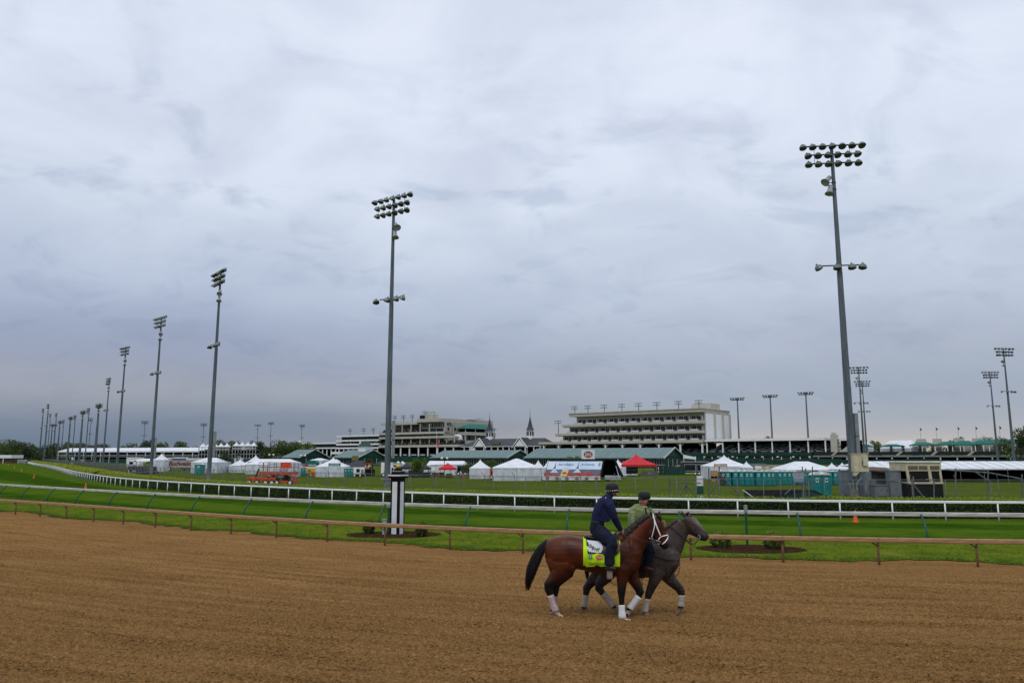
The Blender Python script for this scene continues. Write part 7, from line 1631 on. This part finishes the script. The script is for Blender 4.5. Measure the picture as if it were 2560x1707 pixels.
# rings run downwards so they lie flat
placem('helmet', remesh(hm, .008, 3), HELM, R1)
place('helmet_peak', loft(MB(), T1, [(1030,172,12,.02,40),(1046,178,6,.02,34),(1056,182,3,.02,24)], 12), HELM, R1)
bd_ = MB()
for i in range(11): a = pi+pi*(i+.5)/11; bd_.add([], []) ; c = T1(983+63.5*cos(a), 181-6*max(0, cos(a))-2*abs(cos(a))*0, .01+math.sin(a)*56*T1.m(983)); bd_.box(c.x-.010, c.x+.010, c.y-.006, c.y+.006, c.z-.006, c.z+.006)
place('studded_band', bd_, WHITE, R1, False)
place('hair', loft(MB(), T1, [(952,190,26,-.02,34),(955,210,24,-.02,30),(958,228,16,-.02,22)], 12), HAIR, R1); strap(T1, [(1000,188,-.09),(1012,215,-.06),(1020,232,-.01)], .008, LEATHER, R1, 'chin_strap')
place('shoulder_logo', MB().add([T1(917+q[0], 250+q[1], -.205) for q in ((-5,-4),(0,-7),(6,-5),(5,2),(0,7),(-4,2))], [(0,1,2,3,4,5)]), WHITE, R1, False)

# ---------- far horse
T2 = Trace(15.14, 1330, -.0005)
B2 = [(780,830,60,40),(805,815,122,95),(860,820,155,130),(940,825,168,146),(1030,835,168,148),(1120,842,174,150),(1210,845,178,150),(1300,845,186,146),(1390,840,196,138),(1460,845,198,128),(1530,850,178,112),(1590,855,130,88),(1622,858,88,55),(1640,858,45,25)]
neck2 = [(1500,760,165,0,84),(1552,690,146,0,74),(1598,620,122,0,62),(1640,562,104,0,55),(1682,515,86,0,50)]
head2 = [(1684,452,48,0,44),(1708,482,78,0,52),(1742,512,88,0,54),(1782,546,78,0,48),(1822,580,62,-.005,40),(1858,610,51,-.01,37),(1888,632,46,-.01,37),(1908,646,36,-.01,32),(1920,654,18,-.01,18)]
H2F = [(1440,880,115,-.10,58),(1420,980,82,-.13,55),(1395,1060,58,-.13,47),(1365,1128,45,-.13,40),(1340,1190,39,-.13,38),(1328,1232,30,-.13,30),(1316,1295,25,-.13,26),(1300,1355,30,-.13,31),(1305,1382,24,-.13,25),(1320,1402,28,-.13,31),(1338,1415,22,-.13,30)]
H2G = [(1480,890,110,.10,58),(1515,1000,78,.12,55),(1570,1070,56,.12,47),(1625,1120,45,.12,40),(1657,1168,40,.12,38),(1660,1212,31,.12,30),(1658,1270,26,.12,26),(1652,1318,30,.12,31),(1640,1346,24,.12,25),(1625,1372,27,.12,30),(1612,1398,24,.12,31)]
H2H = [(880,850,140,.10,60),(880,940,105,.12,62),(830,1020,66,.12,50),(765,1088,48,.12,42),(732,1135,40,.12,36),(724,1195,29,.12,29),(716,1265,25,.12,26),(706,1322,30,.12,31),(720,1345,24,.12,24),(742,1360,26,.12,30),(764,1370,18,.12,26)]
H2I = [(930,850,140,-.10,60),(975,940,105,-.12,62),(915,1030,68,-.12,50),(855,1095,50,-.12,43),(852,1135,42,-.12,38),(888,1185,31,-.12,30),(940,1242,26,-.12,26),(985,1298,30,-.12,31),(1003,1325,24,-.12,24),(1003,1355,27,-.12,30),(1000,1385,25,-.12,31)]
ROAN = (.052,.040,.036)
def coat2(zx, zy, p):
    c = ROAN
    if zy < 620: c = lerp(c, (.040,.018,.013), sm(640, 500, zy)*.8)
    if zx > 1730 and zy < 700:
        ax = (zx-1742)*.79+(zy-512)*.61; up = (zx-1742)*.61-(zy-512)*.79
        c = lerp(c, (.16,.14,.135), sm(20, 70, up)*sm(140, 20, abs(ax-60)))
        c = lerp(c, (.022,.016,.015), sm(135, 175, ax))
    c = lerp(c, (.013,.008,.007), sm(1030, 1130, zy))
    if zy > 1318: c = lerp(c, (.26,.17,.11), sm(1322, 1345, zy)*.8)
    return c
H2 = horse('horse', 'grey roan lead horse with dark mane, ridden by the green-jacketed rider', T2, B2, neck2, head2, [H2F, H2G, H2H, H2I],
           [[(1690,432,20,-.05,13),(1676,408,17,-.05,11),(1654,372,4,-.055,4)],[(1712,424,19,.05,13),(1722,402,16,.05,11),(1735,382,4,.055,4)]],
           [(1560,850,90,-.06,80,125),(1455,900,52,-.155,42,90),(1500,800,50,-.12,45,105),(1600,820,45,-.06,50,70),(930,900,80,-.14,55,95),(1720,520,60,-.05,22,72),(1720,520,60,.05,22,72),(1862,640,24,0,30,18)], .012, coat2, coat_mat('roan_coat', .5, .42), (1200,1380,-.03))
MANE2 = M('brown_mane', (.045,.022,.016), .6, .3, 30)
mn = mane_locks(T2, neck2, 200, .6, 3.95, 40, 8)
for i in range(30): mn.tube([T2(1700+rr.uniform(-8,12), 420, rr.uniform(-.03,.03)), T2(1722+rr.uniform(-6,10), 396, rr.uniform(-.04,.03)), T2(1745+rr.uniform(-4,12), 412, -.03), T2(1752+rr.uniform(-4,10), 440, -.045)], [.014,.014,.010,.004], 4)
place('mane', mn, MANE2, H2)
place('tail', strands(T2, [(800,740,30),(770,780,46),(745,860,62),(735,960,60),(742,1060,40)], 60, 60, .02, 6.0, 5), HAIR, H2)
for sec in ([(1327,1240,30,-.13,30),(1316,1295,25,-.13,26),(1302,1350,29,-.13,30),(1302,1368,27,-.13,28)], [(1660,1205,32,.12,31),(1658,1270,26,.12,26),(1653,1315,29,.12,30)], [(723,1205,28,.12,29),(716,1265,25,.12,26),(707,1320,29,.12,30)], [(893,1190,30,-.12,30),(940,1242,26,-.12,26),(984,1296,29,-.12,30),(996,1312,27,-.12,28)]): wrap(T2, sec, WRAPG, H2, 4)
strap(T2, [(1690,420,-.05),(1700,460,-.11),(1720,520,-.125),(1770,580,-.11),(1825,632,-.085)], .010, LEATHER, H2); strap(T2, [(1780,480,.0),(1795,530,-.09),(1770,600,-.10),(1740,610,-.09)], .009, LEATHER, H2, 'noseband')
b_ = MB().tube([T2(1832+13*cos(t), 636+16*sin(t), -.085) for t in [2*pi*i/10 for i in range(11)]], .006, 5); place('bit', b_, STEELB, H2)
strap(T2, [(1832,640,-.09),(1800,690,-.10),(1760,700,-.11),(1700,660,-.13),(1600,570,-.12),(1510,495,-.10)], .008, LEATHER, H2, 'rein'); strap(T2, [(1832,646,-.08),(1790,712,-.08),(1740,700,-.08),(1690,660,-.12)], .007, LEATHER, H2, 'rein')
place('eye', ball(MB(), T2, 1770, 497, 10, -.082, 6, 8), BLACK, H2); place('nostril', ball(MB(), T2, 1897, 612, 9, -.06, 5, 6), BLACK, H2); place('mouth', MB().tube([T2(1835,655,-.07), T2(1865,668,-.06), T2(1885,662,-.05)], .010, 6), BLACK, H2)
def surf2(zx, zy, off=0.0):
    for a, b in zip(B2, B2[1:]):
        if a[0] <= zx <= b[0]: break
    t = max(0, min(1, (zx-a[0])/(b[0]-a[0]))); c, h, w = [a[i]*(1-t)+b[i]*t for i in (1, 2, 3)]
    return -math.sqrt(max(0, 1-((zy-c)/h)**2))*w*T2.m(zx)-off
strap(T2, [(x, y, surf2(x, y, .015)) for x, y in ((1340,800),(1400,815),(1460,838),(1530,858),(1590,862),(1628,860))], .018, LEATHER, H2, 'breast_collar')
strap(T2, [(x, y, surf2(x, y, .015)) for x, y in ((1600,862),(1590,930),(1560,1000),(1530,1030))], .012, LEATHER, H2, 'martingale')
strap(T2, [(1640,880,-.05),(1645,930,-.08),(1630,990,-.1),(1600,1020,-.12)], .007, LEATHER, H2, 'loose_strap'); strap(T2, [(1262,1010,-.3),(1272,1060,-.3),(1280,1105,-.29)], .008, LEATHER, H2, 'loose_strap'); strap(T2, [(955,1060,-.2),(985,1090,-.2),(1040,1110,-.2),(1130,1080,-.2),(1200,1020,-.25)], .006, LEATHER, H2, 'loose_strap')
def cloth2(zx0, zx1, bot, off, nx=18, ny=18):
    mb = MB(); vs = []
    for i in range(nx+1):
        x = zx0+(zx1-zx0)*i/nx
        for a, b in zip(B2, B2[1:]):
            if a[0] <= x <= b[0]: break
        t = (x-a[0])/(b[0]-a[0]); c, h, w = [a[q]*(1-t)+b[q]*t for q in (1, 2, 3)]; am = math.acos(max(-1, min(1, (c-bot)/h))); m = T2.m(x); e = off/m
        for j in range(ny+1): th = -am+2*am*j/ny; vs.append(T2(x, c-(h+e)*cos(th), -sin(th)*(w+e)*m))
    return mb.add(vs, [(i*(ny+1)+j, (i+1)*(ny+1)+j, (i+1)*(ny+1)+j+1, i*(ny+1)+j+1) for i in range(nx) for j in range(ny)])
place('saddle_blanket', cloth2(1070, 1350, 900, .02), M('dark_blanket', (.012,.012,.015), .9, .2, 9), H2)
sd = MB(); loft(sd, T2, [(1090,660,30,0,60),(1130,668,26,0,100),(1200,680,24,0,105),(1280,668,26,0,85),(1330,625,30,0,45),(1340,600,14,0,22)], 16); placem('saddle', remesh(sd, .011, 3), LEATHER, H2)
place('girth', cloth2(1240, 1300, 1025, .03), LEATHER, H2)

# ---------- far rider
R2 = person('person', 'rider in an olive green jacket and black helmet turning back on the grey roan horse', T2, (1230,650))
def rider2(mb, k, torso=True, legs=True, arms=True):
    if torso: loft(mb, T2, [(1235,640,86*k,0,84*k),(1235,580,88*k,0,84*k),(1240,500,84*k,0,74*k),(1252,430,96*k,-.01,78*k),(1262,375,100*k,-.02,74*k),(1272,345,74*k,-.02,58*k),(1285,325,36*k,-.02,36*k)], 18)
    if arms:
        loft(mb, T2, [(1200,358,44*k,-.02,42*k),(1182,400,42*k,-.07,40*k),(1172,460,40*k,-.10,37*k),(1170,520,36*k,-.14,34*k),(1215,580,32*k,-.20,30*k),(1270,600,24*k,-.22,23*k)], 14)
        loft(mb, T2, [(1325,360,42*k,.02,42*k),(1352,410,42*k,.04,40*k),(1375,475,38*k,.04,36*k),(1405,520,34*k,.02,32*k),(1445,508,27*k,-.02,26*k),(1470,495,21*k,-.04,20*k)], 14)
    if legs:
        for s in (-1, 1): loft(mb, T2, [(1235,630,70*k,s*.09,60*k),(1270,670,72*k,s*.17,60*k),(1320,730,62*k,s*.27,54*k),(1350,790,52*k,s*.31,48*k),(1335,850,46*k,s*.32,44*k),(1325,920,38*k,s*.32,36*k)], 16)
    return mb
mb = rider2(MB(), .84); loft(mb, T2, [(1288,335,28,-.03,28),(1290,322,28,-.035,28),(1286,305,36,-.05,36),(1285,288,41,-.055,41),(1288,266,42,-.045,42),(1291,245,38,-.03,38),(1293,225,22,-.03,22)], 18)
ball(mb, T2, 1272, 290, 8, -.135, 9, 13); ball(mb, T2, 1278, 317, 17, -.095, 16, 10); ball(mb, T2, 1276, 304, 13, -.118, 9, 6); ball(mb, T2, 1256, 296, 12, -.10, 9, 10); ball(mb, T2, 1300, 294, 12, -.105, 9, 10); ball(mb, T2, 1326, 282, 7, -.04, 9, 14)
hand(mb, T2, (1472,494,-.045), (1488,490,-.05), [[(1500,486,-.07),(1494,500,-.085)],[(1502,492,-.07),(1496,506,-.085)],[(1500,498,-.07),(1494,510,-.08)],[(1496,503,-.065),(1490,513,-.075)]], 7.5, [(1486,478,-.07),(1498,480,-.085)])
hand(mb, T2, (1274,602,-.22), (1295,606,-.22), [[(1308,606,-.23),(1302,618,-.24)],[(1310,612,-.23),(1303,623,-.24)],[(1308,617,-.23),(1301,627,-.24)],[(1303,620,-.23),(1297,630,-.235)]], 7.5, [(1292,594,-.23),(1304,598,-.24)])
bm = remesh(mb, .0065, 2, .4)
def face2(zx, zy, p):
    c = (.47,.20,.135)
    if p.y < T2.d(1285)-.05:
        for (x, y, r_) in ((1262,281,4),(1292,280,4)):
            if (zx-x)**2+((zy-y)*1.8)**2 < r_*r_*1.6: c = (.07,.035,.03)
        if abs(zy-274) < 2.0 and (1250 < zx < 1272 or 1286 < zx < 1308): c = (.20,.09,.06)
        if abs(zy-306) < 3.0 and 1264 < zx < 1290: c = (.22,.05,.045)
    return c
vcol(bm, face2); placem('body', bm, coat_mat('ruddy_skin', .5), R2)
OLIVE = M('olive_jacket', (.20,.245,.10), .7, .14, 6, bump=.9, bscale=12, stretch=(1,1,2.2), spec=.25)
jk = rider2(MB(), 1.05, legs=False); loft(jk, T2, [(1270,352,60,-.02,52),(1284,332,42,-.025,42),(1290,324,38,-.03,38)], 16)
for i in range(9): loft(jk, T2, [(1150+i*2,400+i*16,8,-.14-.012*i,6),(1175,405+i*16,11,-.165-.012*i,8),(1205,398+i*16,7,-.15-.01*i,6)], 8)
placem('jacket', remesh(jk, .0085, 2, .5), OLIVE, R2)
place('dark_tie', MB().add([T2(x, y, -.185+(y-345)*.0001) for x, y in ((1298,352),(1312,350),(1330,420),(1318,424))]+[T2(x, y, -.165) for x, y in ((1298,352),(1312,350),(1330,420),(1318,424))], [(0,1,2,3),(7,6,5,4),(0,4,5,1),(1,5,6,2),(2,6,7,3),(3,7,4,0)]), BLACK, R2, False)
place('shirt_collar', loft(MB(), T2, [(1290,345,40,-.04,40),(1291,335,38,-.045,38)], 14), M('pale_collar', (.55,.54,.50), .8), R2)
ch_ = rider2(MB(), 1.04, torso=False, arms=False); loft(ch_, T2, [(1235,645,88,0,88),(1235,585,90,0,88),(1238,560,86,0,84)], 18); placem('trousers', remesh(ch_, .009, 2, .5), JEANS, R2)
for s in (-1, 1):
    bt = MB(); loft(bt, T2, [(1332,840,46,s*.32,42),(1326,900,38,s*.32,36),(1322,935,32,s*.32,30),(1345,948,22,s*.32,28),(1378,952,16,s*.32,24),(1392,954,8,s*.32,16)], 14); placem('boot', remesh(bt, .009, 2), BROWNL, R2)
hm = MB(); loft(hm, T2, [(1296,184,8,-.03,8),(1296,187,32,-.03,32),(1296,196,50,-.03,48),(1296,214,59,-.03,57),(1296,238,62,-.03,60),(1297,258,61,-.025,59),(1300,272,56,-.015,54)], 20); placem('helmet', remesh(hm, .008, 3), HELM, R2)
place('helmet_peak', loft(MB(), T2, [(1270,252,34,-.125,14),(1266,258,30,-.155,10),(1264,262,22,-.175,5)], 12), HELM, R2)
strap(T2, [(1241,258,-.04),(1248,290,-.075),(1262,322,-.085),(1280,330,-.09),(1312,318,-.08),(1334,285,-.03),(1340,262,.0)], .007, LEATHER, R2, 'chin_strap')
